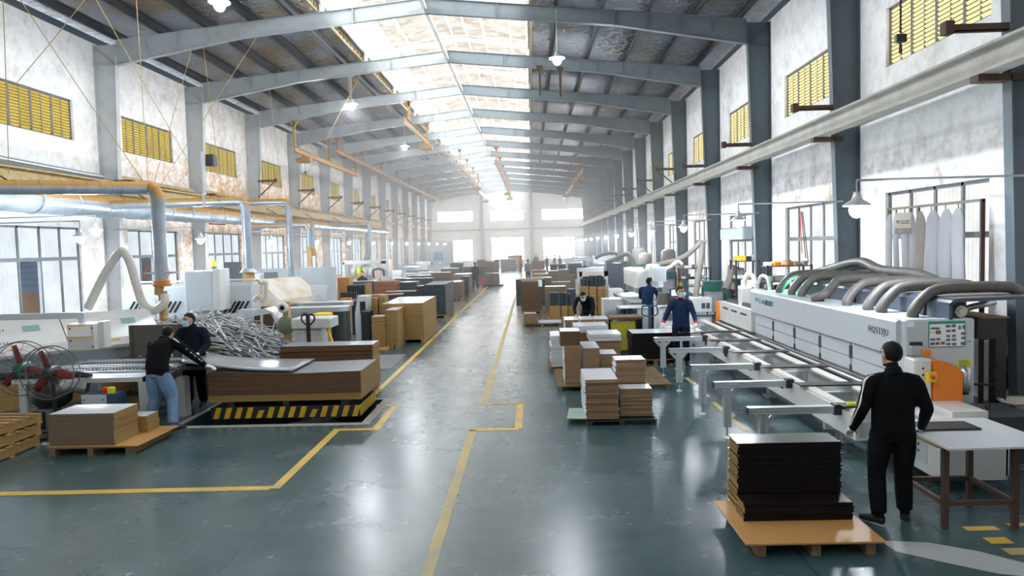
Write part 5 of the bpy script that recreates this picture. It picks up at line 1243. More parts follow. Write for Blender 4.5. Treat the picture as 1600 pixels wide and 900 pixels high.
# ------------------------------------------------------------------ left front: chip board stack, old pallets
stack_cx, stack_cy = -6.22, 10.22
P = G(76, 698, .135); Q = G(176, 697, .135)
pallet('timber pallet under the chip board stack at the left', (P.x+Q.x)/2+.12, P.y+.55, 1.15, 1.1, h=.12)
sheet('base_sheet', 'tan sheet sticking out right under the chip board stack at the left', 'sheet', (P.x+Q.x)/2+.17, P.y+.55, .121, 1.28, 1.12, .012, M['tan_sheet'], rz=-.03)
T = AY(76, 648, P.y); yellow = (M['white_lam'], M['chip_g'], M['chip_y'])
hs = T.z-.134
stack('', (P.x+Q.x)/2, P.y+.33, .134, Q.x-P.x, .62, hs, .034, yellow, group='boards of the chip board stack', things=True, jit=.01, board_label='chip board, white topped stack on tan sheet at the left')
stack('low block of chip boards tucked behind the left chip board stack', (P.x+Q.x)/2+.1, P.y+.86, .134, Q.x-P.x+.0, .34, hs*.55, .05, (M['white_lam'], M['chip_y'], M['chip_y']))
for i in range(3):
    z = i*.15
    t = thing('pallet', ('bottom', 'middle', 'topmost')[i]+' of three worn yellow pallets piled at the left edge', 'pallet', (-7.78-.05*i, 9.72+.1*i, z), .03-.05*i, None, world=False)
    t.rotation_euler = (.0, -.0, .03-.06*i)
    for x in (-.56, 0, .56): link('bearer', MB().box((x-.05, -.6, .022), (x+.05, .6, .128)).mesh('bearer', M['old_wood']), t)
    me = MB().box((-.62, -.05, .128), (.62, .05, .149)).mesh('deck_board', M['old_wood']); m2 = MB().box((-.62, -.05, 0), (.62, .05, .022)).mesh('deck_board', M['old_wood'])
    for j in range(7): link('deck_board', me, t, loc=(0, -.55+j*.183, 0))
    for j in range(3): link('deck_board', m2, t, loc=(0, -.55+j*.55, 0))

# ------------------------------------------------------------------ scissor lift with its load
t = thing('scissor_lift', 'scissor lift table with black and yellow striped skirt in its floor pit', 'lift', (-4.05, 12.3, -.45))
M['skirt_b'] = mat('skirt_black', (.015, .018, .025), .5); M['skirt_y'] = mat('skirt_yellow', (.68, .44, .02), .5, col2=(.45, .28, .02), scale=6)
xa, xb, ya, yb, zl, zt = -5.28, -2.83, 11.70, 12.93, .01, .20
MB().box((xa, ya+.01, zl), (xb-.01, yb, zt)).build('platform', M['skirt_b'], t)
n = 14; w = (xb-xa)/n
for i in range(n):
    x = xa+.04+i*w; h = zt-.004 if i not in (4, 9) else zt-.055
    MB().add([(x, ya, zl+.01), (x+w*.5, ya, zl+.01), (x+w*.5+.06, ya, h), (x+.06, ya, h), (x, ya+.012, zl+.01), (x+w*.5, ya+.012, zl+.01), (x+w*.5+.06, ya+.012, h), (x+.06, ya+.012, h)], [(0,1,2,3),(4,7,6,5),(0,4,5,1),(1,5,6,2),(2,6,7,3),(3,7,4,0)]).build('yellow_stripe', M['skirt_y'], t)
for i in range(9):
    y = ya+.06+i*.135; MB().box((xb-.012, y, zl+.01), (xb, y+.065, zt-.004)).build('yellow_stripe', M['skirt_y'], t)
for s in (-1, 1):
    MB().bar((xa+.3, 12.0+s*.0, -.40), (xb-.4, 12.0, .0), .06, .09).bar((xa+.4, 12.7, .0), (xb-.4, 12.7, -.40), .06, .09).build('scissor_arm', M['galv'], t); break
MB().box((xa+.1, 11.8, -.45), (xb-.1, 12.9, -.40)).build('base_frame', M['darkmetal'], t)
for x in (-4.95, -4.05, -3.1): tag(MB().box((x-.05, 11.75, .201), (x+.05, 12.9, .285)).build('bearer_block', M['darkmetal']), 'dark bearer on the lift under the brown stack, %s of three' % ('left' if x < -4.5 else 'right' if x > -3.5 else 'middle'), 'bearer', 'bearers on the lift')
# curved boards on the lift
def bent(w, d, h, fn, nx=14):
    b = MB(); vs = []
    for j in range(nx+1):
        x = -w/2+w*j/nx; z = fn(x)
        vs += [(x, -d/2, z), (x, d/2, z), (x, d/2, z+h), (x, -d/2, z+h)]
    top = []; fr = []; 
    for j in range(nx):
        k = j*4; top += [(k, k+1, k+5, k+4), (k+3, k+7, k+6, k+2)]; fr += [(k, k+4, k+7, k+3), (k+1, k+2, k+6, k+5)]
    b.add(vs, top, 0); b.add(vs, fr, 1); b.add(vs, [(0, 3, 2, 1), (nx*4, nx*4+1, nx*4+2, nx*4+3)], 2); return b
brown = (M['grey_lam'], M['mdf'], M['chip_y'])
hx, hy = (-5.31-2.81)/2, 12.35
rt = thing('board_stack', 'long brown board stack with grey tops sagging on the striped lift', 'stack', (hx, hy, .286), 0, None, world=False)
light = bent(2.5, 1.22, .0165, lambda x: 0.)
me0 = light.mesh('board', [M['chip_y'], M['chip_y'], M['chip_y']])
for i in range(6): link('board', me0, rt, loc=(random.uniform(-.006, .006), random.uniform(-.006, .006), i*.0175))
for i in range(20):
    s = i/19; amp = s*.045
    f = lambda x, a=amp: a*(.55*math.cos((x+1.25)*2.0)+.35*(1 if x > .75 else 0)*(-(x-.75)**2)*3 - .35*math.sin((x-.1)*1.6)*0)+a*.3
    if i % 4 == 0: mcur = bent(2.5, 1.22, .0168, f).mesh('board', brown)
    link('board', mcur, rt, loc=(random.uniform(-.005, .005), random.uniform(-.005, .005), .107+i*.0176))
# the sheet the two men lift
l0, r0, l1, r1 = AY(284, 569, 11.75), AY(457, 580, 11.75), AY(285, 547, 12.9), AY(492, 563, 12.97)
def sh(u, v):
    a = l0.lerp(r0, u); c = l1.lerp(r1, u); p = a.lerp(c, v); zl_, zr_ = .96, .785
    p.z = zr_+(zl_-zr_)*(1-u)**1.7+.012*math.sin(u*7)*(1-u); return p
o = MB().grid(sh, 16, 4).build('lifted_sheet', [M['grey_lam']]); o.modifiers.new('thick', 'SOLIDIFY').thickness = .018
tag(o, 'grey faced sheet lifted at its left end by two men over the brown stack', 'sheet')
# stack behind the lift
a, c = AY(436, 545, 13.6), AY(581, 536, 13.6)
stack('long brown stack with grey top standing right behind the lift', (a.x+c.x)/2, 13.95, 0.1, c.x-a.x, .62, (a.z+c.z)/2-.1, .036, brown, jit=.012); pallet('pallet under the brown stack behind the lift', (a.x+c.x)/2, 13.95, c.x-a.x-.05, .62, h=.1)

# ------------------------------------------------------------------ roller table in front of the near left machine
t = thing('roller_table', 'pale steel roller table with dark brush strips where the left man leans', 'table', (-7.2, 12.2, 0))
xa, xb = -8.25, -6.08
MB().box((xa, 11.3, .73), (xb, 11.37, .80)).box((xa, 13.3, .73), (xb, 13.37, .80)).box((xb-.07, 11.3, .73), (xb, 13.37, .80)).build('frame', M['alu'], t)
for x, y in ((xb-.15, 11.31), (xb-.15, 13.2), (xa+.1, 11.31), (xa+.1, 13.2)): MB().box((x, y, 0), (x+.12, y+.1, .73)).build('leg', M['machine'], t)
for i, (y0, y1, mm) in enumerate(((11.38, 11.8, 'grey'), (11.86, 12.3, 'brush'), (12.36, 12.5, 'grey'), (12.56, 12.95, 'brush'), (13.0, 13.28, 'grey'))):
    MB().box((xa+.1, y0, .76), (xb-.08, y1, .80)).build('bed_strip', mat('dull_alu_bed', (.30, .34, .38), .4, .4) if i == 0 else bpy.data.materials['dull_alu_bed'] if mm == 'grey' else M['slate_lam'], t)
    if mm == 'brush':
        b = MB()
        for k in range(48): 
            x = xa+.15+k*.057
            for q in range(4): b.box((x, y0+.03+q*.1, .80), (x+.03, y0+.08+q*.1, .815))
        b.build('brush_rollers', M['slate_l'], t, kind='stuff')
    if i < 4: MB().box((xa, y1+.01, .77), (xb-.08, y1+.05, .825)).build('guide_bar', M['alu'], t)
MB().tube([(xa-.75, 11.42, .85), (-7.25, 11.42, .85), (-7.05, 11.42, .80)], .06, 10).build('dark_belt_end', M['darkmetal'], t)
for y in (11.6, 12.9): MB().box((xa+.3, y, .12), (xb-.3, y+.06, .18)).build('stretcher', M['galv'], t)
MB().bbox((-6.0, 12.0, 0), (-5.84, 12.25, .66), .03).build('end_foot', M['machine_w'], t)
# beneath the table
t = thing('small_cabinet', 'small white fronted cabinet with a navy side under the roller table', 'cabinet', (-7., 11.6, 0))
a, c = AY(129, 640, 11.0), AY(166, 616, 11.0)
MB().box((a.x, 11.0, .0), (c.x+.16, 11.28, c.z)).build('body', M['navy'], t); MB().box((a.x, 10.985, .0), (c.x, 11.0, c.z-.005)).build('front_panel', M['machine'], t)
for x in (a.x+.04, c.x-.04): MB().cyl((x, 10.975, c.z-.08), (x, 10.99, c.z-.08), .012, n=8).build('screw', M['black'], t)
tag(MB().bbox((c.x-.1, 11.05, c.z+.001), (c.x-.03, 11.15, c.z+.09), .01).build('red_spool', M['red']), 'red spool standing on the small cabinet under the table', 'spool')
tag(MB().bbox((c.x-.02, 11.05, c.z+.001), (c.x+.07, 11.15, c.z+.09), .01).build('lime_spool', M['lime']), 'lime spool beside the red one on the small cabinet', 'spool')
for i, (px0, px1, pt, pb) in enumerate(((181, 220, 617, 665),)):
    a, c = AY(px0, pb, 11.95), AY(px1, pt, 11.95)
    for j in range(2):
        tag(MB().bbox((a.x, 11.95, .0+j*(c.z/2)), (c.x, 12.35, (j+1)*c.z/2-.004), .01).box((a.x+.15, 11.945, j*c.z/2+.01), (a.x+.2, 11.95, (j+1)*c.z/2-.01)).build('cardboard_box', M['card']), ('lower', 'upper')[j]+' of two brown cardboard boxes under the roller table', 'box', 'cardboard boxes under the table')

# ------------------------------------------------------------------ the left machines
def hood_machine(label, A, B, z0, z1, depth, body_h, m, name='sanding_machine', body=None, ends=True, panels=True):
    """machine with a sloping white hood; A, B are the ends of its front lower edge on plan"""
    A, B = V((*A, 0)), V((*B, 0)); d = (B-A); L = d.length; d.normalize(); nrm = V((-d.y, d.x, 0))
    if nrm.y < 0: nrm = -nrm
    t = thing(name, label, 'machine', ((A+B)/2), 0)
    prof = [(0, z0), (-.03, z0+.06), (.02, z0+.2), (depth*.62, z1-.06), (depth*.72, z1), (depth, z1-.02), (depth, z0)]
    def pt(s, q, z): return A+d*s+nrm*q+V((0, 0, z))
    def pull(s0, s1, pr, mi=0):
        b = MB(); n = len(pr); vs = [pt(s0, *p) for p in pr]+[pt(s1, *p) for p in pr]
        return b.add(vs, [tuple(range(n-1, -1, -1)), tuple(range(n, 2*n))]+[(i, (i+1) % n, n+(i+1) % n, n+i) for i in range(n)])
    k = 2 if L > 1.8 else 1
    for i in range(k): pull(L*i/k+.01, L*(i+1)/k-.01, prof).build('hood', m, t)
    pull(.1, L-.1, [(.12, body_h), (.12, z0), (depth-.05, z0), (depth-.05, body_h)]).build('body', body or M['galv'], t)
    pull(.05, L-.05, [(.2, 0), (.2, body_h), (depth-.1, body_h), (depth-.1, 0)]).build('base', M['old_wood'] if body is None else body, t)
    if panels:
        sl = lambda f: (.02+(depth*.62-.02)*f, z0+.2+(z1-.06-z0-.2)*f)
        for i in range(k):
            for j in range(2):
                s0 = L*i/k+.15; b = MB()
                for c in range(12):
                    q0, zz0 = sl(.12+j*.5); q1, zz1 = sl(.2+j*.5)
                    b.add([pt(s0+c*.05, q0-.004, zz0+.004), pt(s0+c*.05+.025, q0-.004, zz0+.004), pt(s0+c*.05+.025, q1-.004, zz1+.004), pt(s0+c*.05, q1-.004, zz1+.004)], [(0, 1, 2, 3)])
                b.build('vent_slots', M['grey_lam'], t, kind='stuff')
            q0, zz0 = sl(.55); q1, zz1 = sl(.78); s0 = L*(i+.62)/k
            MB().add([pt(s0, q0-.006, zz0+.006), pt(s0+.26, q0-.006, zz0+.006), pt(s0+.26, q1-.006, zz1+.006), pt(s0, q1-.006, zz1+.006)], [(0, 1, 2, 3)]).build('display_window', mat('pale_display', (.25, .42, .43), .3) if i == 0 else bpy.data.materials['pale_display'], t)
            MB().add([pt(s0-.3, -.01, z0+.05), pt(s0-.14, -.01, z0+.05), pt(s0-.14, .0, z0+.17), pt(s0-.3, .0, z0+.17)], [(0, 1, 2, 3)]).build('yellow_label', M['yellow'], t)
    return t, pt
hood_machine('near left machine with a long sloping white hood behind the fans', (-9.75, 12.15), (-7.45, 14.5), .95, 1.62, .95, .6, M['machine_w'])
t = thing('control_box', 'white control box hanging from a square arm before the near left hood', 'box', AY(125, 500, 11.75))
a, c = AY(-60, 505, 11.8), AY(131, 489, 11.8); MB().box((a.x, 11.8, c.z-.09), (c.x, 11.9, c.z+.01)).box((c.x-.1, 11.79, c.z-.25), (c.x-.02, 11.87, c.z-.05)).build('arm', M['machine'], t)
a, c = AY(106, 547, 11.6), AY(146, 506, 11.6); MB().bbox((a.x, 11.6, a.z), (c.x, 11.95, c.z), .01).box((c.x+.0, 11.72, a.z+.01), (c.x+.09, 11.92, c.z+.02)).build('box', M['machine_w'], t)
MB().box((a.x+.015, 11.592, c.z-.20), (c.x-.05, 11.6, c.z-.02)).build('paper_pocket', M['paper'], t); MB().box((a.x+.01, 11.589, c.z-.035), (c.x-.13, 11.592, c.z-.018)).box((a.x+.01, 11.589, a.z+.195), (c.x-.02, 11.592, a.z+.21)).build('yellow_tape', M['yellow'], t)
for z in (c.z-.07, a.z+.15): MB().cyl((a.x+.06, 11.58, z), (a.x+.06, 11.6, z), .018, n=10).build('dial', M['red'], t)
for z in (c.z-.07, a.z+.05): MB().box((c.x-.035, 11.585, z-.015), (c.x-.02, 11.6, z+.015)).build('lock', M['black'], t)
# machine end guard with a yellow warning strip behind the left man
t = thing('machine_guard', 'white rounded machine guard with a yellow diagonal label beyond the near left hood', 'guard', (-7.3, 14.7, 0))
a, c = AY(203, 548, 14.7), AY(226, 512, 14.7); MB().prism([(a.x-.1, a.z-.4), (c.x, a.z-.4), (c.x, c.z-.1), (c.x-.1, c.z), (a.x, c.z-.05), (a.x-.1, a.z)], 'y', 14.7, 15.3).build('cover', M['machine_w'], t)
MB().bar((a.x, 14.695, c.z-.12), (a.x+.18, 14.695, a.z-.05), .01, .09, up=(1, 0, 0)).build('warning_strip', M['yellow'], t); MB().box((a.x-.05, 14.8, 0), (c.x-.02, 15.25, a.z-.4)).build('foot', M['galv'], t)

# fans
def fan(label, c, r, ang, pole, ybase, stand=True):
    t = thing('floor_fan', label, 'fan', (c[0], c[1], 0), ang, 'industrial floor fans', world=False); z = c[2]
    b = MB()
    for y in (-.10, .08): b.lathe((0, y, z), [(r-.008, 0), (r, .008), (r-.008, .016), (r-.016, .008), (r-.008, 0)], 40, axis='y')
    b.build('guard_ring', M['hose'], t)
    b = MB()
    for k in range(14):
        a = 2*PI*k/14; b.tube([(.07*math.cos(a), -.13, z+.07*math.sin(a)), (r*.7*math.cos(a), -.13, z+r*.7*math.sin(a)), (r*math.cos(a), -.10, z+r*math.sin(a)), (r*math.cos(a), .08, z+r*math.sin(a))], .0035, 4)
    for rr in (.45, .75): b.lathe((0, -.13, z), [(r*rr-.004, 0), (r*rr, .004), (r*rr-.004, .008), (r*rr-.004, 0)], 36, axis='y')
    b.build('guard_wires', M['hose'], t, kind='stuff')
    MB().cyl((0, -.12, z), (0, .16, z), .085, n=16).cyl((0, -.15, z), (0, -.12, z), .05, .085, n=16).build('motor', M['green_c'] if pole == 'teal' else M['darkmetal'], t)
    for k in range(3):
        a = PI/2+.25+k*2*PI/3 if pole == 'teal' else PI/2+.35+k*2*PI/3
        ca, sa = math.cos(a), math.sin(a)
        def bf(u, v): 
            rr = .07+(r-.12)*u; w = (v-.5)*(.13*(1-.5*abs(u-.4))); return V((rr*ca-w*sa, -.02+w*.5, z+rr*sa+w*ca))
        o = MB().grid(bf, 6, 3).build('blade', mat('red_fan_blade', (.17, .012, .015), .45) if 'red_fan_blade' not in bpy.data.materials else bpy.data.materials['red_fan_blade'], t); o.modifiers.new('thick', 'SOLIDIFY').thickness = .006
    pm = M['green_c'] if pole == 'teal' else M['black']
    MB().cyl((0, .06, .03), (0, .06, z-.07), .028, n=10).build('pole', pm, t); MB().lathe((0, .06, 0), [(.27, 0), (.27, .03), (.06, .07), (0, .07)], 24).build('base', pm, t)
    MB().box((-.1, .0, z-.14), (.1, .12, z-.06)).build('yoke', pm, t)
p = AY(35, 575, 11.4); fan('fan with red blades and green hub at the left edge, the farther one', (p.x, 11.4, p.z), .43, .15, 'teal', 0)
p = AY(79, 582, 10.8); fan('fan with red blades and black hub, the nearer one by the chip board stack', (p.x, 10.8, p.z), .40, .1, 'black', 0)
# grey blower unit between the fans and the stack
t = thing('dust_blower', 'grey blower with a black round housing on a pale stand below the fans', 'blower', (-7.7, 10.95, 0))
a, c = AY(49, 690, 11.05), AY(76, 640, 11.05); MB().box((a.x, 11.05, .02), (c.x, 11.35, c.z)).build('stand', M['galv'], t); MB().box((a.x+.05, 11.04, .06), (c.x-.06, 11.05, c.z-.03)).build('opening', M['black'], t)
MB().lathe((a.x+.2, 11.3, c.z), [(.2, 0), (.28, .08), (.3, .2), (.26, .32), (.1, .4), (0, .4)], 18).build('housing', M['darkmetal'], t)
MB().tube([(a.x+.3, 11.3, c.z+.25), (a.x+.55, 11.3, c.z+.32), (a.x+.75, 11.35, c.z+.28)], .11, 12).build('motor', M['galv'], t)
for i, (px, py, w, h) in enumerate(((100, 595, .16, .06), (104, 604, .13, .05), (122, 598, .06, .1), (123, 588, .09, .04))):
    q = AY(px, py, 11.45); MB().box((q.x-w/2, 11.44, q.z-h/2), (q.x+w/2, 11.45, q.z+h/2)).build('yellow_label', M['yellow'], t)
t.children and None
q = AY(62, 690, 10.5); tag(MB().lathe((q.x+.3, 10.45, 0), [(.2, 0), (.2, .02), (.0, .025)], 20).build('steel_disc', M['galv']), 'pale steel disc on the floor beside the old pallets', 'disc')

# ------------------------------------------------------------------ scrap strips heap and metal sheet
rd = random.Random(3); b = MB(); 
def heap_z(x, y): 
    u = (x+6.9)/2.1; v = (y-15.6)/1.9; return max(0, 1.28*(1-.55*u*u-.75*v*v)-.22*u)
for i in range(1500):
    x = rd.uniform(-9.0, -5.2); y = rd.uniform(14.1, 16.8); z = heap_z(x, y)
    if x > -6.4 and y > 16.2: continue
    if z < .1: continue
    L = rd.uniform(.3, 1.1); a = rd.gauss(-.35, .55) if x > -6.8 else rd.uniform(0, PI); tl = rd.gauss(0, .16)
    d = V((math.cos(a)*math.cos(tl), math.sin(a)*math.cos(tl), math.sin(tl)+(-.25*math.cos(a) if x > -6.8 else 0)))*L/2; c = V((x, y, z+rd.uniform(-.06, .07)))
    b.bar(c-d, c+d, .028, .012, (0, 0, 0, 0, 1, 0, 2)[rd.randrange(7)] if x < -6.2 else (0, 0, 3, 5, 1, 0)[rd.randrange(6)])
    if i % 60 == 0: d = V((rd.uniform(-.3, .3), 0, .5)); b.bar(c, c+d*rd.uniform(.7, 1.1), .05, .015, 0)
b.grid(lambda u, v: V((-9.0+4.0*u, 13.95+3.25*v, heap_z(-9.0+4.0*u, 13.95+3.25*v)-.05)), 16, 12, 4)
tag(b.build('offcut_heap', [M['white_lam'], M['chip_g'], M['slate_l'], M['galv'], M['chip_g'], mat('pale_blue_strip', (.42, .50, .60), .4)], kind='stuff'), 'heap of white and brown edge offcut strips behind the two left men', 'offcuts')
a, c = AY(205, 533, 13.9), AY(292, 506, 13.9)
tag(MB().box((a.x, 13.86, .0), (c.x+.1, 13.88, c.z)).box((a.x, 13.83, .0), (a.x+.04, 13.9, c.z)).box((c.x-.2, 13.83, .0), (c.x-.14, 13.86, c.z)).build('steel_screen', mat('brown_grey_steel', (.13, .115, .10), .4, .5)), 'upright steel screen holding back the offcut heap', 'screen')

# ------------------------------------------------------------------ beam saw with beacon cabinet
t = thing('beam_saw', 'long pale beam saw with black slanted slots behind the offcut heap', 'machine', (-8.6, 18.2, 0))
a, c = AY(193, 508, 18.), AY(392, 446, 18.)
MB().box((a.x, 18.0, a.z+.02), (c.x, 18.6, c.z)).build('beam', M['machine'], t)
MB().box((a.x+.1, 18.05, 0), (c.x-.1, 18.55, a.z)).build('base', M['darkmetal'], t)
for gx in (205, 262, 355, 368):
    q = AY(gx, 480, 18.)
    for k in range(3): MB().bar((q.x-.08+k*.12, 17.995, q.z-.14), (q.x+.10+k*.12, 17.995, q.z+.14), .012, .05, up=(1, 0, 0)).build('slanted_slot', M['black'], t)
MB().box((a.x, 18.1, c.z), (c.x, 18.5, c.z+.08)).box((a.x, 18.2, c.z+.12), (c.x, 18.4, c.z+.16)).build('top_rail', M['alu'], t)
a, c = AY(373, 530, 17.4), AY(395, 484, 17.4); MB().box((a.x, 17.4, 0), (c.x, 17.8, c.z)).build('white_column', M['machine'], t)
t = thing('beacon_cabinet', 'large pale control cabinet with an orange beacon on the beam saw', 'cabinet', (-8., 17.4, 1.3))
a, c = AY(290, 486, 17.4), AY(331, 423, 17.4); e_ = AY(343, 420, 17.4)
MB().bbox((a.x, 17.4, a.z), (c.x-.01, 17.98, c.z), .02).build('box', M['machine'], t); MB().bbox((c.x, 17.38, a.z), (e_.x, 17.98, e_.z), .02).build('side_panel', M['machine_w'], t)
q = AY(334, 420, 17.5); MB().cyl((q.x, 17.5, q.z-.1), (q.x, 17.5, q.z+.06), .045, n=10).build('beacon_foot', M['teal'], t)
MB().lathe((q.x, 17.5, q.z+.06), [(.06, 0), (.065, .05), (.05, .12), (.03, .15), (0, .16)], 12).build('beacon_lens', mat('lit_amber_beacon', (1, .3, .02), .3, emit=((1., .22, .015), 1.3)), t)

# ------------------------------------------------------------------ grey partition and things leaning on it
t = thing('partition', 'long pale grey panel partition across the left side', 'partition', (-9.9, 27, 0))
a, c = AY(296, 476, 27.), AY(525, 417, 27.); n = 4; st = (c.x-a.x)/n
for i in range(n): MB().box((a.x+i*st, 27., 0), (a.x+(i+1)*st-.012, 27.05, c.z)).build('panel', M['machine'], t)
MB().box((a.x, 27.05, c.z-.1), (c.x, 27.1, c.z-.02)).build('rail', M['galv'], t)
a, c = AY(352, 446, 26.4), AY(377, 409, 26.4); o = MB().box((a.x, 26.4, .0), (c.x, 26.44, c.z)).build('leaning_board', M['slate_l']); tag(o, 'tall dark grey panel leaning on the partition by the beacon cabinet', 'panel')
a, c = AY(413, 444, 25.), AY(433, 425, 25.); t = thing('monitor', 'grey flat monitor on a stand before the partition', 'monitor', (a.x, 25, 0)); MB().bbox((a.x, 25., a.z), (c.x, 25.06, c.z), .01).build('screen', M['slate_l'], t); MB().box(((a.x+c.x)/2-.05, 25.02, 0), ((a.x+c.x)/2+.05, 25.08, a.z)).build('stand', M['galv'], t)
a, c = AY(397, 442, 25.), AY(406, 428, 25.); tag(MB().bbox((a.x, 25., 0), (c.x, 25.4, c.z), .02).build('cabinet', M['machine_w']), 'small white cabinet by the grey monitor', 'cabinet')

# ------------------------------------------------------------------ second left machine group
a, c = AY(436, 476, 20.5), AY(486, 470, 21.8)
hood_machine('second left machine with a dusty white hood before the grey partition', (-7.05, 20.3), (-6.35, 21.9), 1.18, 1.95, 1.1, .9, M['machine_dusty'], body=M['ochre_pipe'], panels=False)
t = thing('curved_machine', 'white curved machine head with a dark brown side panel left of the pedestal fan', 'machine', (-6., 17., 0))
Yc = 16.7
def poly(pts): return [(AY(px, py, Yc).x, AY(px, py, Yc).z) for px, py in pts]
MB().prism(poly([(392, 500), (398, 486), (412, 482), (425, 488), (436, 505), (446, 530), (446, 545), (392, 545)]), 'y', Yc+.04, Yc+.7).build('cover', M['machine_w'], t)
MB().prism(poly([(397, 494), (422, 490), (430, 505), (441, 545), (397, 545)]), 'y', Yc, Yc+.04).build('brown_side_panel', mat('umber_panel', (.075, .05, .03), .6), t)
a, c = AY(395, 545, Yc), AY(440, 545, Yc); MB().box((a.x, Yc+.05, 0), (c.x, Yc+.65, a.z)).build('base', M['ochre_pipe'], t)
hose_tube('white_hose', [AY(396, 470, 17.), AY(404, 463, 17.), AY(413, 470, 17.), AY(415, 443, 17.), AY(411, 441, 17.)], .06, M['machine_dusty'], t, n=8)
t = thing('display_head', 'white display head on a neck between hood and partition', 'monitor', (-6.1, 20., 0))
a, c = AY(486, 472, 20.), AY(508, 446, 20.); MB().prism([(a.x+.06, a.z+.05), (c.x-.02, a.z+.05), (c.x+.02, c.z), (a.x, c.z)], 'y', 20., 20.15).build('display', M['machine_w'], t); MB().box((a.x+.14, 19.97, a.z-.1), (a.x+.24, 20.0, a.z+.2)).box((a.x+.14, 20.0, 0), (a.x+.24, 20.1, a.z)).build('neck', M['machine'], t)
# pedestal fan, drawer cabinet, pallet truck
t = thing('pedestal_fan', 'grey green motor wheel on a stand left of the white drawer unit', 'wheel', (-5.4, 15.8, 0))
q = AY(447, 508, 15.6); MB().lathe((q.x, 15.6, q.z), [(.0, -.05), (.1, -.05), (.18, -.03), (.2, .02), (.18, .06), (0, .06)], 20, axis='y').build('wheel', mat('grey_green_paint', (.16, .2, .15), .5), t)
MB().box((q.x-.06, 15.6, 0), (q.x+.06, 15.75, q.z+.5)).box((q.x-.2, 15.55, 0), (q.x+.2, 15.9, .3)).build('stand', M['ochre_pipe'], t)
k = AY(445, 480, 15.6); MB().lathe((k.x, 15.55, k.z), [(0, 0), (.1, .0), (.12, .06), (.1, .12), (0, .12)], 16, axis='y').build('round_head', M['machine_w'], t); MB().cyl((k.x, 15.44, k.z), (k.x, 15.43, k.z), .05, n=12).build('cap', M['navy'], t)
t = thing('drawer_unit', 'white drawer cabinet behind the brown stack, with a thick white box on top', 'cabinet', (-4.9, 15.6, 0))
a, c = AY(458, 536, 15.4), AY(501, 512, 15.4); MB().box((a.x, 15.4, 0), (c.x, 15.9, c.z)).build('body', M['machine_w'], t)
for i in range(3): f = MB().box((a.x+.03, 15.385, c.z-.14-i*.13), (a.x+.25, 15.4, c.z-.03-i*.13)).build('drawer', M['machine_w'], t); MB().box((a.x+.1, 15.37, c.z-.09-i*.13), (a.x+.18, 15.385, c.z-.075-i*.13)).build('handle', M['galv'], f)
MB().box((a.x+.29, 15.385, c.z-.14), (c.x-.03, 15.4, c.z-.03)).build('drawer', M['machine_w'], t); MB().box((a.x+.29, 15.385, .08), (c.x-.03, 15.4, c.z-.17)).build('door', M['machine_w'], t)
a2, c2 = AY(455, 511, 15.3), AY(516, 497, 15.3); tag(MB().bbox((a2.x, 15.3, c.z+.002), (c2.x, 15.95, c2.z), .02).box((a2.x+.02, 15.32, c.z+.002), (c2.x-.02, 15.9, c.z+.012)).build('white_box', M['machine_w']), 'thick white box lying on the white drawer cabinet', 'box')
def pallet_truck(label, px, pyh, Y, m, h=1.3, loop='heart', wide=.12):
    q = AY(px, pyh, Y); t = thing('pallet_truck', label, 'truck', (q.x, Y, 0))
    MB().box((q.x-.035, Y-.03, .15), (q.x+.035, Y+.03, q.z)).build('handle_shaft', m, t)
    if loop == 'heart': pts = [(q.x, Y, q.z-.24), (q.x-wide, Y, q.z-.12), (q.x-wide*1.05, Y, q.z-.03), (q.x-wide*.6, Y, q.z+.01), (q.x, Y, q.z), (q.x+wide*.6, Y, q.z+.01), (q.x+wide*1.05, Y, q.z-.03), (q.x+wide, Y, q.z-.12), (q.x, Y, q.z-.24)]
    else: pts = [(q.x, Y, q.z-.25), (q.x-wide, Y, q.z-.2), (q.x-wide, Y, q.z-.02), (q.x-wide*.7, Y, q.z), (q.x+wide*.7, Y, q.z), (q.x+wide, Y, q.z-.02), (q.x+wide, Y, q.z-.2), (q.x, Y, q.z-.25)]
    hose_tube('handle_loop', pts, .018, m, t, n=8)
    MB().box((q.x-.08, Y-.1, .1), (q.x+.08, Y+.12, .32)).build('pump', m, t); MB().cyl((q.x-.06, Y-.05, .08), (q.x+.06, Y-.05, .08), .08, n=14).build('wheel', M['black'], t)
    for s in (-1, 1): MB().box((q.x+s*.2-.08, Y+.1, .04), (q.x+s*.2+.08, Y+1.25, .085)).build('fork', m, t)
    return t
pallet_truck('black pallet truck with a heart shaped handle parked behind the brown stack', 481, 492, 14.75, M['black'])
# round ended benches
for i, (px0, px1, pyt, Y, lb) in enumerate(((450, 546, 481, 17.2, 'nearer round ended bench with steel rim and dark drum foot'), (470, 552, 473, 18.6, 'farther round ended bench with steel rim and dark drum foot'))):
    t = thing('round_bench', lb, 'bench', (-4.5, Y, 0), 0, 'round ended benches'); a, c = AY(px0, pyt, Y), AY(px1, pyt, Y); r = .28
    pr = [(a.x, Y-r), (c.x-r, Y-r)]+[(c.x-r+r*math.sin(k*PI/8), Y-r*math.cos(k*PI/8)) for k in range(1, 8)]+[(c.x-r, Y+r), (a.x, Y+r)]
    MB().prism(pr, 'z', a.z-.1, a.z).build('rim', M['galv'], t); MB().prism([(x*1., y) for x, y in pr], 'z', a.z, a.z+.01).build('top', M['alu'], t)
    MB().cyl((c.x-r-.05, Y, 0), (c.x-r-.05, Y, a.z-.1), r*.82, n=24).build('drum', M['darkmetal'], t); MB().box((a.x, Y-.2, 0), (a.x+.4, Y+.2, a.z-.1)).build('foot', M['galv'], t)
q = AY(505, 495, 16.3); tag(MB().bbox((q.x-.3, 16.2, 0), (q.x+.1, 16.6, q.z-.1), .02).build('brown_crate', M['card']), 'brown crate between drawer cabinet and dark drum', 'crate')
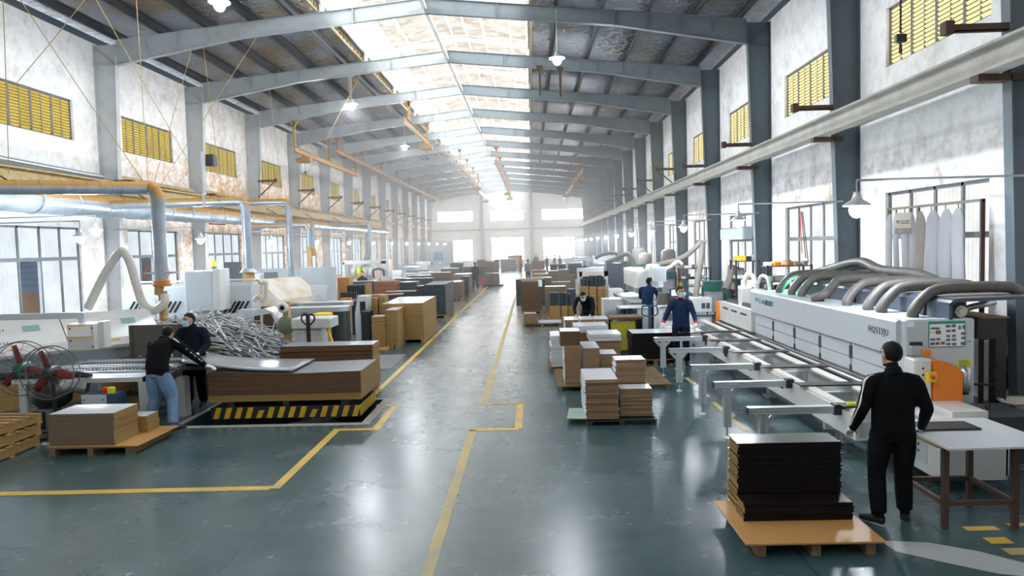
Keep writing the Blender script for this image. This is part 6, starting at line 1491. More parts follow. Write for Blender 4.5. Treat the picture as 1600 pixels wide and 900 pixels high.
a, c = AY(489, 498, 16.2), AY(513, 490, 16.2); tag(MB().bbox((a.x, 16.2, a.z-.0), (c.x, 16.6, c.z), .02).build('yellow_box', M['yellow']), 'yellow box lying behind the white box on the crate', 'box')
tag(MB().bar(AY(511, 512, 15.4), AY(520, 536, 15.25), .04, .04).build('yellow_bar', M['yellow']), 'yellow bar leaning beside the white drawer cabinet', 'bar')
a = AY(530, 520, 17.); tag(MB().box((-4.6, 16.4, .002), (-3.25, 18.6, .012)).build('floor_sheet', M['grey_lam']), 'grey sheet lying on the floor before the round benches', 'sheet')

t = thing('backdrop', 'dark blue locker added to darken the open pane of the first left window', 'backdrop', (-14.3, 20.4, 0))  # added outside so the open pane shows a dark interior instead of sky
MB().box((-14.6, 19.4, 1.75), (-14.0, 21.4, 3.2)).build('upper_part', M['navy'], t); MB().box((-14.6, 19.4, 0), (-14.0, 21.4, 1.75)).build('base', M['mdf'], t)
for i in range(6): MB().box((-14.0, 19.6, 1.85+i*.17), (-13.98, 21.2, 1.9+i*.17)).build('louvre', M['bluegrey'], t)
t = thing('backdrop', 'brown board locker added to darken the open pane of the second left window', 'backdrop', (-14.3, 26.8, 0))  # second added box, darkening what shows behind the next open pane
MB().box((-14.6, 25.4, 1.6), (-14.0, 28.2, 3.2)).build('upper_part', M['slate_lam'], t); MB().box((-14.6, 25.4, 0), (-14.0, 28.2, 1.6)).build('base', M['mdf'], t)

# ------------------------------------------------------------------ left middle distance: stacks along the aisle
chipm = (M['white_lam'], M['chip_y'], M['chip_y']); slate = (M['slate_l'], M['slate_lam'], M['slate_lam']); greyc = (M['white_lam'], M['chip_g'], M['chip_g'])
def rstack(label, px_l, px_r, py_base, py_top, px_back, t, mats, zb=.12, pal=True, **kw):
    if not pal: zb = 0.0
    """stack left of the aisle: front lower corners, and the x of the rear right corner"""
    P = G(px_r, py_base, zb); A = AY(px_l, py_base, P.y); T = AY(px_r, py_top, P.y)
    # depth from where the right-hand face ends
    d = min(max(.4, AX(px_back, py_base-8, P.x).y-P.y), 1.15 if 'small chip' in label else 3.); w = P.x-A.x
    if pal: pallet('pallet under the '+label.split(' with')[0].replace('small chip board stack in the pair nearest the camera on the aisle', 'small chip pair,'), P.x-w/2, P.y+d/2, w, d, h=zb-.004, m=M['old_wood'])
    return stack(label, P.x-w/2, P.y+d/2, zb, w, d, T.z-zb, t, mats, **kw), P, w, d
rstack('small chip board stack in the pair nearest the camera on the aisle, shorter left half', 581.7, 602.5, 538, 494, 608, .07, chipm, cat='stack')
rstack('small chip board stack in the pair nearest the camera on the aisle, taller right half', 603.5, 622.5, 537, 484, 639, .07, chipm)
rstack('broad chip board stack with white top beside the yellow line', 598, 662.5, 529, 473, 683, .06, chipm)
rstack('slate grey board stack beside the yellow line, taller front block', 664, 697, 492, 444, 710, .12, slate)
P = G(664, 492, .12); a, c = AY(650, 447, P.y+.3), AY(664, 447, P.y+.3); stack('slate grey board stack beside the yellow line, lower left block', (a.x+c.x)/2, P.y+.9, .0, c.x-a.x, 1.2, a.z, .15, slate)
rstack('grey brown stack right behind the slate one', 706, 721, 466, 440, 726, .12, greyc)
rstack('dark stack with pale edge behind the grey brown one', 721, 733, 461, 432, 737, .15, slate)
rstack('tall grey brown stack left of the dark one', 674, 705, 462, 425, 707, .12, greyc)
rstack('white topped grey stack before the standing far person', 709, 736, 451, 428, 740, .14, greyc)
rstack('grey stack behind the tall grey brown one', 690, 716, 448, 419, 718, .14, greyc, pal=False)
for i, (l, r, yb, yt, Y, mm, lb) in enumerate(((757, 767.5, 445, 427, 49.5, 'card', 'left far box on the pallet jack'), (768, 779.5, 445, 427, 49.5, 'card', 'right far box on the pallet jack'))):
    a, c = AY(l, yt, Y), AY(r, yt, Y)
    stack('brown stack on the far pallet jack, %s of two' % ('left', 'right')[i], (a.x+c.x)/2, Y+.5, .12, c.x-a.x, 1.0, a.z-.12, .12, greyc)
t = thing('pallet_truck', 'red pallet truck carrying two brown stacks far down the aisle', 'truck', (-3.2, 49.4, 0)); a = AY(753, 446, 49.4); c = AY(786, 446, 49.4)
MB().box((a.x, 49.3, .03), (c.x, 50.6, .11)).build('fork', M['darkmetal'], t); MB().box((a.x-.15, 49.5, .1), (a.x+.1, 49.9, .55)).build('pump', M['red'], t); MB().bar((a.x-.05, 49.6, .5), (a.x-.25, 49.3, 1.2), .05, .05).build('handle_shaft', M['red'], t)
MB().cyl((a.x-.3, 49.45, .14), (a.x-.15, 49.45, .14), .14, n=14).build('wheel', M['black'], t)
# long low slate benches and coloured blocks further left
for i, (l, r, yt, yb, Y, mm, lb) in enumerate(((546, 584, 440, 462, 33, slate, 'slate board pile left of the red brown block'), (616, 651, 441, 455, 33, slate, 'slate board pile right of the red brown block'), (600, 652, 456, 464, 31, slate, 'low slate board pile before the red brown block'), (617, 676, 435.5, 441, 36, slate, 'long dark pile with white top behind the slate ones'), (637, 676, 431, 436, 39, slate, 'long dark blue pile farther back on the left'))):
    a, c = AY(l, yt, Y), AY(r, yt, Y); stack(lb, (a.x+c.x)/2, Y+.5, 0.0, c.x-a.x, 1.0, a.z, .16, (M['white_lam'], M['slate_lam'], M['slate_lam']))
a, c = AY(584, 440, 32.), AY(608, 440, 32.); stack('red brown board block among the slate piles', (a.x+c.x)/2+.15, 32.6, .0, c.x-a.x+.3, 1.2, a.z, .2, (M['redbrown'], M['redbrown'], M['redbrown']))
t = thing('ochre_cabinet', 'ochre cabinet at the end of the grey partition', 'cabinet', (-6.9, 28.2, 0)); a, c = AY(527, 434, 28.), AY(545, 434, 28.)
MB().box((a.x, 28., 0), (c.x, 28.6, a.z)).build('body', M['wood_o'], t); MB().box((a.x+.02, 27.98, .1), (c.x-.02, 28., a.z-.55)).build('door', M['wood_o'], t); MB().box((a.x+.02, 27.98, a.z-.5), (c.x-.02, 28., a.z-.06)).build('door', M['wood_o'], t)
a, c = AY(541, 446, 27.), AY(569, 462, 27.)
for i in range(8):
    w = (c.x-a.x)/8; tag(MB().bbox((a.x+i*w+.02, 27., c.z), (a.x+(i+1)*w-.02, 27.8, a.z), .01).build('upright_board', M['slate_lam']), 'dark upright board in the row by the ochre cabinet, %s from the left' % ('first', 'second', 'third', 'fourth', 'fifth', 'sixth', 'seventh', 'eighth')[i], 'panel', 'upright panels by the ochre cabinet')
t = thing('panel_rack', 'low rack under the row of dark upright panels', 'rack', (-6.2, 27.4, 0)); MB().box((a.x-.02, 27., 0), (c.x+.15, 27.8, c.z-.002)).build('base', M['old_wood'], t); MB().box((c.x+.03, 27., c.z), (c.x+.12, 27.8, a.z+.05)).build('end_board', M['chip_y'], t)
t = thing('screen_desk', 'desk with a black screen and clutter before the dark panel row', 'desk', (-6, 23.6, 0)); a, c = AY(532, 467, 23.5), AY(556, 456.5, 23.5)
MB().bbox((a.x, 23.5, a.z), (c.x, 23.56, c.z), .01).build('screen', M['darkmetal'], t); MB().box((a.x-.1, 23.2, a.z-.13), (c.x+.1, 23.9, a.z-.08)).build('top', M['darkmetal'], t); MB().box((a.x, 23.3, 0), (a.x+.1, 23.8, a.z-.13)).box((c.x-.1, 23.3, 0), (c.x, 23.8, a.z-.13)).build('legs', M['darkmetal'], t)
MB().bbox((a.x+.05, 23.3, a.z-.079), (a.x+.4, 23.45, a.z+.04), .03).build('yellow_parts', M['wood_o'], t)
t = thing('grey_machine', 'slim grey machine with a black window beyond the round benches', 'machine', (-5.2, 21.5, 0)); a, c = AY(555, 503, 21.), AY(573, 463, 21.)
MB().prism([(a.x, 0), (c.x, 0), (c.x, c.z), (a.x+.1, c.z), (a.x, c.z-.5)], 'y', 21., 21.6).build('body', M['machine'], t); MB().box((a.x+.16, 20.98, c.z-.5), (c.x-.05, 21., c.z-.15)).build('window', M['black'], t)
a, c = AY(565, 502, 20.6), AY(579, 485, 20.6); MB().bbox((a.x, 20.5, .05), (c.x, 20.95, c.z), .03).build('motor', M['darkmetal'], t)
a, c = AY(579, 494, 21.5), AY(600, 463, 21.5)
for i in range(2):
    w = (c.x-a.x)/2; tag(MB().bbox((a.x+i*w, 21.6+.1*i, 0), (a.x+(i+1)*w-.02, 22.3, c.z-.05*(1-i)), .01).build('upright_board_bundle', M['chip_y']), 'upright chip board bundle left of the white topped stack, %s of two' % ('left', 'right')[i], 'boards', 'upright bundles')
a, c = AY(560, 462, 22.), AY(630, 459, 22.5); tag(MB().bar(a, c, .25, .03).build('plank', M['tan_sheet']), 'long tan plank resting across the upright bundles', 'plank')
tag(MB().bbox((-5.0, 19.2, .0), (-3.9, 20.0, .06), .01).build('floor_plank', M['chip_y']), 'low tan board lying behind the grey floor sheet', 'board')
for i, (px, py, w, h, d, Y, lb) in enumerate(((628, 498, .2, .1, .1, 20.5, 'dark'),)): pass
q = AY(607.5, 482, 21.2); tag(MB().ball((q.x, 21.3, AY(610, 481, 21.3).z), .14, 12, sc=(1.3, 1, .7)).build('black_bag', M['darkmetal']), 'black bag on the small chip board stacks', 'bag')
# white gantry machine
t = thing('gantry_machine', 'white gantry machine with rollers under the far left lamps', 'machine', (-8., 36, 0)); a, c = AY(534, 409, 36.), AY(608, 440, 36.)
MB().bbox((a.x, 36., a.z-.15), (c.x-.1, 36.6, a.z+.02), .03).build('bridge', M['machine_w'], t); MB().bbox((c.x-.4, 36., 0), (c.x, 36.8, a.z+.05), .03).build('upright', M['machine_w'], t); MB().bbox((a.x, 36., 0), (a.x+.15, 36.6, a.z), .02).build('upright', M['machine_w'], t)
MB().box((a.x, 35.8, .4), (c.x-.4, 36.9, .75)).build('bed', M['galv'], t)
for i in range(4):
    q = AY(553+i*9, 423, 36.2); MB().cyl((q.x-.09, 36.25, q.z-.1), (q.x+.09, 36.25, q.z-.1), .3, n=16).build('roller', (M['hose_clear'], M['lime'], M['hose_clear'], M['machine_w'])[i], t)
q = AY(592, 428, 35.9); hose_tube('blue_handle', [(q.x-.25, 35.9, q.z-.2), (q.x-.25, 35.9, q.z+.2), (q.x+.2, 35.9, q.z+.2), (q.x+.25, 35.9, q.z-.1)], .05, M['bluegrey'], t, n=6)
# clutter of smaller machines farther down the left side
rd = random.Random(11)
def small_machine(label, px, py, Y, w, d, h, m, k):
    q = AY(px, py, Y); t = thing('small_machine', label, 'machine', (q.x, Y, 0), 0, None, world=False)
    MB().bbox((-w/2, -d/2, 0), (w/2, d/2, h*.55), .03).build('base', m, t)
    if k % 3 == 0: MB().bbox((-w*.35, -d*.3, h*.55), (w*.2, d*.3, h), .05).build('head', M['machine_w'], t); MB().cyl((w*.3, -d*.2, h*.55), (w*.3, -d*.2, h*.95), .08, n=10).build('motor', M['darkmetal'], t)
    elif k % 3 == 1: MB().prism([(-d/2, h*.55), (d*.3, h*.55), (d*.3, h), (0, h)], 'x', -w*.45, w*.45).build('hood', M['machine'], t); MB().box((-w*.2, -d*.52, h*.3), (w*.1, -d*.5, h*.5)).build('control_panel', M['blue'], t)
    else: MB().cyl((-w*.4, 0, h*.75), (w*.4, 0, h*.75), h*.2, n=14).build('roller', M['galv'], t); MB().box((-w*.45, -d*.2, h*.55), (-w*.38, d*.2, h)).box((w*.38, -d*.2, h*.55), (w*.45, d*.2, h)).build('bracket', m, t)
    return t
for i, (px, Y, w, d, h, mm, lb) in enumerate(((620, 44, 1.4, 1.2, 1.0, 'machine', 'pale low machine right of the white gantry'), (634, 41, 2.0, 1.4, .9, 'galv', 'grey machine bed with roller among the far left machines'), (652, 50, 2., 1.3, 1.3, 'machine_w', 'white machine behind the grey roller bed'), (668, 47, 1.6, 1.2, 1.2, 'machine_dusty', 'dusty cream machine left of the tall grey stack'), (612, 52, 1.6, 1.2, 1.2, 'bluegrey', 'blue grey machine under the far lamps'), (640, 60, 2., 1.4, 1.5, 'machine', 'pale hooded machine by the far left columns'), (664, 66, 2.2, 1.4, 1.5, 'machine_w', 'white box machine near the far left partition'), (684, 56, 1.8, 1.2, 1.4, 'machine', 'pale hooded machine behind the stacks'), (700, 70, 2., 1.2, 1.3, 'galv', 'grey roller machine far behind the stacks'))):
    small_machine(lb, px, 410, Y, w, d, h, M[mm], i)
a, c = AY(664, 378, 88.), AY(709, 415, 88.); t = thing('office_booth', 'pale grey booth in the far left corner', 'booth', (a.x, 88, 0)); MB().box((a.x, 88., 0), (c.x, 92., a.z)).build('walls', M['machine'], t); MB().box((a.x+1., 87.97, 1.2), (a.x+2.1, 88., 2.2)).build('booth_window', M['blue'], t)
for i, (l, r, yt, yb, Y, mm, lb) in enumerate(((704, 723, 411, 425, 60, slate, 'slate pile far on the left of the aisle'), (724, 757, 417, 428, 58, slate, 'long slate pile far behind the standing person'), (745, 758, 406, 424, 66, (M['redbrown'],)*3, 'red brown pile at the far left of the aisle'), (758, 772, 408, 430, 60, greyc, 'grey brown pile left of the far pale cabinet'), (772, 779, 405, 430, 64, greyc, 'tall grey pile left of the far pale cabinet'), (696, 708, 418, 440, 52, greyc, 'brown grey pile left in the far row'))):
    a, c = AY(l, yt, Y), AY(r, yt, Y); stack(lb, (a.x+c.x)/2, Y+.5, 0.0, c.x-a.x, 1.0, a.z, .25, mm)
t = thing('far_cabinet', 'wide pale grey cabinet closing the far end of the aisle', 'cabinet', (-3., 80., 0)); a, c = AY(783, 406, 80.), AY(807, 422, 80.); MB().box((a.x, 80., 0), (c.x, 81., a.z)).build('body', M['grey_lam'], t); MB().box((a.x-.08, 79.95, 0), (a.x, 81., a.z+.08)).box((c.x, 79.95, 0), (c.x+.08, 81., a.z+.08)).box((a.x-.08, 79.95, a.z), (c.x+.08, 81., a.z+.08)).build('white_rim', M['machine_w'], t)
tag(MB().bbox((AY(809, 405, 77.).x, 77., 0), (AY(814, 405, 77.).x, 77.5, 1.1), .05).build('yellow_cart', M['yellow']), 'small yellow cart by the person in bright red', 'cart')

# ------------------------------------------------------------------ right middle distance
def lstack(label, l, r, yb, yt, depth, t, mats, zb=.12, pal=True, **kw):
    if not pal and zb == .12: zb = 0.0
    P = G(l, yb, zb); Q = AY(r, yb, P.y); T = AY(l, yt, P.y); w = Q.x-P.x
    if pal: pallet('pallet under the '+label[:60], P.x+w/2, P.y+depth/2, w, depth, h=zb-.004, m=M['old_wood'])
    return stack(label, P.x+w/2, P.y+depth/2, zb, w, depth, T.z-zb, t, mats, **kw)
brn = (M['chip_g'], M['mdf'], M['chip_g'])
P = G(819, 506, .1); pallet('low pallet with a white board in front of the brown stacks', P.x+.6, P.y+.45, 1.25, .9, h=.1)
lstack('little white topped chip block on the low pallet', 819, 838, 506, 490, .5, .06, white, zb=.104, pal=False)
q = G(838, 505, .104); sheet('white_board', 'white board lying on the low pallet beside the little block', 'board', q.x+.45, q.y+.3, .104, .78, .6, .04, M['white_lam'])
lstack('tall brown board stack with a paper note on its corner', 815, 847, 486, 440, 1.2, .06, brn)
q = AY(846, 443, G(815, 486, .12).y-.02); sheet('paper_note', 'white paper note hanging on the tall brown stack', 'paper', q.x-.05, q.y, q.z-.12, .16, .004, .26, M['paper'], rz=-.3)
P = G(806, 478, .12); a, c = AY(806, 437, P.y+1.4), AY(851, 437, P.y+1.4); stack('slate grey stack right behind the tall brown one', (a.x+c.x)/2, P.y+2.0, .0, c.x-a.x, 1.2, a.z, .15, slate)
lstack('brown stack with pale top between the tall brown one and the dark bundles', 853, 885, 490, 448, .8, .07, greyc)
P = G(859, 498, .12)
for i, (l, r) in enumerate(((859, 875), (876, 887), (887.5, 898))):
    a, c = AY(l, 478, P.y+.1*i), AY(r, 478, P.y+.1*i); d_ = AY(l, 458+2*(i == 2), P.y+.1*i)
    stack('brown bundle carrying slate boards in the row of three, %s' % ('left', 'middle', 'right')[i], (a.x+c.x)/2, P.y+.1*i+.35, .12, c.x-a.x-.02, .6, a.z-.12, .08, (M['chip'], M['chip_y'], M['chip_y']))
    w = (c.x-a.x)/2
    for j in range(2):
        if i == 2 and j: continue
        tag(MB().bbox((a.x+j*w+.01, P.y+.1*i+.05, a.z+.002), (a.x+(j+1)*w-.015, P.y+.1*i+.6, d_.z), .01).build('upright_slate_bundle', M['slate_lam']), 'upright slate bundle on the brown bundles before the bending man, %s' % (('first', 'second'), ('third', 'fourth'), ('fifth', ''))[i][j], 'bundle', 'upright slate bundles, nearer row')
pallet('pallet under the row of brown bundles carrying slate boards', P.x+.45, P.y+.4, 1.0, .9, h=.116, m=M['old_wood'])
lstack('dark stack behind the slate bundles', 888, 900, 476, 452, .9, .1, slate)
lstack('grey brown stack behind the pale topped brown one', 861, 893, 468, 441, 1., .1, greyc, pal=False)
lstack('wide grey brown stack with orange scraps on top', 868, 900, 458, 430, 1.1, .1, greyc, pal=False)
q = AY(884, 428, G(868, 458, .0).y+.4); q.z = AY(868, 430, G(868, 458, .0).y).z; tag(MB().ball((q.x, q.y, q.z+.02), .16, 8, sc=(1.5, 1, .4)).ball((q.x-.5, q.y, q.z+.02), .14, 8, sc=(1.6, 1, .4)).build('orange_scraps', M['wood_o'], kind='stuff'), 'orange scraps on the wide grey brown stack', 'scraps')
# grey goal shaped panel with slate bundles in front
t = thing('goal_rack', 'pale grey panel frame standing behind the slate bundles', 'frame', (2.5, 27, 0)); a, c = AY(906, 425, 27.), AY(950, 425, 27.)
MB().box((a.x, 27., a.z-.18), (c.x, 27.3, a.z)).build('top_board', M['machine_dusty'], t); MB().box((c.x-.14, 27., 0), (c.x, 27.3, a.z)).build('side_board', M['machine_dusty'], t); MB().box((a.x, 27., 0), (a.x+.08, 27.3, a.z)).build('side_board', M['machine_dusty'], t); MB().box((a.x, 27.3, 0), (c.x, 27.33, a.z-.18)).build('back_board', M['chip_g'], t)
Y = 25.6
for i, (l, r) in enumerate(((906, 920), (920.5, 932.5), (933, 946.5))):
    a, c = AY(l, 447+i*.5, Y), AY(r, 447, Y); stack('brown stack under upright slate bundles by the bending man, %s' % ('left', 'middle', 'right')[i], (a.x+c.x)/2, Y+.4, .0, c.x-a.x-.02, .7, a.z, .12, (M['chip'], M['chip_y'], M['chip_y']))
for i, (l, r, yt, Y2) in enumerate(((907.5, 914, 436, 25.7), (914.5, 920, 436, 25.7), (921, 927, 431.5, 25.8), (928, 933.5, 431.5, 25.8), (934.5, 940.5, 431, 25.8), (941, 946.5, 436, 25.7))):
    a, c, b_ = AY(l, yt, Y2), AY(r, yt, Y2), AY(l, 446.5, Y2); tag(MB().bbox((a.x, Y2, AY(l, 447, 25.6).z+.004), (c.x, Y2+.5, a.z), .01).build('upright_slate_bundle', M['slate_lam']), 'upright slate bundle before the pale panel frame, %s from the left' % ('first', 'second', 'third', 'fourth', 'fifth', 'sixth')[i], 'bundle', 'upright slate bundles, farther row')
# white cabinet and white table by the bending man
t = thing('white_cabinet', 'plain white cabinet right of the bending man', 'cabinet', (2.4, 20.6, 0)); a, c = AY(943, 469, 20.4), AY(971, 468, 20.4)
MB().box((a.x, 20.4, 0), (c.x, 21.1, a.z)).build('body', M['machine_w'], t); MB().box((a.x-.01, 20.37, a.z), (c.x+.02, 21.12, a.z+.02)).build('top', M['machine_w'], t); MB().box((a.x+.0, 20.385, .05), (c.x-.02, 20.4, a.z-.03)).build('door', M['machine'], t)
t = thing('white_table', 'white topped table over dark crates near the machine operator', 'table', (3., 19.5, 0)); a, c = AY(968, 481, 19.3), AY(1017, 478, 19.3)
MB().bbox((a.x, 19.3, a.z-.03), (c.x, 20.1, a.z), .01).build('tabletop', M['white_lam'], t); MB().box((c.x-.35, 19.35, 0), (c.x-.02, 20., a.z-.03)).build('side_cabinet', M['machine'], t)
for i in range(3): w = (c.x-a.x-.4)/3; tag(MB().bbox((a.x+i*w+.01, 19.35, 0), (a.x+(i+1)*w-.02, 19.9, a.z-.06), .02).build('slate_crate', M['slate_lam']), 'slate crate under the white topped table, %s of three' % ('left', 'middle', 'right')[i], 'crate', 'slate crates')
MB().box((a.x, 19.95, 0), (a.x+.05, 20.05, a.z-.03)).build('leg', M['galv'], t)
pallet_truck('dark pallet truck with a square handle right of the brown table', 1015, 478, 17.2, M['navy'], loop='square', wide=.17)
# white machine with the red numerals
t = thing('white_machine', 'white machine with red numerals and a small screen behind the operator with a red collar', 'machine', (3.6, 18.5, 0))
a, c = AY(1029, 515, 18.2), AY(1080, 478, 18.2)
MB().bbox((a.x, 18.2, .0), (c.x+.1, 18.9, c.z), .03).build('body', M['machine_w'], t); MB().bbox((a.x+.02, 18.05, .0), (c.x, 18.2, .62), .03).build('front_step', M['machine_w'], t)
for i, (l, r, yt, yb, d) in enumerate(((1028, 1046, 458, 477, .0), (1048, 1058, 463, 478, -.05))):
    a2, c2 = AY(l, yb, 18.1), AY(r, yt, 18.1); MB().prism([(a2.x-.03, a2.z), (c2.x, a2.z), (c2.x+.04, c2.z), (a2.x+.04, c2.z)], 'y', 18.1+d, 18.25+d).build('dark_screen_case', mat('umber_case', (.10, .085, .075), .5) if i == 0 else bpy.data.materials['umber_case'], t)
a2, c2 = AY(1047, 467, 18.0), AY(1061, 450, 18.0); MB().bbox((a2.x, 18.0, a2.z), (c2.x, 18.12, c2.z), .02).build('console', M['bluegrey'], t); MB().box((a2.x+.04, 17.99, a2.z+.08), (c2.x-.06, 18.0, c2.z-.05)).build('lit_screen', mat('lit_screen', (.8, .85, .9), .3, emit=((.8, .88, 1), 1.2)), t)
q = AY(1042, 487, 18.19); lettering('0.8', .2, mat('lit_red_numerals', (.9, .1, .1), .4, emit=((1., .08, .07), 2.2)), (q.x, 18.19, q.z-.08), ROT_CAM, t, bold=True)
a2, c2 = AY(1037, 500, 18.19), AY(1050, 489, 18.19); MB().box((a2.x, 18.17, a2.z), (c2.x+.2, 18.2, c2.z)).build('grey_recess', M['slate_l'], t)
# banner sheet with white letters beside the orange post
t = thing('banner_machine', 'dark banner with white capitals across a white machine left of the orange post', 'banner', (4.4, 18.9, 0)); a, c = AY(1090, 493.5, 18.8), AY(1123, 487, 18.8)
MB().box((a.x-.1, 18.8, a.z), (c.x, 18.86, c.z)).build('band', M['navy'], t); MB().bbox((a.x-.1, 18.85, .0), (c.x-.15, 19.3, a.z+.45), .02).build('body', M['machine_w'], t); MB().box((c.x-.15, 18.86, .0), (c.x, 19.3, a.z+.5)).build('side_panel', M['grey_lam'], t)
lettering('HON AN BAFE', .10, M['paper'], (a.x-.03, 18.795, a.z+.02), ROT_CAM, t, bold=True)
for i in range(2): MB().box((c.x-.42+i*.12, 18.84, a.z+.18), (c.x-.33+i*.12, 18.85, a.z+.32)).build('label', M['navy'], t)
# second edge bander with the man in blue
t = thing('white_edge_bander', 'white edge bander with a square hood where the man in blue works', 'machine', (4.2, 25, 0)); 
a, c = AY(993, 450, 23.5), AY(1029, 421, 23.5)
MB().bbox((a.x, 23.5, a.z), (c.x+.15, 26.5, c.z), .06).build('hood', M['machine_w'], t); a3, c3 = AY(1018, 440, 23.), AY(1033, 414, 23.); MB().bbox((a3.x, 23.2, a3.z+.1), (c3.x, 24.2, c3.z), .04).build('upper_box', M['machine_w'], t)
MB().bbox((c3.x-.25, 22.8, a3.z), (c3.x+.12, 23.3, a3.z+.45), .03).build('control_head', M['machine'], t)
MB().box((a.x-.35, 22.2, .8), (a.x+.4, 26.8, .9)).build('feed_table', M['galv'], t); MB().box((a.x, 22.6, 0), (c.x, 26.6, .8)).build('base', M['machine'], t)
for i in range(3): MB().box((a.x-.3, 22.4+i*1.6, 0), (a.x-.22, 22.5+i*1.6, .8)).build('leg', M['machine_w'], t)
hose_tube('white_pipe', [AY(1024, 425, 23.4), AY(1045, 418, 23.4), AY(1058, 409, 23.4), AY(1066, 413, 23.4)], .06, M['machine'], t, n=8)
tag(hose_tube('flexible_hose', [AY(1006, 421, 24.5), AY(1030, 413, 24.5), AY(1055, 407, 24.3), AY(1075, 397, 24.2), AY(1093, 381, 24.), AY(1098, 380, 24.)], .085, M['bag'], n=10), 'pale flexible hose rising from the white edge bander to the leaning pipe', 'hose')
tag(hose_tube('leaning_pipe', [AY(1098, 378, 24.), AY(1096, 400, 23.9), AY(1090, 440, 23.6), AY(1086, 470, 23.4)], .095, M['bag'], n=10), 'brown grey pipe leaning beside the cluttered rack', 'pipe')
# dust collectors with cloth bags
def collector(label, px, pyt, pyband, Y, r, lean=0, clear=True):
    q = AY(px, pyt, Y); z1 = q.z; zb = AY(px, pyband, Y).z
    t = thing('dust_collector', label, 'collector', (q.x, Y, 0), 0, 'cloth bag dust collectors', world=False)
    if z1 > zb+.1: MB().lathe((0, 0, 0), [(r*.95, zb+.15), (r*1.02, (zb+z1)/2), (r*.95, z1-r*.4), (r*.6, z1-.04), (0, z1)], 18).build('cloth_bag', M['bag'], t)
    MB().cyl((0, 0, zb-.12), (0, 0, zb+.16), r*1.06, n=18).build('band', M['green_c'], t)
    MB().cyl((0, 0, .15), (0, 0, zb-.12), r*.9, r, n=16).build('collection_bag', M['bag_w'], t); MB().cyl((0, 0, 0), (0, 0, .15), r*.8, n=16).build('base', M['darkmetal'], t)
    for s in (-1, 1): MB().box((s*r*1.1-.02, -.03, 0), (s*r*1.1+.02, .03, zb)).build('leg', M['green_c'], t)
    return t
collector('tall dust collector with a domed grey bag behind the white edge bander', 1044, 388, 431, 28., .28*1.0)
collector('dust collector with a drooping bag beyond the white edge bander, left', 998, 386, 418, 36., .32); collector('dust collector with a drooping bag beyond the white edge bander, right', 1008, 394, 418, 35., .3)
collector('green topped drum collector left of the hanging cloth sacks', 1114, 442, 448, 20.5, .27); collector('green collector under the hanging cloth sacks', 1146, 448, 458, 19.2, .2)
collector('far dust collector with green band beyond the slate bin', 970, 408, 413, 40., .4)
for i, (p0, p1) in enumerate((((1143, 415), (1133, 452)), ((1150, 418), (1144, 454)), ((1157, 420), (1152, 452)))):
    a, c = AY(*p0, 18.9), AY(*p1, 18.7); tag(hose_tube('cloth_sack', [a, a.lerp(c, .5)+V((.05, 0, 0)), c], [.05]*1 if False else .09, M['bag'], n=10, ribs=.08), 'grey cloth sack drooping by the right window, %s of three' % ('left', 'middle', 'right')[i], 'sack', 'drooping cloth sacks')
# racks against the right wall
def rack(label, px0, px1, levels, Y, depth, seed):
    short = label.split(' with')[0].split(' by')[0]
    rd = random.Random(seed); a = AY(px0, levels[0], Y); c = AY(px1, levels[0], Y); t = thing('shelf_rack', label, 'rack', (a.x, Y, 0))
    for x in (a.x, c.x):
        for y in (Y, Y+depth): MB().box((x-.02, y-.02, 0), (x+.02, y+.02, a.z+.02)).build('upright', M['darkmetal'], t)
    zs = [AY(px0, l, Y).z for l in levels]
    for z in zs: MB().box((a.x, Y-.02, z-.02), (c.x, Y+depth, z)).build('shelf', M['rust'] if seed % 2 else M['darkmetal'], t)
    cols = ['yellow', 'blue', 'paper', 'red', 'darkmetal', 'machine_w', 'galv', 'orange', 'card', 'bag']; nm = ['yellow', 'blue', 'white', 'red', 'black', 'pale', 'grey', 'orange', 'brown', 'dull grey']
    for li, z in enumerate(zs):
        x = a.x+.03; k = 0
        while x < c.x-.1:
            w = rd.uniform(.10, .26); h = rd.uniform(.03, .13); ci = rd.randrange(10)
            if x+w > c.x: break
            y = Y+rd.uniform(.03, .12)
            if rd.random() < .6: b = MB().bbox((x, y, z+.001), (x+w-.02, y+.3, z+h), .015)
            else: b = MB().cyl((x+w/2, y+.1, z+.001), (x+w/2, y+.1, z+h+.05), w*.36, n=12)
            tag(b.build('tool_box', M[cols[ci]]), '%s item, %s from left, %s shelf of the %s' % (nm[ci], ORD[k], ('top', 'second', 'third', 'lowest')[li], short), 'tool'); k += 1; x += w
rack('near right rack with a yellow folder top', 1199, 1268, (416, 440, 452), 16.6, .5, 3); rack('tall dark rack by the second right column', 1150, 1186, (408, 436, 462), 18.3, .5, 2); rack('cluttered rack by the leaning pipe', 1060, 1110, (420, 436, 448, 462), 26., .6, 5)
a, c = AY(1200, 411, 16.6), AY(1252, 414, 16.7); 
for i in range(4): tag(MB().bbox((a.x+.02+i*.18, 16.65, AY(1199, 416, 16.6).z+.23+.0), (a.x+.3+i*.17, 16.95, AY(1199, 416, 16.6).z+.26), .008).build('folder', M[('yellow', 'paper', 'yellow', 'card')[i]]), ('first', 'second', 'third', 'fourth')[i]+' thin folder lying on the top of the near right rack', 'folder', 'folders on the near rack') if False else None
# box unit on the wall, switch gear
a, c = AX(1127, 375, 7.0), AX(1163, 354, 7.0); tag(MB().bbox((6.95, min(a.y, c.y), a.z), (7.3, max(a.y, c.y), a.z+.42), .05).build('wall_unit', mat('pale_blue_unit', (.30, .36, .40), .5)), 'grey box unit high on the right wall over the drooping sacks', 'unit')
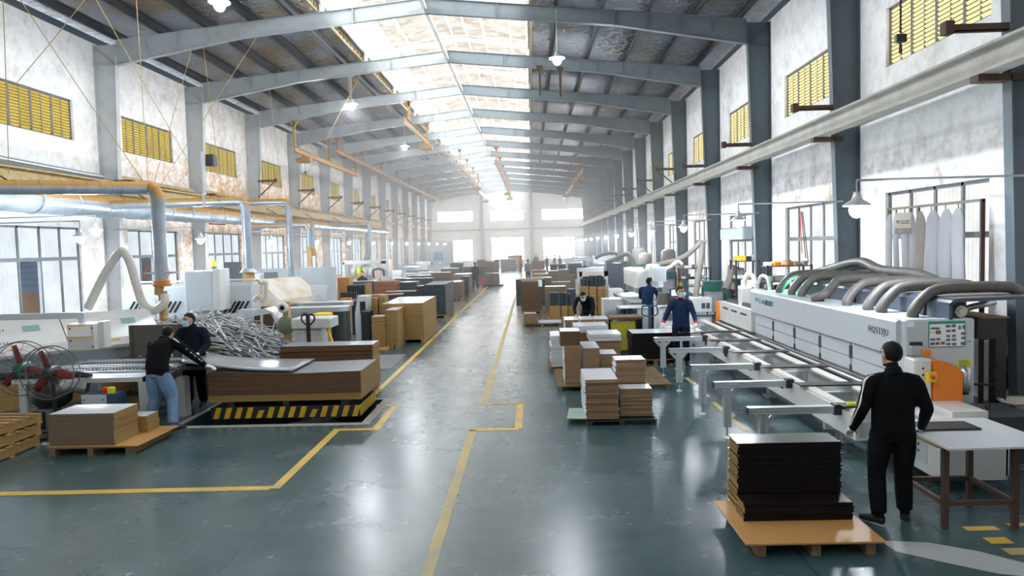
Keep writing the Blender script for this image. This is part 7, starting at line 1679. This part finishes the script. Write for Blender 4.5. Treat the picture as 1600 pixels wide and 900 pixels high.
# slate bin and machines farther down the right
t = thing('slate_bin', 'slate grey hopper bin at the far right machines', 'bin', (4.6, 34, 0)); a, c = AY(948, 436, 33.), AY(972, 411, 33.); MB().prism([(a.x+.4, .4), (c.x+.2, .4), (c.x, c.z), (a.x, c.z), (a.x, c.z-.6)], 'y', 33., 34.2).build('hopper', M['bluegrey'], t); MB().box((a.x+.5, 33.2, 0), (c.x, 34., .4)).build('foot', M['darkmetal'], t)
for i, (px, Y, w, d, h, mm, lb) in enumerate(((960, 31, 1.5, 1.6, .8, 'galv', 'low grey table machine before the slate bin'), (925, 40, 1.8, 1.4, 1.4, 'machine_w', 'white machine with blue marks left of the slate bin'), (938, 46, 1.8, 1.2, 1.6, 'machine', 'pale hooded machine right in the far row'), (905, 58, 2., 1.4, 1.3, 'machine', 'pale roller machine right of the far people'), (945, 60, 2., 1.4, 1.7, 'machine_w', 'white machine by the far right columns'), (912, 70, 2.4, 1.4, 1.6, 'machine', 'pale hooded machine by the far right lamps'), (895, 82, 2.4, 1.4, 1.2, 'galv', 'grey roller machine at the far right end'))):
    small_machine(lb, px, 415, Y, w, d, h, M[mm], i)
for i, pts in enumerate((((946, 411, 34.), (958, 406, 34.), (980, 397, 34.), (990, 412, 33.8), (995, 436, 33.5)), ((930, 404, 40.), (938, 399, 40.), (955, 395, 40.), (965, 398, 40.), (966, 410, 40.)))):
    tag(hose_tube('flexible_hose', [AY(*p) for p in pts], .10, M['bag'], n=8), ('grey hose arching from the slate bin to the floor', 'grey hose arching over the far white machine')[i], 'hose')
for i, (l, r, yt, yb, Y, mm, lb) in enumerate(((831, 853, 422, 440, 42, white, 'white topped pile behind the slate stack on the right'), (833, 857, 428, 446, 38, white, 'white topped pile nearer behind the tall brown stack'), (832, 862, 434, 450, 34, greyc, 'grey topped pile over the tall brown stack'), (860, 871, 413, 430, 44, slate, 'dark upright board pile right of the aisle, left of two'), (872, 884, 413, 430, 44, slate, 'dark upright board pile right of the aisle, right of two'), (888, 909, 412, 432, 42, slate, 'wide dark board pile before the pale far machine'), (857, 872, 423, 440, 38, greyc, 'brown pile under the two dark upright piles'), (873, 889, 421, 440, 41.2, greyc, 'brown grey pile under the wide dark one'), (831, 851, 408, 416, 62, (M['redbrown'],)*3, 'red brown pile below the far window'), (793, 816, 399, 404, 88, (M['tan_sheet'],)*3, 'tan pile at the foot of the middle far window'))):
    a, c = AY(l, yt, Y), AY(r, yt, Y); stack(lb, (a.x+c.x)/2, Y+.5, 0.0, c.x-a.x, 1.0, a.z, .2, mm)
